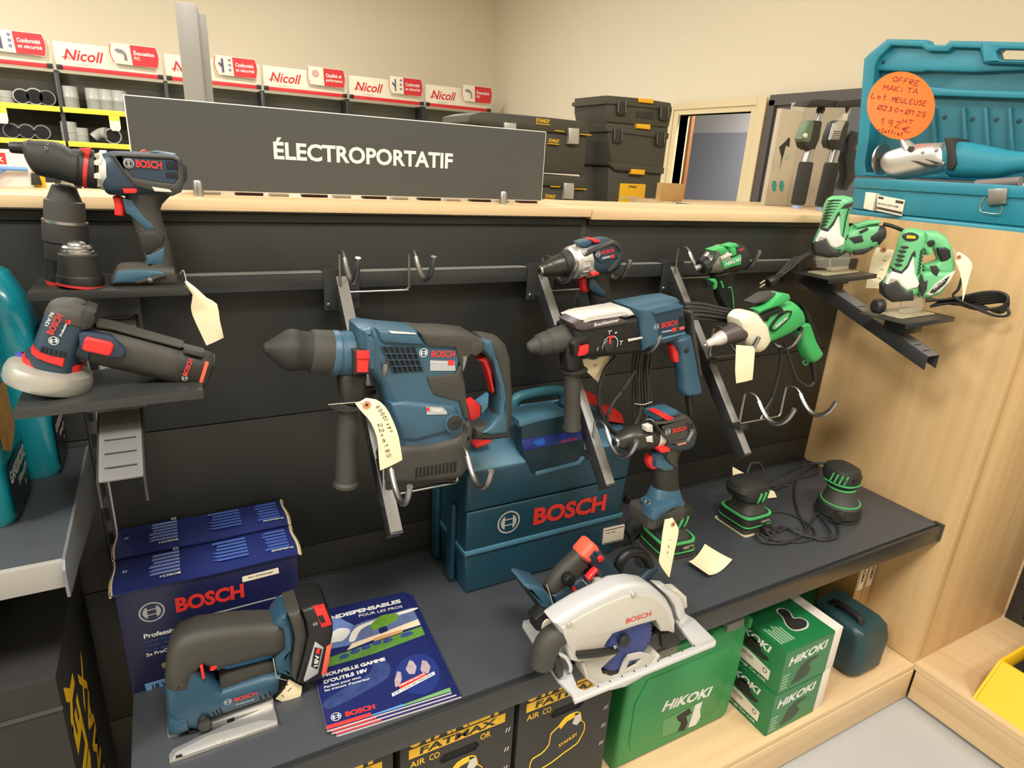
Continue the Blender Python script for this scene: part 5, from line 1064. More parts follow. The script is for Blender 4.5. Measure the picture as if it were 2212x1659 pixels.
# toothed blade
u, w = PS.uv(1352, 1388, -0.012); pts = []
R_ = 0.0655
for i in range(40):
    a = 2*math.pi*i/40; pts += [(u+R_*math.cos(a), w+R_*math.sin(a)), (u+(R_-0.004)*math.cos(a+0.11), w+(R_-0.004)*math.sin(a+0.11))]
cs.add('saw_blade', slab(PS, pts, -0.0135, -0.0115, 0.0002), M_blade)
cs.add('blade_bolt', disc(PS, 1352, 1388, 0.0125, -0.012, -0.001, 24, 0.002), M_rubd)
lg = [(u+0.072*math.cos(math.radians(a)), w+0.072*math.sin(math.radians(a))) for a in range(178, 366, 8)] + [(u+0.046*math.cos(math.radians(a)), w+0.046*math.sin(math.radians(a))) for a in (352, 330)]
lgin = PS.P('1388 1412 1358 1424 1350 1445 1338 1460 1318 1462 1300 1452 1296 1442 1310 1425 1332 1412 1300 1405 1290 1418', -0.006)
lower = PS.P('1262 1418 1300 1400 1330 1402 1336 1410 1318 1426 1299 1444 1302 1456 1322 1463 1338 1458 1348 1430 1358 1416 1385 1410 1420 1418 1405 1440 1380 1462 1350 1480 1320 1487 1292 1480 1270 1462 1260 1440', -0.006)
cs.add('lower_guard', slab(PS, lower, -0.011, -0.006, 0.001, 2, [PS.P('1352 1448 1360 1428 1387 1422 1376 1436', -0.006)]), M_gface)
cs.add('lower_guard_rim', slab(PS, PS.P('1258 1436 1262 1428 1272 1460 1294 1478 1320 1485 1350 1478 1382 1460 1408 1436 1424 1414 1428 1418 1410 1444 1384 1466 1352 1484 1320 1492 1290 1485 1266 1466', -0.004), -0.04, -0.004, 0.002), M_gface)
lv = cs.add('guard_lever', loft(PS, [(1247, 1408, 1248, 1422, .006, 0.006), (1285, 1404, 1288, 1418, .007, 0.006), (1332, 1398, 1334, 1410, .006, 0.006)], 14, 3), M_blk)
cs.add('lever_stud', disc(PS, 1330, 1399, 0.004, 0.008, 0.013, 12, 0.001), M_chrome, lv)
cs.add('brand_lettering', text(PS, 'BOSCH', (1352, 1347), (1406, 1330), 12, 0.0030, 0.012), M_redt)
cs.add('dust_spout', tube([PS.X(x, y, -0.02) for x, y in ((1212, 1366), (1192, 1378), (1178, 1402), (1170, 1434))], [0.022, 0.023, 0.024, 0.023], 20, 3), M_rub)
cs.add('spout_mouth', tube([PS.X(x, y, -0.02) for x, y in ((1170, 1432), (1168, 1439))], 0.0195, 18, 1), M_blk)
cs.add('bevel_knob', pslab(PSb, '1157 1340 1178 1322 1204 1328 1205 1348 1184 1372 1160 1364', -0.01, 0.022, 0.004), M_blk)
cs.add('bevel_dial', disc(PSb, 1181, 1352, 0.0105, 0.015, 0.024, 20, 0.001, 1.4), M_cream)
cs.add('depth_lever', pslab(PS, '1198 1424 1212 1420 1220 1440 1218 1462 1208 1470 1200 1455', -0.02, 0.0, 0.004), M_blk)
cs.add('spring_arm', tube([PS.X(x, y, -0.01) for x, y in ((1205, 1412), (1222, 1420), (1232, 1438), (1231, 1450))], 0.004, 8, 3), M_guard)
cs.add('front_bracket', pslab(PS, '1430 1276 1450 1276 1470 1290 1478 1306 1482 1330 1470 1345 1462 1330 1458 1310 1446 1292', -0.05, -0.012, 0.004), M_guard)
cs.add('bracket_scale', pslab(PS, '1446 1276 1466 1274 1484 1290 1486 1312 1480 1316 1472 1296 1456 1284', -0.07, -0.046, 0.003), M_lgrey)
cs.add('angle_slider', pslab(PS, '1462 1330 1482 1326 1500 1345 1500 1354 1478 1356 1462 1352', -0.08, -0.04, 0.003), M_guard)
cs.add('wing_knob', pslab(PS, '1504 1345 1518 1350 1524 1364 1516 1374 1506 1366', -0.05, -0.02, 0.004), M_rub)
cs.add('dark_gap', pslab(PS, '1428 1370 1455 1366 1472 1384 1462 1398 1432 1402', -0.07, -0.03, 0.003), M_blk)
# motor, handle
cs.add('motor_housing', pslab(PSb, '1196 1292 1222 1268 1262 1252 1300 1252 1330 1276 1310 1300 1262 1322 1222 1345 1204 1338', -0.055, 0.0, 0.016, 3), M_blued)
cs.add('blue_arch', pslab(PSb, '1268 1206 1282 1186 1290 1184 1306 1197 1330 1222 1357 1264 1340 1282 1318 1278 1294 1248 1278 1222', -0.05, 0.002, 0.013, 3), M_blued)
cs.add('rear_handle', loft(PSb, [(1177, 1266, 1210, 1284, .018, -.024), (1190, 1244, 1222, 1268, .019, -.024), (1212, 1219, 1244, 1244, .019, -.024), (1232, 1200, 1260, 1222, .018, -.024), (1248, 1186, 1272, 1206, .018, -.024)], 20, 2.6, 2), M_rub)
cs.add('red_cap', loft(PSb, [(1246, 1188, 1266, 1206, .022, -.022), (1266, 1166, 1284, 1182, .022, -.022)], 18, 3.4), M_pink)
cs.add('battery_dock', pslab(PSb, '1134 1268 1142 1264 1176 1273 1192 1290 1206 1322 1196 1334 1166 1316 1168 1310', -0.06, 0.004, 0.008, 3), M_blue)
cs.add('dock_mouth', pslab(PSb, '1131 1270 1136 1266 1170 1312 1166 1316', -0.05, 0.0, 0.002), M_slot)
cs.add('lock_knob', disc(PSb, 1234, 1257, 0.013, -0.01, 0.010, 20, 0.003), M_blk)
cs.add('red_button', pslab(PSb, '1292 1208 1300 1201 1307 1206 1301 1214 1295 1217', -0.02, 0.006, 0.002), M_red)
cs.add('trigger', loft(PSb, [(1266, 1246, 1272, 1252, .008, .0), (1276, 1234, 1282, 1240, .008, .0), (1284, 1226, 1290, 1230, .007, .0)], 12, 3), M_red)
cs.add('red_label', pflat(PSb, '1234 1268 1240 1265 1251 1282 1245 1288', 0.0012), M_redt)
for (a, b, c, d) in ((1256, 1252, 1273, 1268), (1277, 1244, 1295, 1262)): cs.add('bare_strip', pflat(PSb, f'{a} {b} {a+2} {b-1} {c+1} {d-1} {c-1} {d}', 0.0012), M_sil)
cs.add('white_bracket', pslab(PSb, '1297 1266 1311 1261 1320 1268 1308 1283 1278 1299', -0.01, 0.02, 0.003), M_lgrey)
cs.add('bracket_screw', disc(PSb, 1304, 1280, 0.004, 0.018, 0.0215, 12, 0.0005), M_rubd)
cs.add('front_handle', tube([PSb.X(x, y, -0.03) for x, y in ((1334, 1238), (1340, 1212), (1354, 1197), (1373, 1192), (1392, 1200), (1402, 1218))], 0.0115, 14, 3), M_blk)
cs.add('front_arm', tube([PSb.X(x, y, -0.03) for x, y in ((1414, 1222), (1398, 1240), (1378, 1258), (1362, 1272))], [0.012, 0.012, 0.013], 12, 2), M_blued)
cs.add('string', tube([PSb.X(x, y, 0.012) for x, y in ((1181, 1263), (1190, 1290), (1198, 1318), (1202, 1305), (1213, 1296))], 0.0008, 6, 3), M_str)

# ================================================================== palm sanders
M_sgreen = mat('sander_green', (74, 186, 104), 0.45, var=0.04)
M_sblk = mat('sander_black', (40, 40, 36), 0.55, grain=0.25, gscale=3000, var=0.08, vscale=40)
def palm_sander(cx, cy, label, sheet, turn=0):
    t = T('palm_sander', label, 'power tool', (cx, cy, SZ), 'square palm sanders')
    z = SZ
    t.add('sanding_sheet', stack(cx, cy, [(z, .056, .058, 0, 0, 14, turn), (z+.0015, .056, .058, 0, 0, 14, turn)], 40), sheet)
    t.add('sanding_pad', stack(cx, cy, [(z+.002, .052, .052, 0, 0, 9, turn), (z+.014, .052, .052, 0, 0, 9, turn)], 36), M_rub)
    t.add('skirt', stack(cx, cy, [(z+.014, .049, .05, 0, 0, 6, turn), (z+.020, .053, .054, 0, 0, 6, turn), (z+.045, .052, .053, 0, 0, 5, turn), (z+.052, .046, .047, 0, 0, 4, turn)], 36), M_sblk)
    t.add('green_bead', band(cx, cy, z+.020, z+.024, .0535, .0545, 0, 0, 6, turn, 36), M_sgreen)
    t.add('green_bead', band(cx, cy, z+.045, z+.050, .0522, .0532, 0, 0, 5, turn, 36), M_sgreen)
    t.add('waist', stack(cx, cy, [(z+.050, .044, .045, 0, 0, 4, turn), (z+.062, .037, .038, 0, 0, 3, turn), (z+.082, .034, .035, 0, 0, 2.6, turn)], 32), M_rub)
    t.add('palm_grip', stack(cx, cy, [(z+.080, .035, .036, 0, 0, 2.6, turn), (z+.092, .050, .047, -.003, .004, 2.8, turn), (z+.112, .056, .049, -.004, .005, 2.8, turn), (z+.128, .050, .044, -.004, .005, 2.6, turn), (z+.138, .030, .028, -.004, .005, 2.4, turn), (z+.141, .010, .010, -.004, .005, 2.2, turn)], 32), M_sblk)
    for i in range(4):
        a = math.radians(-100+19*i)
        p = [(cx-.003+(.0505+.008*k*(1.6-k))*math.cos(a+.10*k), cy+.0045+(.0455+.006*k*(1.6-k))*math.sin(a+.10*k), z+.088+.028*k) for k in (0, .35, .7, 1)]
        t.add('green_fin', tube(p, 0.0034, 8, 3), M_sgreen)
    pf_ = Pl((cx, cy-0.054, z)); 
    t.add('side_badge', slab(pf_, [(-0.004, .026), (.034, .026), (.040, .033), (.032, .043), (.0, .043), (-.008, .034)], -0.002, 0.0012, 0.001), M_rubd)
    t.add('badge_lettering', text_m(pf_, 'HiKOKI', (0.0, .031), (.032, .031), .007, .0016, .02, .2), M_lgrey)
    return t
M_sheet = mat('sandpaper_back', (196, 184, 150), 0.8, var=0.06)
sa = palm_sander(1.332, -0.224, 'green and black palm sander on a pale sanding sheet', M_sheet)
sb_ = palm_sander(1.045, -0.235, 'green and black palm sander half hidden by the hanging drill', mat('dark_sheet', (70, 68, 60), 0.8, var=0.08), -6)
# round sander
cx, cy, z = 1.628, -0.300, SZ
rs = T('orbital_sander', 'round black orbital sander with green beads near the oak panel', 'power tool', (cx, cy, SZ))
rs.add('sanding_disc', stack(cx, cy, [(z, .060, .060, 0, 0, 2), (z+.008, .062, .062, 0, 0, 2)], 36), M_rub)
rs.add('skirt', stack(cx, cy, [(z+.009, .056, .056, 0, 0, 2), (z+.014, .061, .061, 0, 0, 2), (z+.042, .058, .058, 0, 0, 2), (z+.050, .05, .05, 0, 0, 2)], 36), M_sblk)
rs.add('green_bead', band(cx, cy, z+.046, z+.050, .053, .053, 0, 0, 2, 0, 36), M_sgreen)
rs.add('waist', stack(cx, cy, [(z+.050, .050, .050, 0, 0, 2), (z+.066, .040, .040, 0, .004, 2), (z+.090, .036, .036, 0, .006, 2)], 32), M_rub)
rs.add('green_bead', band(cx, cy, z+.088, z+.093, .0385, .0385, 0, .006, 2, 0, 32), M_sgreen)
rs.add('palm_grip', stack(cx, cy, [(z+.090, .036, .036, 0, .006, 2.2), (z+.106, .044, .046, 0, .010, 2.4), (z+.128, .046, .050, 0, .014, 2.5), (z+.146, .040, .045, 0, .016, 2.4), (z+.156, .022, .026, 0, .016, 2.2), (z+.158, .006, .008, 0, .016, 2)], 32), M_sblk)
rs.add('green_bead', band(cx, cy, z+.106, z+.110, .0455, .0475, 0, .010, 2.4, 0, 32), M_sgreen)
for i in range(4):
    a = math.radians(176+15*i)
    rs.add('green_fin', tube([(cx+.0465*math.cos(a+.12*k), cy+.012+.049*math.sin(a+.12*k), z+.112+.026*k) for k in (0, .5, 1)], 0.0024, 8, 3), M_sgreen)
rs.add('switch_slot', slab(Pl.axes((cx-.012, cy-.034, z+.128), (1, 0, 0), (0, .1, 1)), [(-.010, -.003), (.012, -.003), (.012, .003), (-.010, .003)], -.002, .0022, .0004), M_slot)
rs.add('dust_port', lathe((cx-.045, cy-.035, z+.03), (cx-.068, cy-.044, z+.028), [(0, .014), (1, .015)], 18), M_sblk)
# cords on the shelf
def cord(t, txt, r=0.0033, lift=0.0):
    a = up(txt); t.add('cord', tube([at(a[i], a[i+1], z=SZ+r+lift+0.0006*((i//2) % 3)) for i in range(0, len(a), 2)], r, 8, 4), M_cord)
cord(sa, '1650 1105 1700 1108 1740 1128 1760 1150 1745 1168 1700 1170 1660 1162 1640 1150 1650 1140')
cord(sa, '1765 1108 1752 1130 1740 1150 1700 1172 1655 1172 1634 1160 1640 1140 1662 1136', lift=.004)
cord(sa, '1772 1112 1800 1124 1812 1145 1806 1162 1770 1166 1735 1152 1700 1142 1680 1150', lift=.002)
cord(sa, '1768 1110 1790 1140 1794 1158 1760 1162 1720 1150 1690 1136 1672 1148 1664 1166', lift=.006)
pc = at(1656, 1145, z=SZ+.012)
sa.add('plug', stack(pc.x, pc.y, [(SZ+.001, .014, .014), (SZ+.016, .016, .016), (SZ+.024, .012, .012)], 16), M_blk)
for k in (-1, 1): sa.add('plug_pin', lathe((pc.x-.004+.010*k, pc.y-.012, SZ+.014), (pc.x-.006+.010*k, pc.y-.03, SZ+.012), [(0, .0024), (1, .002)], 8), M_chrome)
cord(rs, '1795 995 1770 1000 1735 1020 1700 1045 1664 1062 1680 1052 1720 1035 1762 1022 1765 1005 1742 995', lift=.002)
cord(rs, '1720 1040 1716 1070 1726 1110 1740 1140 1735 1148 1720 1142', lift=.002)
rs.add('cord', tube([(cx-.012, cy+.055, z+.14), (cx-.03, cy+.10, z+.12), (cx-.05, cy+.16, z+.06), (cx-.09, cy+.2, z+.01), at(1700, 1048, z=SZ+.006)], 0.0035, 8, 4), M_cord)
sa.add('cord', tube([(1.39, -.16, SZ+.10), (1.42, -.14, SZ+.125), (1.46, -.14, SZ+.12), (1.475, -.15, SZ+.09)], 0.0034, 8, 4), M_cord)
cord(sb_, '1362 1120 1350 1140 1362 1160 1372 1190 1378 1220'); cord(sb_, '1380 1150 1366 1168 1374 1200 1390 1225', lift=.002); cord(sb_, '1352 1175 1372 1160 1392 1140 1400 1125', lift=.004); cord(sb_, '1345 1195 1368 1180 1384 1186 1392 1215', lift=.005)
sb_.add('cord_sleeve', tube([(1.075, -.20, SZ+.115), (1.095, -.185, SZ+.14), (1.085, -.16, SZ+.165), (1.05, -.15, SZ+.17)], [.0065, .005, .0035, .0035], 10, 3), M_blk)
pq = at(1357, 1082, z=SZ+.01); sb_.add('plug', lathe(pq, pq+Vector((.012, .02, .004)), [(0, .009), (.5, .012), (1, .012)], 14), M_blk)
# loose cards on the shelf
def loose(label, fn, group='cream card price tags'):
    v, f = quadpatch(fn, 8, 6, 0.0004); c = sum(v, Vector())/len(v); c.z = min(p.z for p in v)
    t = T('price_tag', label, 'tag', c, group); t.add('card', (v, f), M_paper); return t
A, B, C_, D = (at(*p, z=SZ+.002) for p in ((1486, 1222), (1530, 1252), (1580, 1218), (1520, 1190)))
loose('curled cream tag lying on the shelf edge', lambda a, b: (A*(1-a)+B*a)*(1-b)+(D*(1-a)+C_*a)*b+Vector((0, 0, .012*abs(2*b-1)**2+.008*(1-a)**2*b+.001)))
q = Pl((1.34, -0.16, SZ+.14)); c4 = [q.X(*p) for p in ((1583, 1029), (1622, 1030), (1600, 1018), (1586, 1010))]
loose('pale folded tag standing on the palm sander', lambda a, b: (c4[0]*(1-a)+c4[1]*a)*(1-b)+(c4[3]*(1-a)+c4[2]*a)*b+Vector((0, .006*b, 0)))
c5 = [at(*p, z=SZ+.006) for p in ((1646, 1078), (1678, 1074), (1672, 1064), (1655, 1058))]
loose('small white tag lying behind the palm sander', lambda a, b: (c5[0]*(1-a)+c5[1]*a)*(1-b)+(c5[3]*(1-a)+c5[2]*a)*b+Vector((0, 0, .004*b)))
# ================================================================== the two corded jigsaws on the right trays
M_jg = mat('jigsaw_green', (104, 182, 124), 0.42, grain=0.1, gscale=2500, var=0.05, vscale=30)
M_jw = mat('jigsaw_white', (226, 218, 208), 0.35, var=0.03)
M_clear = mat('clear_guard_plastic', (206, 200, 182), 0.12, var=0.03, alpha=0.2)
M_brass = mat('pale_shoe_steel', (186, 176, 146), 0.4, metal=0.4, var=0.05)
def shoe(t, tr, u0, u1, w0, w1):
    t.add('shoe_plate', slab(tr, [(u0, w0+.012), (u0+.012, w0), (u1, w0), (u1, w1), (u0, w1)], 0.0005, 0.0045, 0.001), M_brass)
    t.add('shoe_block', slab(tr, [(u0+.05, w0+.02), (u1-.02, w0+.02), (u1-.02, w1-.02), (u0+.05, w1-.02)], 0.0045, 0.016, 0.003), M_brass)
J2 = Pl((1.62, -0.35, 1.28), yaw=-48)
j2 = T('corded_jigsaw', 'green corded jigsaw with a loop handle on the front tray', 'power tool', (1.62, -0.35, 1.20), 'green jigsaws')
shoe(j2, TR_R2, -0.07, 0.07, 0.03, 0.088)
j2.add('nose_column', pslab(J2, '1961 498 1978 495 2002 500 2004 520 1998 560 1996 600 1990 636 1968 648 1930 648 1909 638 1909 620 1916 606 1931 580 1944 534 1951 508', -0.032, 0.030, 0.020, 4), M_jg)
j2.add('loop_handle', pslab(J2, '1996 500 2028 500 2048 513 2059 533 2064 556 2067 574 2064 590 2040 600 2010 594 1996 584 1998 574 2020 567 2029 562 2024 544 2014 536 2003 540 1996 552', -0.026, 0.022, 0.016, 4), M_jg)
j2.add('grip_inlay', pslab(J2, '2024 536 2042 532 2054 540 2056 556 2048 564 2034 566 2028 552', -0.028, 0.024, 0.006, 3), M_blk)
j2.add('body', pslab(J2, '1990 590 2010 584 2050 586 2066 584 2052 612 2037 636 2013 645 1990 646 1984 620', -0.03, 0.026, 0.014, 4), M_jg)
j2.add('white_nose', pslab(J2, '1914 613 1922 596 1931 586 1948 591 1961 578 1971 557 1975 559 1977 591 1987 613 1983 621 1960 628 1948 619 1939 608 1924 605', -0.02, 0.0335, 0.004, 3), M_jw)
j2.add('black_vee', pslab(J2, '1930 580 1948 586 1960 572 1970 548 1978 540 1979 556 1973 552 1962 580 1948 594 1930 589', -0.02, 0.0326, 0.003), M_sblk)
j2.add('black_chin', pslab(J2, '1924 604 1939 607 1948 618 1960 629 1974 625 1976 650 1928 655 1908 640 1908 619', -0.034, 0.0345, 0.010, 3), M_sblk)
for (x, y) in ((1955, 534), (1950, 543), (1947, 553), (1944, 562), (1941, 572)):
    j2.add('front_rib', disc(J2, x, y, 0.0085, 0.020, 0.0312, 16, 0.0006, 0.32), M_sblk)
for i in range(7): j2.add('side_rib', pslab(J2, f'{1989-1.2*i} {542+8*i} {1996-1.2*i} {537+8*i} {1996-1.2*i} {540+8*i} {1989-1.2*i} {546+8*i}', 0.01, 0.0318, 0.0006), M_sblk)
yw = j2.add('window_surround', disc(J2, 1968, 512, 0.0165, 0.015, 0.0312, 20, 0.001, 0.62), M_sblk)
j2.add('yellow_window', pslab(J2, '1959 508 1978 510 1978 516 1958 515', 0.028, 0.0325, 0.0006), mat('amber_window', (232, 186, 36), 0.3, var=0.05), yw)
bd = j2.add('badge_rim', pslab(J2, '2000 637 2019 614 2046 594 2064 585 2053 608 2031 630 2010 639', 0.0, 0.0285, 0.002), M_lgrey)
j2.add('badge', pslab(J2, '2008 632 2024 614 2052 596 2042 614 2018 634', 0.0, 0.0298, 0.001), M_sblk, bd)
j2.add('badge_lettering', text(J2, 'HiKOKI', (2018, 626), (2041, 606), 5.5, 0.0304, 0.02, 0.2), M_wht, bd)
j2.add('speed_dial', disc(J2, 2012, 526, 0.008, 0.01, 0.026, 16, 0.003), M_blk)
j2.add('lightning_mark', pslab(J2, '1990 592 1998 610 2004 606 2002 626 1992 640 1986 616', 0.01, 0.0305, 0.001), M_sblk)
j2.add('dark_flash', pslab(J2, '2010 576 2024 574 2030 584 2024 598 2016 592', -0.01, 0.0272, 0.002), M_sblk)
j2.add('chip_guard', pslab(J2, '1912 648 1974 650 1992 640 1996 660 1988 680 1950 684 1916 676', -0.03, 0.03, 0.004, 2), M_clear)
j2.add('blade', pslab(J2, '1944 652 1949 652 1949 684 1946 684', -0.002, 0.0, 0.0002), M_steel)
for i in range(5):
    j2.add('cord', tube([at(x, y, x=1.80+0.008*i) for x, y in ((2000, 650-2*i), (2060, 645+3*i), (2120, 632+6*i), (2162, 632+5*i), (2178, 645+3*i), (2160, 664+3*i), (2110, 668-3*i), (2060, 655-3*i), (2010, 662))], 0.0036, 8, 4), M_cord)
j2.add('cord', tube([at(x, y, x=1.79) for x, y in ((2078, 600), (2070, 625), (2060, 640), (2100, 662), (2150, 682), (2178, 680), (2176, 664))], 0.0036, 8, 4), M_cord)
price_tag('white tag hanging from the handle of the front green jigsaw', J2, '2065 548 2064 565 2072 587 2078 617 2079 649', '2070 544 2086 553 2099 571 2093 597 2080 650', 0.02, 0.004, (2070, 555, 5), [(2058, 535, 0.0), (2064, 548, 0.02), (2069, 555, .026)])
j2.add('plug', lathe(at(1888, 660, y=-0.33), at(1902, 662, y=-0.335), [(0, .012), (.3, .018), (1, .018)], 18), M_blk)

J1 = Pl((1.62, -0.13, 1.35), yaw=-48)
j1 = T('corded_jigsaw', 'green corded jigsaw with an upright barrel grip on the rear tray', 'power tool', (1.62, -0.13, 1.267), 'green jigsaws')
shoe(j1, TR_R1, -0.07, 0.07, 0.03, 0.088)
j1.add('barrel_grip', pslab(J1, '1790 430 1801 424 1826 423 1844 427 1846 435 1842 446 1836 463 1836 486 1840 506 1832 540 1815 552 1788 554 1757 548 1757 528 1762 516 1773 493 1779 469 1783 443', -0.034, 0.032, 0.021, 4), M_jg)
j1.add('motor_body', loft(J1, [(1822, 500, 1832, 545, .03, 0), (1846, 484, 1850, 549, .032, 0), (1872, 479, 1872, 546, .032, 0), (1890, 480, 1894, 532, .030, 0)], 22, 2.7, 2), M_jg)
j1.add('black_rear', loft(J1, [(1876, 492, 1878, 534, .032, 0), (1895, 484, 1898, 530, .031, 0), (1906, 488, 1908, 518, .026, 0)], 20, 2.5), M_sblk)
j1.add('rear_fin', pslab(J1, '1846 486 1878 477 1902 477 1905 482 1880 486 1852 494', -0.012, 0.034, 0.004), M_jg)
j1.add('belly', pslab(J1, '1842 541 1884 530 1890 535 1866 550 1846 552', -0.03, 0.03, 0.006), M_sblk)
j1.add('white_nose', pslab(J1, '1762 521 1774 496 1788 500 1801 485 1810 467 1813 469 1816 508 1826 517 1822 530 1805 537 1794 532 1785 517 1770 514', -0.02, 0.0355, 0.004, 3), M_jw)
j1.add('black_vee', pslab(J1, '1773 490 1788 494 1800 478 1809 460 1814 456 1816 468 1812 464 1802 488 1788 503 1774 499', -0.02, 0.0345, 0.003), M_sblk)
j1.add('black_chin', pslab(J1, '1770 513 1785 516 1794 531 1805 538 1818 537 1814 556 1790 558 1757 550 1757 528', -0.036, 0.0365, 0.010, 3), M_sblk)
for i in range(9):
    x = 1803-3.1*i; y = 432+6.6*i; wdt = 15-0.9*i
    j1.add('front_rib', pslab(J1, f'{x-wdt} {y+1.5} {x-wdt*.2} {y-1} {x+wdt} {y-0.5} {x+wdt} {y+1} {x-wdt*.2} {y+1.5}', 0.01, 0.0328, 0.0006), M_sblk)
j1.add('top_inlay', pslab(J1, '1816 451 1826 441 1844 437 1840 446 1826 450', 0.0, 0.0332, 0.001), M_sblk)
j1.add('lightning_mark', tube([J1.X(x, y, 0.032) for x, y in ((1834, 450), (1828, 470), (1824, 494), (1820, 514), (1828, 516), (1832, 506))], 0.0016, 6, 2), M_sblk)
j1.add('side_flash', pslab(J1, '1834 514 1862 508 1866 522 1846 526', 0.0, 0.0345, 0.002), M_sblk)
j1.add('side_mark', pslab(J1, '1856 500 1874 492 1877 495 1858 505', 0.0, 0.035, 0.001), M_sblk)
j1.add('chip_guard', pslab(J1, '1760 552 1818 554 1834 545 1838 562 1832 580 1800 584 1764 578', -0.03, 0.03, 0.004, 2), M_clear)
j1.add('blade', pslab(J1, '1790 556 1795 556 1795 586 1792 586', -0.002, 0.0, 0.0002), M_steel)
for k in range(3):
    j1.add('cord', tube([at(x, y, y=-0.09-0.004*k) for x, y in ((1756, 540+4*k), (1735, 552+2*k), (1712, 560+8*k), (1690, 582+6*k), (1672, 600+4*k))], 0.0034, 8, 4), M_cord)
j1.add('plug', lathe(at(1688, 594, y=-0.1), at(1658, 612, y=-0.1), [(0, .005), (.3, .007), (.5, .013), (.9, .015), (1, .012)], 14), M_blk)
for k in range(2): j1.add('plug_pin', lathe(at(1652, 606+8*k, y=-0.1), at(1641, 613+8*k, y=-0.1), [(0, .0024), (1, .002)], 8), M_brass)
j1.add('rear_cord', tube([J1.X(1908, 484, 0), J1.X(1926, 488, 0), J1.X(1946, 496, 0), J1.X(1960, 503, -.02)], 0.005, 10, 3), M_blk)
JT = Pl((1.74, -0.12, 1.3), yaw=-60)
price_tag('long cream tag hanging behind the rear green jigsaw', JT, '1894 534 1884 556 1876 590 1870 622', '1931 540 1922 570 1912 598 1904 623', 0.0, 0.002, (1909, 539, 6), None, [('lll', (1908, 560), (1892, 612), 7)])

# ================================================================== open teal carrying case with a large grinder
M_teal = mat('case_teal', (38, 132, 152), 0.42, grain=0.1, gscale=1500, var=0.06, vscale=10)
M_teald = mat('case_teal_inside', (40, 112, 126), 0.5, var=0.08, vscale=10)
mk = T('open_tool_case', 'open teal tool case showing a large grinder on the end panel', 'tool case', (1.98, -0.2, 1.389))
CZ = 1.3895
plan = [(1.878, -0.72), (1.878, -0.125), (1.915, -0.06), (2.0, 0.105), (2.09, 0.19), (2.13, 0.19), (2.13, -0.72)]
pc_ = Pl.axes((0, 0, CZ), (1, 0, 0), (0, 1, 0))
mk.add('case_floor', slab(pc_, plan, 0.0, 0.035, 0.012, 3), M_teal)
pin = inset(plan[::-1] if _area(plan) < 0 else plan, 0.010)
mk.add('case_wall', slab(pc_, plan, 0.035, 0.125, 0.003, 2, holes=[pin]), M_teal)
pou = inset(plan[::-1] if _area(plan) < 0 else plan, -0.006); pin2 = inset(plan[::-1] if _area(plan) < 0 else plan, 0.012)
mk.add('case_rim', slab(pc_, pou, 0.100, 0.130, 0.003, 2, holes=[pin2]), M_teal)
PM = Pl.axes((1.878, -0.3, CZ), (0, -1, 0), (0, 0, 1))
lt = mk.add('steel_latch', pslab(PM, '2134 408 2176 406 2172 440 2132 444', 0.0, 0.012, 0.002), M_steel)
mk.add('latch_loop', tube([PM.X(x, y, 0.012) for x, y in ((2128, 425), (2119, 440), (2118, 456), (2132, 460), (2160, 461), (2164, 445))], 0.0018, 8, 3), M_chrome, lt)
lbp = mk.add('paper_label', pslab(PM, '1896 421 1955 432 1948 467 1893 455', 0.0, 0.0012, 0.0002), MATS['label_white'])
mk.add('label_band', pflat(PM, '1894 446 1949 458 1948 463 1894 451', 0.0016), M_ink, lbp); mk.add('label_logo', pflat(PM, '1898 424 1909 426 1908 431 1897 429', 0.0016), M_ink, lbp); mk.add('label_barcode', pflat(PM, '1935 432 1952 435 1951 441 1934 438', 0.0016), M_ink, lbp)
mk.add('label_lettering', text(PM, 'MEULEUSE 2200W 230MM', (1896, 441), (1940, 449), 3.5, 0.0016, 0.01), M_ink, lbp)
mk.add('small_label', pslab(PM, '1870 415 1892 418 1884 455 1865 450', -0.02, 0.0012, 0.0002), MATS['label_white'])
# lid
ML = Pl.axes((2.13, -0.15, 1.55), (0, -1, 0), (0, 0, 1))
outer = '1846 380 1845 352 1852 309 1866 127 1880 113 1916 84 2000 86 2006 96 2041 97 2051 88 2122 89 2330 94 2330 400'
inner = '1870 372 1868 350 1876 308 1889 140 1898 124 1924 98 1990 101 2000 110 2046 111 2056 102 2116 104 2124 136 2300 142 2300 388'
mk.add('lid_back', pslab(ML, outer, -0.028, -0.020, 0.003, 2, holes=['2152 114 2160 107 2298 110 2298 130 2162 128 2156 123']), M_teald)
mk.add('lid_rim', pslab(ML, outer, -0.022, 0.018, 0.004, 3, holes=[inner, '2148 112 2156 104 2300 107 2300 133 2160 131 2152 125'], tt=0.018), M_teal)
mk.add('lid_upper_panel', pslab(ML, '1888 142 1899 123 1926 97 2118 104 2126 136 2300 142 2300 150 2190 152 2098 156 2000 153 1988 156 1890 152', -0.022, 0.0, 0.006, 3), M_teal)
mk.add('lid_handle_block', pslab(ML, '2120 90 2330 94 2330 138 2124 134', -0.02, 0.022, 0.004, 2, holes=['2150 112 2158 105 2300 108 2300 132 2160 130 2154 124'], tt=0.022), M_teal)
mk.add('lid_ledge', pslab(ML, '1990 186 2060 192 2300 200 2300 216 2060 208 1996 206', -0.022, 0.004, 0.005), M_teal)
for x in (2010, 2076, 2124, 2176): mk.add('lid_rib', pslab(ML, f'{x} 232 {x+8} 232 {x+14} 330 {x+2} 330', -0.022, -0.008, 0.004), M_teald)
for (x, y) in ((2040, 253), (2100, 257), (2152, 258), (2201, 261), (1913, 106), (1908, 134)): mk.add('lid_socket', disc(ML, x, y, 0.0065, -0.022, 0.0012 if y < 140 else -0.018, 16, 0.0005), mat('socket_shadow_plastic', (22, 62, 72), 0.6, var=0.03))
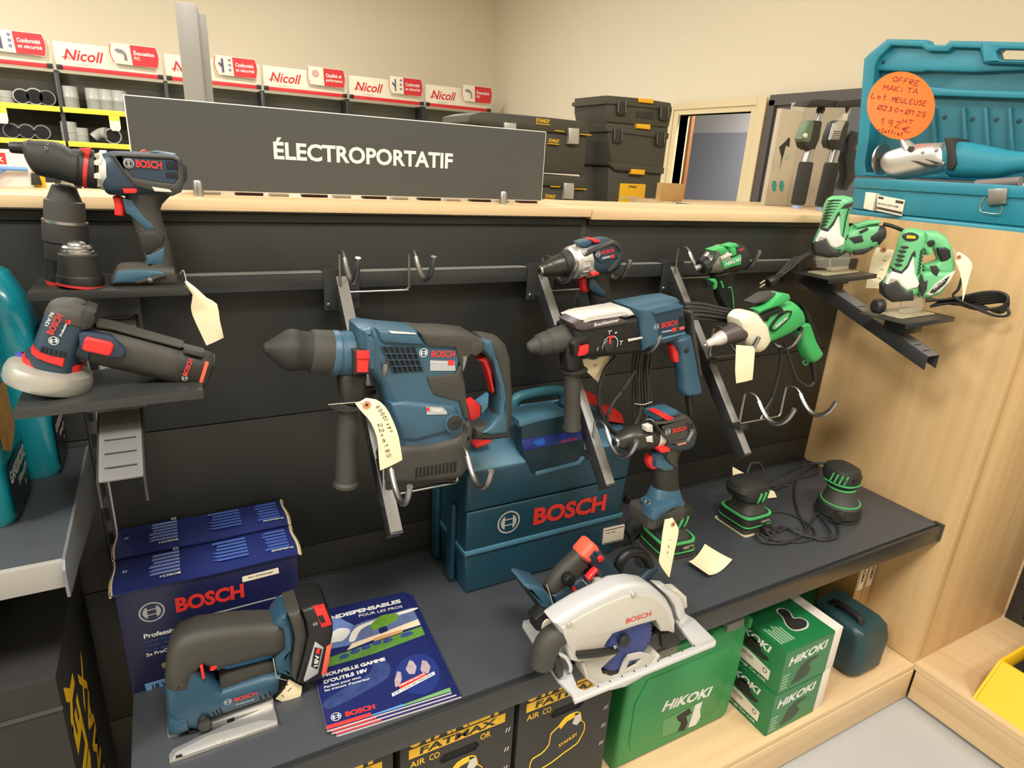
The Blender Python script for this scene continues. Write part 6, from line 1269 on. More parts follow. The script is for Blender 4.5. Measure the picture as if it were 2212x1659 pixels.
# the grinder lying in the case
PK = Pl.axes((1.99, -0.2, 1.5), (0, -1, 0), (0, 0, 1)); tc = 0.0
gr = T('large_angle_grinder', 'large teal angle grinder with a bright metal head lying in the open case', 'power tool', (1.99, -0.2, 1.43))
gr.add('gear_head', loft(PK, [(1913, 338, 1915, 370, .026, tc), (1922, 328, 1926, 380, .036, tc), (1942, 321, 1946, 388, .042, tc), (1975, 312, 1984, 382, .042, tc), (2010, 309, 2020, 374, .042, tc), (2040, 308, 2046, 368, .041, tc)], 26, 2.7, 2), M_alu)
gr.add('handle_boss', plathe(PK, 1950, 300, 1966, 325, [(0, 6), (.15, 8), (1, 14)], .02, 18), M_alu)
gr.add('boss_hole', disc(PK, 1966, 322, 0.008, 0.03, 0.044, 18, 0.001), M_rub)
for txt in ('1968 347 1982 348 2010 357 2022 358 1998 360', '1998 343 2012 347 2030 353 2018 353'): gr.add('cast_slot', pslab(PK, txt, 0.03, 0.0435, 0.0006), M_rubd)
for (x, y) in ((2021, 325), (1992, 329), (2037, 353)): gr.add('head_screw', disc(PK, x, y, 0.004, 0.03, 0.0445, 12, 0.001), M_steel)
gr.add('rubber_collar', pslab(PK, '2038 298 2056 297 2066 352 2058 366 2043 366 2044 330', -0.045, 0.046, 0.004), M_rubd)
gr.add('motor_housing', loft(PK, [(2056, 304, 2058, 384, .040, tc), (2100, 308, 2104, 386, .041, tc), (2150, 318, 2160, 384, .038, tc), (2190, 326, 2190, 376, .032, tc), (2240, 330, 2240, 370, .026, tc), (2320, 332, 2320, 372, .026, tc)], 24, 2.6, 2), M_teal)
gr.add('wheel_guard', plathe(PK, 1902, 345, 1907, 344.5, [(0, 31), (1, 32)], -0.005, 26), M_steel)
gr.add('side_grip', tube([PK.X(x, y, 0.05) for x, y in ((2108, 400), (2150, 397), (2205, 393))], 0.0135, 16, 2), mat('warm_grey_grip', (120, 110, 104), 0.5, var=0.04))
# orange price disc
PO = Pl.axes(at(1947, 228, x=1.955), RIGHT, -DOWN)
op = T('price_disc', 'round fluorescent orange price disc leaning on the open case', 'sign', PO.X(1955, 300), None)
u, w = PO.uv(1946.5, 228); r = 73.5*PO.k
op.add('disc_card', slab(PO, [(u+r*math.cos(2*math.pi*i/48), w+r*math.sin(2*math.pi*i/48)) for i in range(48)], -0.0012, 0.0, 0.0003), mat('fluorescent_orange', (255, 112, 28), 0.6, var=0.02))
M_pen = mat('red_felt_pen', (150, 26, 14), 0.7, var=0)
for s, p0, p1, h in (('OFFRE', (1928, 175), (1984, 186), 11), ('MAKITA', (1907, 194), (1981, 203), 11), ('Lot', (1882, 211), (1916, 216), 11), ('MEULEUSE', (1926, 219), (2000, 229), 10), ('x230+x125', (1895, 236), (2000, 253), 10), ('192', (1900, 269), (1944, 277), 14), ('HT', (1949, 265), (1971, 268), 8), ('w', (1949, 284), (1964, 286), 12), ('+Coffret', (1896, 284), (1950, 294), 8)):
    op.add('handwriting', hand(PO, s, p0, p1, h, 0.0006, 0.0011), M_pen)
# ================================================================== goods under the shelf
PZ = 0.1335
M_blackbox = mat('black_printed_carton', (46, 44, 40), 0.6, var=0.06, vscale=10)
M_yel = mat('print_yellow', (240, 188, 30), 0.5, var=0.03)
M_grn = mat('green_case_plastic', (48, 138, 76), 0.4, grain=0.1, gscale=1500, var=0.05, vscale=8)
M_grnbox = mat('green_carton', (28, 112, 62), 0.4, var=0.06, vscale=10)
M_grnlt = mat('green_carton_front', (60, 124, 80), 0.45, var=0.08, vscale=14)
def compressor(x0, x1, label):
    t = T('compressor_carton', label, 'box', ((x0+x1)/2, -0.3, PZ), 'black compressor cartons under the shelf')
    pf_ = Pl((x0, -0.44, 0)); W_ = x1-x0; f = W_/0.230
    hole = [(0.075*f, .450), (.083*f, .438), (.150*f, .438), (.158*f, .450), (.150*f, .462), (.083*f, .462)]
    t.add('carton_front', slab(pf_, [(0, PZ), (W_, PZ), (W_, .545), (0, .545)], -0.004, 0.0, 0.001, holes=[hole]), M_blackbox)
    t.add('carton_body', box(x0, x1, -0.4355, -0.16, PZ, .545, 0.002), M_blackbox)
    t.add('hand_hole', slab(pf_, hole, -0.0042, -0.0038, 0), M_slot)
    t.add('brand_lettering', text_m(pf_, 'STANLEY', (.018*f, .512), (.208*f, .512), .040, .0006, .05), M_yel)
    bd = t.add('yellow_band', flat(pf_, [(.016*f, .484), (.210*f, .484), (.210*f, .506), (.016*f, .506)], .0006), M_yel)
    t.add('band_lettering', text_m(pf_, 'FATMAX', (.036*f, .488), (.190*f, .488), .0145, .0010, .03, .15), M_blackbox, bd)
    t.add('product_lettering', text_m(pf_, 'AIR', (.018*f, .462), (.047*f, .462), .014, .0006, .01), M_yel)
    t.add('product_lettering', text_m(pf_, 'CO', (.055*f, .462), (.075*f, .462), .014, .0006, .01), M_yel)
    t.add('product_lettering', text_m(pf_, 'OR', (.158*f, .462), (.180*f, .462), .014, .0006, .01), M_yel)
    for i in range(4): t.add('care_mark', join(flat(pf_, [(.212*f, .455-.05*i), (.2145*f, .455-.05*i), (.2175*f, .465-.05*i), (.215*f, .465-.05*i)], .0006), flat(pf_, [(.218*f, .455-.05*i), (.2205*f, .455-.05*i), (.2235*f, .465-.05*i), (.221*f, .465-.05*i)], .0006)), M_lgrey)
    # the pictured compressor: yellow outline, dark body, yellow cowl, grey tank
    ol = [(.035, .33), (.040, .352), (.060, .356), (.078, .372), (.080, .40), (.098, .412), (.112, .428), (.135, .432), (.150, .425), (.155, .402), (.164, .392), (.166, .37), (.158, .352), (.150, .34), (.12, .33), (.09, .318), (.06, .312), (.045, .31)]
    pts = [pf_.pt(a*f, b, .0008) for a, b in ol]
    pc2 = t.add('picture_outline', tube(pts, .0012, 6, 2, closed=True), M_yel)
    t.add('picture_body', flat(pf_, [(a*f, b) for a, b in ol], .0005), mat('picture_dark', (40, 40, 38), 0.5, var=0.5, vscale=90), pc2)
    t.add('picture_cowl', flat(pf_, [(.098*f, .412), (.112*f, .428), (.135*f, .432), (.138*f, .420), (.118*f, .416), (.104*f, .402)], .0009), M_yel, pc2)
    t.add('picture_motor', flat(pf_, [(.138*f, .422), (.150*f, .424), (.154*f, .402), (.144*f, .394), (.132*f, .404)], .0009), M_lgrey, pc2)
    t.add('picture_label', text_m(pf_, 'STANLEY', (.105*f, .352), (.150*f, .366), .008, .001, .03), M_yel, pc2)
    return t
compressor(0.028, 0.258, 'black compressor carton under the brochures, mostly hidden')
compressor(0.271, 0.501, 'black compressor carton with the whole yellow band in view')
compressor(0.512, 0.742, 'black compressor carton behind the base plate of the circular saw')
# green moulded case
gc = T('green_tool_case', 'green moulded tool case standing upright under the circular saw', 'tool case', (1.0, -0.345, PZ))
PGc = Pl((1.0, -0.402, 0.13))
gc.add('case_shell', slab(PGc, [(-0.185, .006), (.175, .006), (.195, .02), (.205, .16), (.200, .305), (.185, .318), (-.150, .318), (-.172, .30), (-.182, .15)], -0.10, 0.0, 0.014, 4), M_grn)
gc.add('case_feet', box(0.84, 1.18, -0.385, -0.32, PZ, PZ+0.006, 0.002), M_grn)
gc.add('raised_panel', slab(PGc, [(-.14, .05), (.13, .05), (.155, .08), (.165, .20), (.14, .26), (-.12, .26), (-.15, .20), (-.15, .08)], -0.01, 0.003, 0.003, 2), M_grn)
for x in (0.90, 1.12): gc.add('grey_latch', box(x, x+0.06, -0.404, -0.33, 0.435, 0.462, 0.005), mat('grey_latch_plastic', (118, 120, 108), 0.5, var=0.05))
for x in (0.868, 1.058, 1.19): gc.add('hinge_lug', box(x, x+0.012, -0.41, -0.33, 0.430, 0.458, 0.004), M_grn)
gc.add('carry_handle', tube([(0.965, -0.36, 0.445), (0.975, -0.36, 0.466), (1.045, -0.36, 0.466), (1.055, -0.36, 0.445)], 0.009, 10, 3), M_grn)
gc.add('brand_lettering', text(PGc, 'HiKOKI', (1429, 1537), (1531, 1503), 24, 0.0036, 0.04, 0.25), M_wht)
lb2 = gc.add('picture_label', pflat(PGc, '1429 1593 1433 1556 1518 1513 1512 1560', 0.0034), mat('label_pale_green', (92, 150, 98), 0.5, var=0.08, vscale=60))
gc.add('white_slip', pflat(PGc, '1487 1572 1502 1523 1518 1515 1512 1532 1513 1548 1503 1566', 0.0040), M_wht, lb2)
gc.add('picture_drill', pflat(PGc, '1462 1548 1490 1530 1494 1540 1482 1548 1486 1562 1478 1578 1464 1580 1472 1562 1464 1556', 0.0040), M_rubd, lb2)
# green cartons
M_whc = mat('white_carton', (226, 216, 204), 0.55, var=0.04)
def carton(dx, z0, z1, label, top):
    t = T('green_carton', label, 'box', (1.35, -0.38, z0), 'green sander cartons')
    x0, x1, y0, y1 = 1.238+dx, 1.425+dx, -0.49, -0.27
    t.add('carton_body', box(x0, x1, y0, y1, z0, z1, 0.002), M_grnbox)
    t.add('white_end', box(x1, x1+0.036, y0+0.002, y1, z0, z1-0.001, 0.002), M_whc)
    pf_ = Pl((x0, y0, z0)); pl_ = Pl.axes((x0, y0, z0), (0, -1, 0), (0, 0, 1))
    h = z1-z0
    t.add('front_print', flat(pf_, [(.002, .002), (x1-x0-.001, .002), (x1-x0-.001, h-.002), (.002, h-.002)], .0004), M_grnlt)
    t.add('front_lettering', text_m(pf_, 'HiKOKI', (.020, .085*h/.135), (.160, .093*h/.135), .024, .0008, .04, .25), M_wht)
    t.add('front_picture', flat(pf_, smooth_poly([(.05, .015), (.10, .02), (.12, .04), (.105, .06), (.14, .075), (.10, .078), (.07, .06), (.06, .035)], 3), .0008), mat('carton_picture', (52, 68, 52), 0.5, var=0.4, vscale=90))
    for i in range(5): t.add('front_small_print', flat(pf_, [(.008, .012+.010*i), (.034-.004*(i % 2), .012+.010*i), (.034-.004*(i % 2), .018+.010*i), (.008, .018+.010*i)], .0008), mat('print_pale_green', (138, 176, 138), 0.5, var=0))
    t.add('side_lettering', text_m(pl_, 'HiKOKI', (-.165, .098*h/.135), (-.045, .098*h/.135), .020, .0006, .04, .25), M_wht)
    lb_ = t.add('side_label', slab(pl_, [(-.19, .022), (-.030, .022), (-.030, .052), (-.10, .060), (-.19, .060)], -.001, .0006, 0), MATS['label_white'])
    for i in range(7): t.add('barcode_bar', flat(pl_, [(-.185+.006*i, .032), (-.182+.006*i, .032), (-.182+.006*i, .058), (-.185+.006*i, .058)], .001), M_ink, lb_)
    t.add('label_lettering', text_m(pl_, 'SV12SG', (-.12, .042), (-.085, .042), .009, .001, .01), M_ink, lb_)
    t.add('label_ring', ring(pl_, -.045, .042, .005, .007, .001), M_ink, lb_)
    t.add('side_picture', flat(pl_, smooth_poly([(-.12, .070), (-.06, .066), (-.04, .080), (-.065, .085), (-.075, .10), (-.10, .105), (-.115, .09)], 3), .0006), M_sblk)
    t.add('side_small_print', text_m(pl_, 'Koki Holdings Co.,Ltd.', (-.19, .010), (-.035, .010), .008, .0006, .012), M_wht)
    if top:
        pt_ = Pl.axes((x0, y0, z1), (1, 0, 0), (0, 1, 0))
        pp = t.add('top_picture_edge', flat(pt_, smooth_poly([(.085, .045), (.125, .038), (.150, .055), (.145, .075), (.128, .082), (.140, .105), (.128, .125), (.105, .122), (.098, .095), (.082, .07)], 3), .0006), M_lgrey)
        t.add('top_picture', flat(pt_, smooth_poly([(.088, .049), (.124, .043), (.146, .057), (.141, .073), (.123, .081), (.136, .106), (.126, .121), (.108, .118), (.102, .094), (.086, .07)], 3), .0010), M_sblk, pp)
        for i in range(6): t.add('top_small_print', flat(pt_, [(.012+.009*i, .025), (.018+.009*i, .025), (.018+.009*i, .085-.006*(i % 3)), (.012+.009*i, .085-.006*(i % 3))], .0006), MATS['print_pale_green'])
        t.add('top_lettering', text_m(pt_, 'HiKOKI', (.01, .17), (.12, .17), .02, .0006, .04, .25), M_wht)
carton(0.0, PZ, 0.268, 'lower green carton of the pair on the plinth', False)
carton(0.004, 0.2685, 0.403, 'upper green carton of the pair with the sander picture on top', True)
# teal drill case
tcs = T('dark_teal_case', 'rounded dark teal case next to the green cartons', 'tool case', (1.69, -0.38, PZ))
M_tdk = mat('dark_teal_plastic', (30, 62, 66), 0.38, grain=0.08, gscale=1500, var=0.05)
tcs.add('case_shell', slab(Pl.axes((1.69, 0, 0), (0, -1, 0), (0, 0, 1)), [(.30, PZ), (.45, PZ), (.472, .155), (.475, .25), (.46, .292), (.43, .305), (.30, .305)], -0.072, 0.070, 0.028, 5), M_tdk)
tcs.add('carry_handle', tube([(1.655, -0.43, 0.303), (1.658, -0.42, 0.318), (1.658, -0.35, 0.318), (1.655, -0.34, 0.303)], 0.010, 10, 3), M_blk)
# cardboard cartons against the oak panel
M_kraft = mat('kraft_cardboard', (186, 148, 92), 0.8, var=0.06, vscale=14)
for i, (x0, x1, lab) in enumerate(((1.785, 1.827, 'slim kraft carton beside the dark teal case'), (1.829, 1.871, 'slim kraft carton right against the oak panel'))):
    t = T('kraft_carton', lab, 'box', ((x0+x1)/2, -0.2, PZ), 'slim kraft cartons')
    t.add('carton_body', box(x0, x1, -0.325, -0.02, PZ, 0.52, 0.002), M_kraft)
    pe = Pl((x0, -0.325, 0))
    lb3 = t.add('end_label', flat(pe, [(.008, .30), (.036, .30), (.036, .41), (.008, .41)], .0006), MATS['label_white'])
    t.add('label_lettering', text_m(pe, 'PAGMA', (.016, .395), (.016, .325), .014, .001, .03), M_ink, lb3)
gb = T('green_carton', 'dark green carton standing at the back behind the upper green carton', 'box', (1.6, -0.12, PZ), 'green sander cartons')
gb.add('carton_body', box(1.50, 1.77, -0.22, -0.02, PZ, 0.44, 0.002), M_grnbox)
gb.add('black_stripe', box(1.60, 1.66, -0.222, -0.2201, PZ, 0.439), M_blk)
# black carton in the left bay
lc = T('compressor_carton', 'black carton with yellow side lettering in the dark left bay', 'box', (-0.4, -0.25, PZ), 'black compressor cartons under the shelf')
lc.add('carton_body', box(-0.62, -0.195, -0.365, -0.06, PZ, 0.80, 0.002), mat('shaded_black_carton', (30, 29, 26), 0.7, var=0.06))  # shadow under the left shelf put into the carton's darker colour
pr = Pl.axes((-0.195, -0.36, 0), (0, 1, 0), (0, 0, 1))
lc.add('side_lettering', text_m(pr, 'STANLEY', (.085, .30), (.085, .76), .062, .0008, .05), M_yel)
lc.add('side_lettering', text_m(pr, 'FATMAX', (.17, .30), (.17, .70), .05, .0008, .03), M_yel)
lc.add('front_trim', box(-0.62, -0.194, -0.367, -0.3652, 0.744, 0.75), M_rub)
# yellow open box on the right plinth
yb = T('yellow_display_box', 'bright yellow open display box on the right plinth', 'box', (2.05, -0.8, PZ))
M_yplas = mat('bright_yellow_plastic', (246, 190, 32), 0.45, var=0.03)
yb.add('sloped_front', slab(Pl.axes((0, 0, 0), (1, 0, 0), (0, 0, 1)), [(1.898, PZ), (2.36, PZ), (2.36, .235), (1.985, .235)], 0.655, 0.663, 0.002), M_yplas)
yb.add('left_wall', (lambda: join((lambda A, B, C2, D2: ([A, B, C2, D2, A+Vector((.008, 0, 0)), B+Vector((.008, 0, 0)), C2+Vector((.008, 0, 0)), D2+Vector((.008, 0, 0))], [(0, 1, 2, 3), (7, 6, 5, 4), (0, 4, 5, 1), (1, 5, 6, 2), (2, 6, 7, 3), (3, 7, 4, 0)]))(Vector((1.900, -1.2, PZ)), Vector((1.900, -0.664, PZ)), Vector((1.985, -0.664, .235)), Vector((1.985, -1.2, .235)))))(), M_yplas, smooth=0)
yb.add('box_floor', box(1.91, 2.36, -1.2, -0.665, PZ, PZ+0.006), M_yplas)
yb.add('dark_insert', box(2.0, 2.36, -1.19, -0.68, PZ+0.006, 0.222, 0.003), M_slot)
yb.add('grey_label', slab(Pl.axes((1.94, -0.9, 0.182), (0, -1, 0), (.085, 0, .1015)), [(-0.06, -.03), (.1, -.03), (.1, .02), (-0.06, .02)], 0.0, 0.0012, 0), M_sil)
# ================================================================== sign, post and small things on the capping board
M_signb = mat('charcoal_sign_face', (66, 66, 62), 0.6, grain=0.06, gscale=600, var=0.04, vscale=4)
M_signw = mat('white_sign_edge', (226, 222, 208), 0.5, var=0.02)
M_signt = mat('sign_white_lettering', (228, 226, 210), 0.55, var=0)
PSn = Pl((0.386, 0.098, 1.5))
sn = T('department_sign', 'long charcoal department sign with white capital lettering', 'sign', (0.386, 0.10, 1.414))
cor = [PSn.uv(*p) for p in ((266, 202), (1181, 285.5), (1169.5, 438), (291, 404))]
L0, R0 = (cor[0][0]+cor[3][0])/2, (cor[1][0]+cor[2][0])/2; zt = (cor[0][1]+cor[1][1])/2; zb = (cor[2][1]+cor[3][1])/2
sn.add('sign_edge', slab(PSn, [(L0, zb), (R0, zb), (R0, zt), (L0, zt)], -0.010, -0.0006, 0.0005), M_signw)
sn.add('sign_face', slab(PSn, [(L0+.0018, zb+.0016), (R0-.0018, zb+.0016), (R0-.0018, zt-.0016), (L0+.0018, zt-.0016)], -0.001, 0.0, 0), M_signb)
sn.add('sign_lettering', text(PSn, '\u00c9LECTROPORTATIF', (592, 342), (977.5, 363.5), 31, 0.0006, 0.028), M_signt)
for x, y in ((430, 425), (1086, 446)):
    b = at(x, y, y=0.06); b.z = 1.4138
    single('sign_standoff', lathe(b, b+Vector((0, 0, 0.027)), [(0, .0085), (.9, .0085), (1, .007)], 20), M_steel, ('brushed steel standoff by the blue drill under the sign' if x < 600 else 'brushed steel standoff under the right end of the sign'), 'standoff', group='sign standoffs')
PP = Pl((0.09, 0.22, 1.6))
ps = T('steel_post', 'grey steel upright post rising behind the sign', 'post', (0.09, 0.24, 1.414))
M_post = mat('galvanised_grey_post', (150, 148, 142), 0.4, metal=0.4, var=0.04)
a = at(399, 213, y=0.22).x; b = at(443, 213, y=0.22).x; c = at(459, 216, y=0.235).x; ztop = at(378, 3, y=0.22).z
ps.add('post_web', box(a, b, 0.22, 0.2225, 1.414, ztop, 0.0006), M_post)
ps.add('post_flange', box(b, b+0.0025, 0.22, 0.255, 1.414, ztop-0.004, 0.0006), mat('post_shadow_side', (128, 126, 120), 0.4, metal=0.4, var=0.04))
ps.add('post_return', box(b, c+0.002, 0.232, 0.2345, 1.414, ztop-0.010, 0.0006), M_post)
# blister packs standing on the board behind the drill and seen below the sign
M_blw = mat('blister_card_white', (216, 212, 206), 0.4, var=0.06, vscale=60)
M_hb = mat('plier_handle_blue', (92, 142, 210), 0.4, var=0.05)
def blister(x, y, w_, h, zf, label, kind, z=1.4138):
    t = T('blister_pack', label, 'blister pack', (x+w_/2, y, z), 'hanging packs of hand tools')
    pb = Pl((x, y, z))
    t.add('backing_card', slab(pb, [(0, 0), (w_, 0), (w_, h), (0, h)], -0.002, 0, 0.0003), {'w': M_blw, 'y': M_yel, 'd': M_blk}[kind])
    if kind == 'w':
        t.add('red_header', flat(pb, [(0.004, h*.62), (w_*.62, h*.62), (w_*.62, h*.92), (.004, h*.92)], .0006), M_redt)
        t.add('tool_handle', tube([pb.pt(w_*.05, h*.48, .006), pb.pt(w_*.5, h*.5, .008), pb.pt(w_*.95, h*.5, .006)], .0032, 8, 3), M_hb)
        t.add('tool_handle', tube([pb.pt(w_*.1, h*.08, .006), pb.pt(w_*.35, h*.3, .008), pb.pt(w_*.6, h*.5, .006)], .0032, 8, 3), M_hb)
        t.add('header_lettering', text_m(pb, 'KNIPEX', (.006, h*.68), (w_*.58, h*.68), h*.12, .001, .03), M_wht)
    else:
        t.add('product', slab(pb, [(w_*.2, h*.15), (w_*.8, h*.15), (w_*.7, h*.8), (w_*.3, h*.8)], 0, .01, .003), M_steel if kind == 'd' else M_rubd)
blister(-0.275, 0.17, 0.086, 0.060, 0, 'white pack of blue handled pliers at the far left', 'w')
blister(-0.198, 0.175, 0.026, 0.030, 0, 'yellow pack standing behind the tall chuck head', 'y')
blister(-0.160, 0.185, 0.040, 0.022, 0, 'dark pack of steel bits right behind the short chuck head', 'd')
blister(-0.118, 0.19, 0.050, 0.020, 0, 'dark pack of steel bits left of the blue drill handle', 'd')
# trays of small packs showing in the gap under the sign
for i in range(12):
    x = 0.07+0.062*i; k = i % 2
    t = T('small_pack', ('pale' if k == 0 else 'dark') + ' little pack in the gap under the sign, number %s from the left' % ('one two three four five six seven eight nine ten eleven twelve'.split()[i]), 'pack', (x+0.025, 0.125, 1.414), 'little packs under the sign')
    t.add('pack_body', box(x, x+(0.036 if k == 0 else 0.05), 0.114, 0.136, 1.4138, 1.4195, 0.001), M_blw if k == 0 else mat('plum_pack', (58, 34, 40), 0.5, var=0.1))
    if k == 0: t.add('blue_clip', tube([(x+.006, .115, 1.4212), (x+.03, .132, 1.4212)], .0018, 8, 1), M_hb)
# ================================================================== rear display table with the stacked tool boxes
rt = T('rear_display_table', 'oak edged display table behind the capping board', 'table', (2.0, 1.5, 0))
rt.add('table_top', box(0.9, 3.4, 1.25, 2.1, 0.93, 0.96, 0.002), M_woodx)
for (x, y) in ((0.95, 1.3), (3.35, 1.3), (0.95, 2.05), (3.35, 2.05)): rt.add('table_leg', box(x-0.03, x+0.03, y-0.03, y+0.03, 0.001, 0.929, 0.002), M_char)
M_tb = mat('toolbox_black', (70, 67, 56), 0.55, grain=0.1, gscale=700, var=0.06, vscale=6)
M_tbd = mat('toolbox_black_recess', (46, 44, 38), 0.6, var=0.05)
PT = Pl((1.6, 1.3, 1.4))
def toolbox(label, lid, body, latches, labels, yel, zb_):
    t = T('latched_toolbox', label, 'tool box', (1.45, 1.45, zb_), 'black latched tool boxes')
    t.add('box_body', pslab(PT, body, -0.28, -0.012, 0.008, 2, tt=-0.012), M_tb)
    t.add('box_lid', pslab(PT, lid, -0.29, 0.0, 0.008, 2), M_tb)
    for l in latches:
        t.add('steel_latch', pslab(PT, l, -0.012, 0.012, 0.004, 3), M_alu)
    for p in yel: t.add('yellow_edge', pslab(PT, p, -0.02, 0.004, 0.001), M_yel)
    for s, p0, p1, h in labels:
        t.add('brand_lettering', text(PT, s, p0, p1, h, 0.0012 if p0[1] < 275 else -0.011, 0.04), M_yel)
    return t
toolbox('black latched toolbox resting on the other one behind the sign', '1012 262 1014 248 1041 241 1086 244 1190 254 1260 262 1271 268 1276 292 1240 292 1181 285 1100 278 1020 268', '1020 266 1181 284 1268 293 1262 378 1176 373 1024 360',
  ['1229 276 1252 277 1252 296 1251 312 1228 311 1230 296', '1090 264 1116 266 1116 286 1090 284'], [('STANLEY', (1158, 263), (1188, 266), 7), ('STANLEY', (1185, 306), (1208, 308), 6)], ['1199 281 1220 283 1220 285 1199 283', '1253 289 1278 291 1278 293 1253 291', '1185 309 1208 311 1208 313 1185 311', '1158 266 1188 269 1188 271 1158 268'], 1.345)
toolbox('black latched toolbox underneath the other one behind the sign', '1020 372 1030 362 1176 377 1250 381 1263 384 1268 408 1176 402 1022 390', '1026 388 1176 402 1262 408 1258 612 1176 615 1030 620',
  ['1219 395 1241 396 1241 414 1239 431 1217 430 1220 414'], [('STANLEY', (1178, 426), (1200, 428), 6)], ['1191 402 1211 403 1211 405 1191 404', '1242 407 1268 408 1268 410 1242 409', '1178 429 1200 431 1200 433 1178 431'], 0.961)
tw = T('stacked_rolling_toolbox', 'tall tower of three clipped black tool boxes with yellow clips', 'tool box', (2.05, 1.45, 0.961))
for nm, txt, dt in (('upper_module', '1309 206 1317 206 1384 212 1450 222 1453 240 1446 272 1444 276 1312 264 1308 240', 0.0), ('middle_module', '1310 264 1444 276 1442 302 1434 362 1430 376 1322 364 1314 300', 0.0), ('lower_module', '1314 362 1430 374 1426 400 1420 470 1412 603 1318 609 1312 440', -0.01)):
    tw.add(nm, pslab(PT, txt, -0.26, dt, 0.008, 2), M_tb)
for txt, t1_ in (('1306 215 1452 230 1452 238 1306 224', 0.008), ('1308 272 1446 288 1444 300 1310 284', 0.008), ('1312 350 1436 362 1434 376 1330 368', 0.008)): tw.add('module_rim', pslab(PT, txt, -0.262, t1_, 0.004), M_tb)
for (x, y) in ((1344, 232), (1436, 244), (1336, 292), (1428, 300)):
    q = tw.add('side_clip', pslab(PT, f'{x-9} {y-14} {x+9} {y-13} {x+8} {y+18} {x-9} {y+16}', -0.02, 0.014, 0.004), M_tbd)
    for s in (-1, 1): tw.add('wire_bail', tube([PT.X(x+s*8, y-14, .016), PT.X(x+s*8-1, y+10, .016)], .0026, 6, 1), M_chrome, q)
for txt in ('1383 212 1412 214 1412 224 1383 221', '1376 267 1406 269 1405 280 1376 277', '1364 365 1394 367 1393 378 1364 376'): tw.add('yellow_clip', pslab(PT, txt, -0.01, 0.014, 0.003), mat('clip_yellow', (240, 180, 24), 0.45, var=0.03))
tw.add('handle_recess', pslab(PT, '1376 240 1412 243 1411 258 1375 254', -0.01, 0.003, 0.001), M_tbd)
yl = tw.add('yellow_label', pslab(PT, '1340 396 1395 398 1388 470 1332 470', -0.012, -0.0085, 0.0003), MATS['clip_yellow'])
tw.add('label_picture', pflat(PT, '1362 436 1366 432 1378 432 1381 438 1380 446 1361 446', -0.007), M_rubd, yl)
tw.add('label_lettering', text(PT, 'STANLEY', (1358, 405), (1376, 406), 4, -0.007, .03), M_rubd, yl)
for i in range(4): tw.add('label_icon', pflat(PT, f'{1342+10*i} 424 {1348+10*i} 424 {1348+10*i} 430 {1342+10*i} 430', -0.007), M_lgrey, yl)
# rear oak ledge with poles, box and price rails
rl2 = T('rear_oak_ledge', 'oak ledge behind the right capping board', 'ledge', (2.6, 0.7, 0))
rl2.add('ledge_top', box(1.93, 3.3, 0.36, 1.19, 1.36, 1.383, 0.002), M_woodx)
for x in (1.97, 3.26): rl2.add('ledge_leg', box(x-0.025, x+0.025, 0.75, 0.80, 0.001, 1.359, 0.002), M_char)
single('cardboard_sheet', box(1.945, 2.075, 1.0, 1.03, 1.3835, 1.458, 0.001), M_kraft, 'brown cardboard box left of the doorway, behind the price rails', 'box')
for i, (pa, pb2) in enumerate((((1170, 436), (1232, 448)), ((1452, 437), (1530, 447)), ((1555, 446), (1600, 451)))):
    A, B = at(*pa, y=0.2 if i == 0 else 0.33), at(*pb2, y=0.11 if i == 0 else 0.33)
    t = T('price_rail', ['thin chrome price rail at the right foot of the sign', 'thin chrome price rail beside the tall black tower', 'short chrome price rail near the white carton'][i], 'price rail', (A.x, A.y, 1.414), 'chrome price rails')
    t.add('rail_wire', tube([A, (A+B)/2, B], 0.0022, 8, 1), M_chrome)
    zt_ = 1.4138 if A.x < 0.868 else 1.4108
    t.add('rail_foot', box(A.x, A.x+0.012, A.y-0.003, A.y+0.003, zt_, A.z, 0.0005), M_lgrey)
# white carton with the pictured support pole
wb = T('white_carton', 'tall white carton with a pictured support pole', 'box', (2.62, 0.98, 1.3835))
wb.add('carton_body', box(2.492, 2.64, 0.90, 0.925, 1.3838, 1.80, 0.002), mat('dull_white_carton', (196, 184, 160), 0.6, var=0.05))
wb.add('carton_side', box(2.642, 2.95, 0.905, 0.98, 1.3838, 1.84, 0.002), mat('greyish_carton', (178, 168, 150), 0.6, var=0.06))
PW = Pl((2.5, 0.9, 1.6))
wb.add('printed_pole', pflat(PW, '1684 370 1688 340 1683 318 1694 308 1700 302 1704 296 1707 300 1705 318 1698 314 1694 330 1688 350', 0.0008), M_rubd)
for x in (1670, 1686): wb.add('printed_gem', pflat(PW, f'{x} 390 {x+6} 391 {x+8} 400 {x+5} 414 {x-1} 412 {x-3} 400', 0.0008), mat('print_teal', (60, 150, 146), 0.5, var=0))
wb.add('teal_mark', pflat(PW, '1696 338 1709 333 1708 341 1695 347', 0.0008), mat('print_faded_teal', (168, 182, 164), 0.5, var=0))
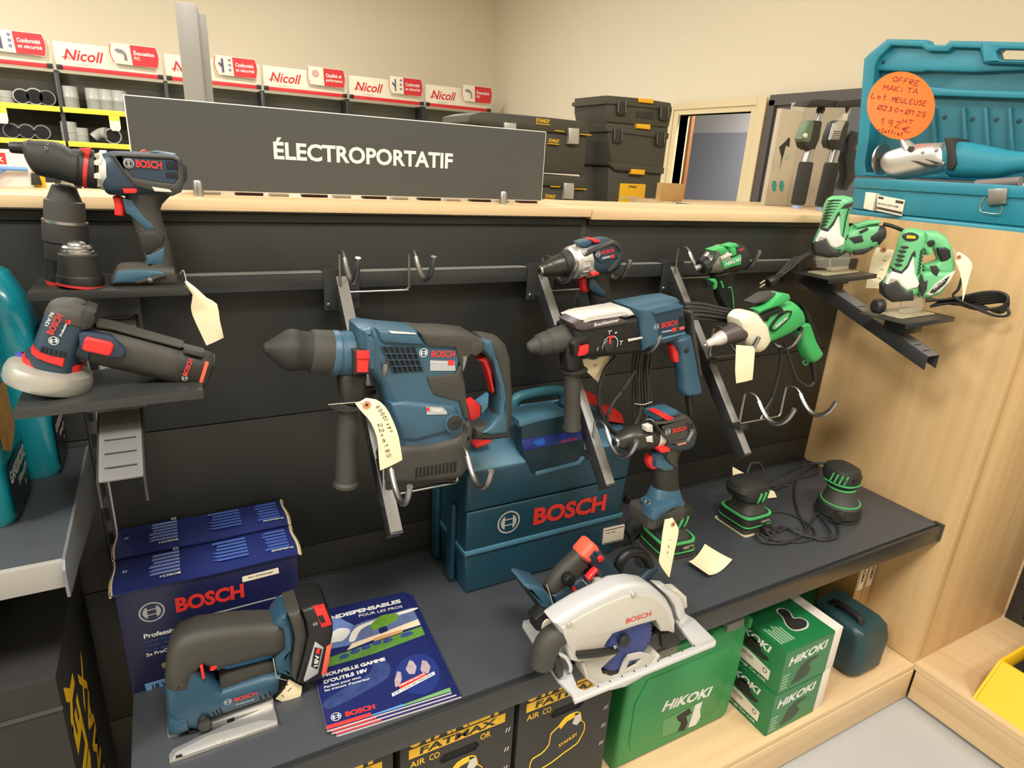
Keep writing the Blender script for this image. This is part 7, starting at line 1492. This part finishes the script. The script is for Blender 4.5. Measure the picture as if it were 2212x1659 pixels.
# two support poles with foam grips
PPo = Pl((2.25, 0.5, 1.6)); M_foam = mat('black_foam_grip', (48, 46, 40), 0.85, grain=0.4, gscale=1500, var=0.08)
s1 = T('support_pole', 'steel support pole with a green trigger and black foam grip', 'pole', (2.2, 0.5, 1.384), 'support poles')
s1.add('foam_grip', plathe(PPo, 1723, 442, 1742, 350, [(0, 13), (.04, 15), (.96, 15), (1, 13)], 0, 20), M_foam)
s1.add('pole_tube', plathe(PPo, 1740, 352, 1749, 322, [(0, 10.5), (1, 10.5)], 0, 18), M_steel)
s1.add('foot_tube', plathe(PPo, 1717, 462, 1723, 440, [(0, 10), (1, 10)], 0, 16), mat('pale_blue_tube', (150, 166, 196), 0.4, metal=0.2))
s1.add('trigger_body', pslab(PPo, '1746 324 1738 318 1735 305 1742 288 1744 274 1752 262 1764 260 1778 263 1772 300 1762 324', -0.02, 0.02, 0.008, 3), M_rubd)
s1.add('green_cover', pslab(PPo, '1733 300 1740 282 1745 270 1752 260 1760 261 1757 282 1752 304 1746 309 1736 306', -0.016, 0.024, 0.006, 3), mat('dull_green_plastic', (92, 112, 84), 0.5, var=0.05))
s1.add('cream_button', disc(PPo, 1742, 293, 0.009, 0.02, 0.029, 16, 0.002), M_cream)
s1.add('upper_tube', plathe(PPo, 1766, 262, 1772, 240, [(0, 7), (1, 7)], 0, 16), M_steel)
s1.add('swivel', plathe(PPo, 1770, 246, 1776, 228, [(0, 7), (.5, 9), (1, 6)], 0, 14), M_rubd)
s1.add('support_pad', pslab(PPo, '1744 228 1754 218 1766 214 1786 215 1812 217 1800 230 1782 231 1760 229', -0.035, 0.035, 0.006), M_rubd)
s2 = T('support_pole', 'steel support pole with a ribbed silver lever beside the open case', 'pole', (2.34, 0.5, 1.384), 'support poles')
s2.add('foam_grip', plathe(PPo, 1776, 446, 1798, 352, [(0, 14), (.04, 16), (.96, 16), (1, 14)], 0, 20), M_foam)
s2.add('pole_tube', plathe(PPo, 1796, 354, 1806, 318, [(0, 11), (1, 11)], 0, 18), M_steel)
s2.add('foot_tube', plathe(PPo, 1770, 466, 1776, 444, [(0, 10), (1, 10)], 0, 16), MATS['pale_blue_tube'])
s2.add('clamp_body', pslab(PPo, '1794 320 1790 308 1794 290 1804 264 1812 260 1836 262 1830 296 1816 322', -0.02, 0.016, 0.006), M_blk)
s2.add('silver_lever', pslab(PPo, '1794 302 1804 266 1812 260 1828 262 1820 280 1814 303', 0.01, 0.024, 0.005), M_alu)
for i in range(5): s2.add('lever_rib', pslab(PPo, f'{1797+1.2*i} {299-4*i} {1815+1.0*i} {300-4*i} {1815+1.0*i} {301.5-4*i} {1797+1.2*i} {300.5-4*i}', 0.02, 0.0255, 0.0004), M_rubd)
s2.add('white_hook', pslab(PPo, '1822 246 1834 244 1830 262 1819 261', 0.0, 0.018, 0.003), M_cream)
s2.add('collar', plathe(PPo, 1800, 322, 1803, 314, [(0, 15), (1, 15)], 0, 16), M_blk)
s2.add('black_trigger', pslab(PPo, '1836 300 1844 282 1858 286 1862 296 1850 318 1858 350 1850 384 1830 412 1820 410 1830 380 1828 340 1834 322', -0.02, 0.02, 0.008), M_blk)
s2.add('upper_tube', plathe(PPo, 1828, 248, 1834, 228, [(0, 6), (1, 6)], 0, 14), M_steel)
s2.add('support_pad', pslab(PPo, '1802 230 1814 218 1860 214 1900 216 1896 228 1850 231', -0.035, 0.035, 0.006), M_rubd)
# ================================================================== far shelving with the header signs
FY = 7.33
M_fgrey = mat('far_grey_fascia', (98, 98, 88), 0.6, var=0.04)
fs = T('far_shelving', 'long grey shelving run along the far wall', 'shelving', (1.7, 7.6, 0))
xs = [-2.787, -1.787, -0.787, 0.2095, 1.2175, 2.219, 3.225, 4.206]
for i, x in enumerate(xs): fs.add('upright', box(x-0.02, x+0.02, FY+0.02, FY+0.55, 0.001, 2.148, 0.002), M_char)
for i in range(len(xs)-1):
    x0, x1 = xs[i]+0.012, xs[i+1]-0.012
    fs.add('fascia_panel', box(x0, x1, FY+0.30, FY+0.32, 1.82, 2.145, 0.002), M_fgrey)
    fs.add('back_panel', box(x0, x1, FY+0.5, FY+0.52, 0.05, 1.90, 0.002), M_fgrey)
    for z in (1.79, 1.455, 1.0):
        fs.add('shelf_board', box(x0, x1, FY-0.02, FY+0.5, z-0.03, z, 0.002), M_char)
        if z > 1.2: fs.add('yellow_price_strip', box(x0, x1, FY-0.03, FY-0.0205, z-0.045, z+0.008, 0.001), mat('price_strip_yellow', (226, 206, 60), 0.5, var=0.08, vscale=3))
    fs.add('base_deck', box(x0, x1, FY-0.15, FY+0.5, 0.02, 0.2), M_fgrey)
M_hw = mat('header_white', (232, 224, 200), 0.5, var=0.02); M_hred = mat('header_red', (206, 44, 48), 0.45, var=0.03)
kinds = ['Conformit\u00e9|et s\u00e9curit\u00e9', '\u00c9vacuation|PVC', 'Conformit\u00e9|et s\u00e9curit\u00e9', 'Qualit\u00e9 et|performance', 'Conformit\u00e9|et s\u00e9curit\u00e9', '\u00c9vacuation|PVC']
wh = ['at the left edge of the picture', 'nearest the drill, with the grey pipe elbow', 'half hidden by the steel post', 'with the round target mark', 'with the pipe branch, left of the last one', 'closest to the room corner']
PF = Pl((0, FY, 2.2))
for i in range(6):
    x0, x1 = xs[i+1]+0.015, xs[i+2]-0.015
    t = T('header_sign', 'white and red header sign ' + wh[i], 'sign', ((x0+x1)/2, FY, 2.15), 'header signs on the far shelving')
    t.add('sign_board', box(x0, x1, FY, FY+0.02, 2.15, 2.418, 0.002), M_hw)
    t.add('red_foot', box(x0, x1, FY-0.006, FY, 2.156, 2.196, 0.001), M_hred)
    for xx in (x0, x1-0.05): t.add('black_clip', box(xx, xx+0.05, FY-0.02, FY-0.0065, 2.155, 2.20, 0.002), M_blk)
    pf_ = Pl((x0, FY, 2.15))
    q = [(.10, .115), (.16, .15), (.14, .20), (.13, .13), (.21, .21), (.18, .125)]
    t.add('script_lettering', text_m(pf_, 'Nicoll', (.075, .105), (.40, .105), .10, .0012, .02, .3), M_hred)
    t.add('script_swash', tube([pf_.pt(.06, .12, .001), pf_.pt(.10, .135, .001), pf_.pt(.13, .11, .001)], .004, 6, 2), M_hred)
    t.add('small_lettering', text_m(pf_, 'by Aliaxis', (.17, .062), (.30, .062), .018, .0012, .01), M_sil)
    cx0 = .50; k = pf_.off(0.05)
    cd_ = t.add('raised_card', slab(k, smooth_poly([(cx0, .31), (cx0-.015, .21), (cx0+.01, .115)], 3, False)+smooth_poly([(.925, .105), (.945, .21), (.925, .31)], 3, False), -0.004, 0.0, 0.001), M_hw)
    t.add('card_stay', box(x0+.6, x0+.62, FY-0.046, FY, 2.28, 2.30), M_hw, cd_)
    t.add('red_field', flat(k, [(cx0+.19, .11)]+smooth_poly([(.922, .11), (.940, .21), (.920, .305)], 3, False)+[(cx0+.18, .305)], .0012), M_hred, cd_)
    t.add('red_curve', tube([k.pt(cx0+.004, .30, .001), k.pt(cx0-.008, .21, .001), k.pt(cx0+.02, .12, .001)], .004, 6, 3), M_hred, cd_)
    l1, l2 = kinds[i].split('|')
    t.add('card_lettering', text_m(k, l1, (cx0+.21, .215), (cx0+.21+.019*len(l1), .215), .036, .0018, .03), M_wht, cd_)
    t.add('card_lettering', text_m(k, l2, (cx0+.21, .165), (cx0+.21+.018*len(l2), .165), .032, .0018, .02), M_wht, cd_)
    if 'vac' in l1: t.add('pictured_elbow', tube([k.pt(cx0+.04, .25, .001), k.pt(cx0+.10, .25, .001), k.pt(cx0+.135, .21, .001), k.pt(cx0+.14, .15, .001)], .03, 10, 3, flat=.1), mat('pvc_print_grey', (132, 132, 142), 0.5, var=.1), cd_)
    elif 'Qual' in l1:
        for r0, r1 in ((.012, .020), (.030, .038)): t.add('target_ring', ring(k, cx0+.09, .235, r0, r1, .0015), M_hred, cd_)
    else:
        t.add('pictured_branch', join(tube([k.pt(cx0+.08, .28, .001), k.pt(cx0+.085, .14, .001)], .026, 10, 1, flat=.1), tube([k.pt(cx0+.04, .24, .001), k.pt(cx0+.08, .2, .001)], .022, 10, 1, flat=.1)), mat('pvc_print_plum', (98, 92, 122), 0.5, var=.1), cd_)
        for j in range(3): t.add('pictured_cap', ring(k, cx0+.15, .27-.05*j, .004, .014, .0015), MATS['pvc_print_plum'], cd_)
# pvc fittings on the two visible far shelves
M_pvc = mat('grey_pvc', (168, 168, 158), 0.35, var=0.05); M_pvd = mat('dark_grey_pvc', (118, 118, 110), 0.4, var=0.05)
def fit(kind, px, py, z, r, h, label, m=None, ydir=0):
    p = at(px, py, y=FY+0.10); x = p.x; y = FY+0.10; m = m or M_pvc; r *= 1.5; h *= 1.35
    t = T('pvc_fitting', label, 'pipe fitting', (x, y, z), 'grey pvc fittings on the far shelves')
    if kind == 'up':
        t.add('socket', lathe((x, y, z+.0005), (x, y, z+h), [(0, r), (.45, r), (.47, r*1.04), (.55, r*1.04), (.57, r), (1, r)], 20), m)
        t.add('bore', lathe((x, y, z+h), (x, y, z+h+.001), [(0, r*.85), (1, r*.85)], 20), M_slot)
    elif kind == 'out':
        t.add('socket', lathe((x, y-0.08, z+r*1.03), (x, y+h-0.08, z+r*1.03), [(0, r*.96), (.02, r), (1, r)], 22), m)
        t.add('bore', lathe((x, y-0.081, z+r*1.03), (x, y-0.0795, z+r*1.03), [(0, r*.84), (1, r*.84)], 22), M_slot)
    else:
        t.add('bend', tube([(x-.01, y, z+r), (x+.02, y, z+r*1.5), (x+.07, y-.02, z+r*2.1), (x+.10, y-.05, z+r*2.1)], r, 16, 3), m)
        t.add('collar', lathe((x+.09, y-.045, z+r*2.1), (x+.125, y-.07, z+r*2.1), [(0, r*1.12), (1, r*1.12)], 18), m)
Z1, Z2 = 1.7905, 1.4555
for kd, px, r, h, lab, m in (('up', 15, .055, .09, 'squat grey pvc sleeve at the left end, upper shelf', None), ('out', 52, .05, .12, 'grey pvc tee lying left on the upper shelf', None), ('out', 80, .055, .14, 'open grey pvc pipe facing out beside the upright', None), ('out', 106, .052, .14, 'open grey pvc pipe right against the upright', M_pvd),
  ('up', 154, .05, .16, 'tall grey pvc sleeve first right of the upright', None), ('up', 205, .05, .16, 'tall grey pvc sleeve second right of the upright', None), ('up', 232, .05, .16, 'tall grey pvc sleeve third right of the upright', None), ('up', 259, .05, .16, 'tall grey pvc sleeve touching the sign edge', None)):
    fit(kd, px, 225, Z1, r, h, lab, m)
for kd, px, r, h, lab, m in (('out', 30, .05, .12, 'dark pvc pipe end at the left, lower shelf', M_pvd), ('out', 62, .05, .12, 'dark pvc pipe end second from the left, lower shelf', M_pvd), ('out', 95, .05, .12, 'dark pvc pipe end third from the left, lower shelf', M_pvd), ('up', 152, .05, .15, 'bright grey pvc coupling with a middle ring, lower shelf', None), ('up', 178, .04, .11, 'short grey pvc reducer beside the bright coupling', None), ('bend', 205, .035, .1, 'grey pvc bend in the middle of the lower shelf', None), ('out', 245, .055, .12, 'open grey pvc collar next to the sign edge, lower shelf', None)):
    fit(kd, px, 295, Z2, r, h, lab, m)
for px, z, lab in ((246, 1.745, 'yellow and cream hanging price flag left of the sign'), (3, 1.745, 'yellow and cream hanging price flag at the left edge')):
    x = at(px, 250, y=FY-0.04).x
    t = T('price_flag', lab, 'price flag', (x, FY-0.04, z-.16), 'hanging price flags')
    t.add('flag_card', slab(Pl((x, FY-0.035, z)), [(-.05, 0), (.05, 0), (.05, -.12), (.035, -.15), (-.035, -.15), (-.05, -.12)], -.002, 0, 0), M_hw)
    t.add('yellow_top', slab(Pl((x, FY-0.035, z)), [(-.05, 0), (.05, 0), (.05, -.05), (-.05, -.05)], 0, .001, 0), MATS['price_strip_yellow'])
# a plank shelf edge and stock between the gondola and the far run
md = T('mid_aisle_shelf', 'oak topped shelf run in the middle aisle', 'shelving', (-0.8, 2.4, 0))
md.add('shelf_top', box(-2.6, 0.2, 2.2, 2.75, 1.40, 1.43, 0.002), M_woodx)
md.add('shelf_body', box(-2.6, 0.2, 2.24, 2.71, 0.001, 1.399, 0.002), M_char2)

# ================================================================== teal grinder packs on the left shelf
M_pk = mat('teal_pack_film', (18, 128, 142), 0.22, var=0.08, vscale=12, coat=0.3)
M_pkd = mat('pack_black_panel', (20, 20, 24), 0.3, var=0.04)
LZ = 0.9855
def pack(cx, cy, hx, hy, ztop, label, lean=0.0):
    t = T('grinder_pack', label, 'packaging', (cx, cy, LZ), 'teal grinder packs')
    hgt = ztop-LZ
    t.add('pack_shell', stack(cx, cy, [(LZ, hx*.92, hy*.92, 0, 0, 7), (LZ+.012, hx, hy, 0, 0, 7), (LZ+hgt*.60, hx, hy, 0, 0, 6), (LZ+hgt*.72, hx*.97, hy*.97, lean*.5, 0, 4), (LZ+hgt*.84, hx*.86, hy*.86, lean, 0, 3), (LZ+hgt*.95, hx*.62, hy*.62, lean, 0, 2.4), (ztop, hx*.2, hy*.2, lean, 0, 2)], 36), M_pk)
    return t
k1 = pack(-0.288, -0.200, 0.068, 0.064, 1.47, 'tall teal grinder pack in front, cut by the left edge', 0.022)
k2 = pack(-0.246, -0.066, 0.062, 0.052, 1.325, 'teal grinder pack behind, with the red maker patch')
F1 = Pl.axes((-0.2195, -0.2, LZ), (0, 1, 0), (0, 0, 1)); F2 = Pl.axes((-0.1835, -0.06, LZ), (0, 1, 0), (0, 0, 1))
def R4(u0, u1, w0, w1): return [(u0, w0), (u1, w0), (u1, w1), (u0, w1)]
p_ = k1.add('black_panel', flat(F1, R4(-.062, .054, .012, .088), 0.0008), M_pkd)
k1.add('panel_lettering', join(text_m(F1, 'GA9020KDX2', (-.058, .062), (.048, .062), .017, .0014, .03), text_m(F1, '230mm(9")', (-.02, .043), (.046, .043), .010, .0014, .03)), M_wht, p_)
k1.add('panel_mark', ring(F1, .02, .030, .003, .005, .0014, 4), M_wht, p_)
k1.add('picture_panel', flat(F1, [(-.06, .115), (-.02, .096), (.03, .115), (.03, .185), (-.06, .2)], 0.0008), mat('spark_picture', (196, 140, 62), 0.5, var=0.7, vscale=25))
k1.add('black_band', flat(F1, R4(-.06, .05, .235, .27), 0.0012), M_pkd)
k1.add('white_lettering', join(text_m(F1, 'Angle', (-.05, .215), (.0, .215), .011, .001, .02), text_m(F1, 'Grinder', (-.05, .198), (.015, .198), .011, .001, .02)), M_wht)
p_ = k2.add('black_panel', flat(F2, R4(-.052, .040, .014, .095), 0.0008), M_pkd)
k2.add('panel_lettering', join(text_m(F2, 'GA9020KDX2', (-.045, .070), (.034, .070), .013, .0014, .03), text_m(F2, '230mm(9")', (-.02, .054), (.032, .054), .008, .0014, .03)), M_wht, p_)
k2.add('panel_mark', ring(F2, .015, .040, .003, .0045, .0014, 4), M_wht, p_)
p_ = k2.add('black_band', flat(F2, R4(-.052, .040, .205, .238), 0.0012), M_pkd)
k2.add('red_patch', flat(F2, R4(-.020, .022, .208, .235), 0.0016), M_redt, p_)
k2.add('maker_lettering', text_m(F2, 'makita', (-.017, .213), (.019, .213), .012, .0020, .03, .2), M_wht, p_)
k2.add('white_lettering', join(text_m(F2, 'Angle', (-.01, .18), (.03, .18), .010, .001, .02), text_m(F2, 'Grinder', (-.02, .164), (.03, .164), .010, .001, .02)), M_wht)
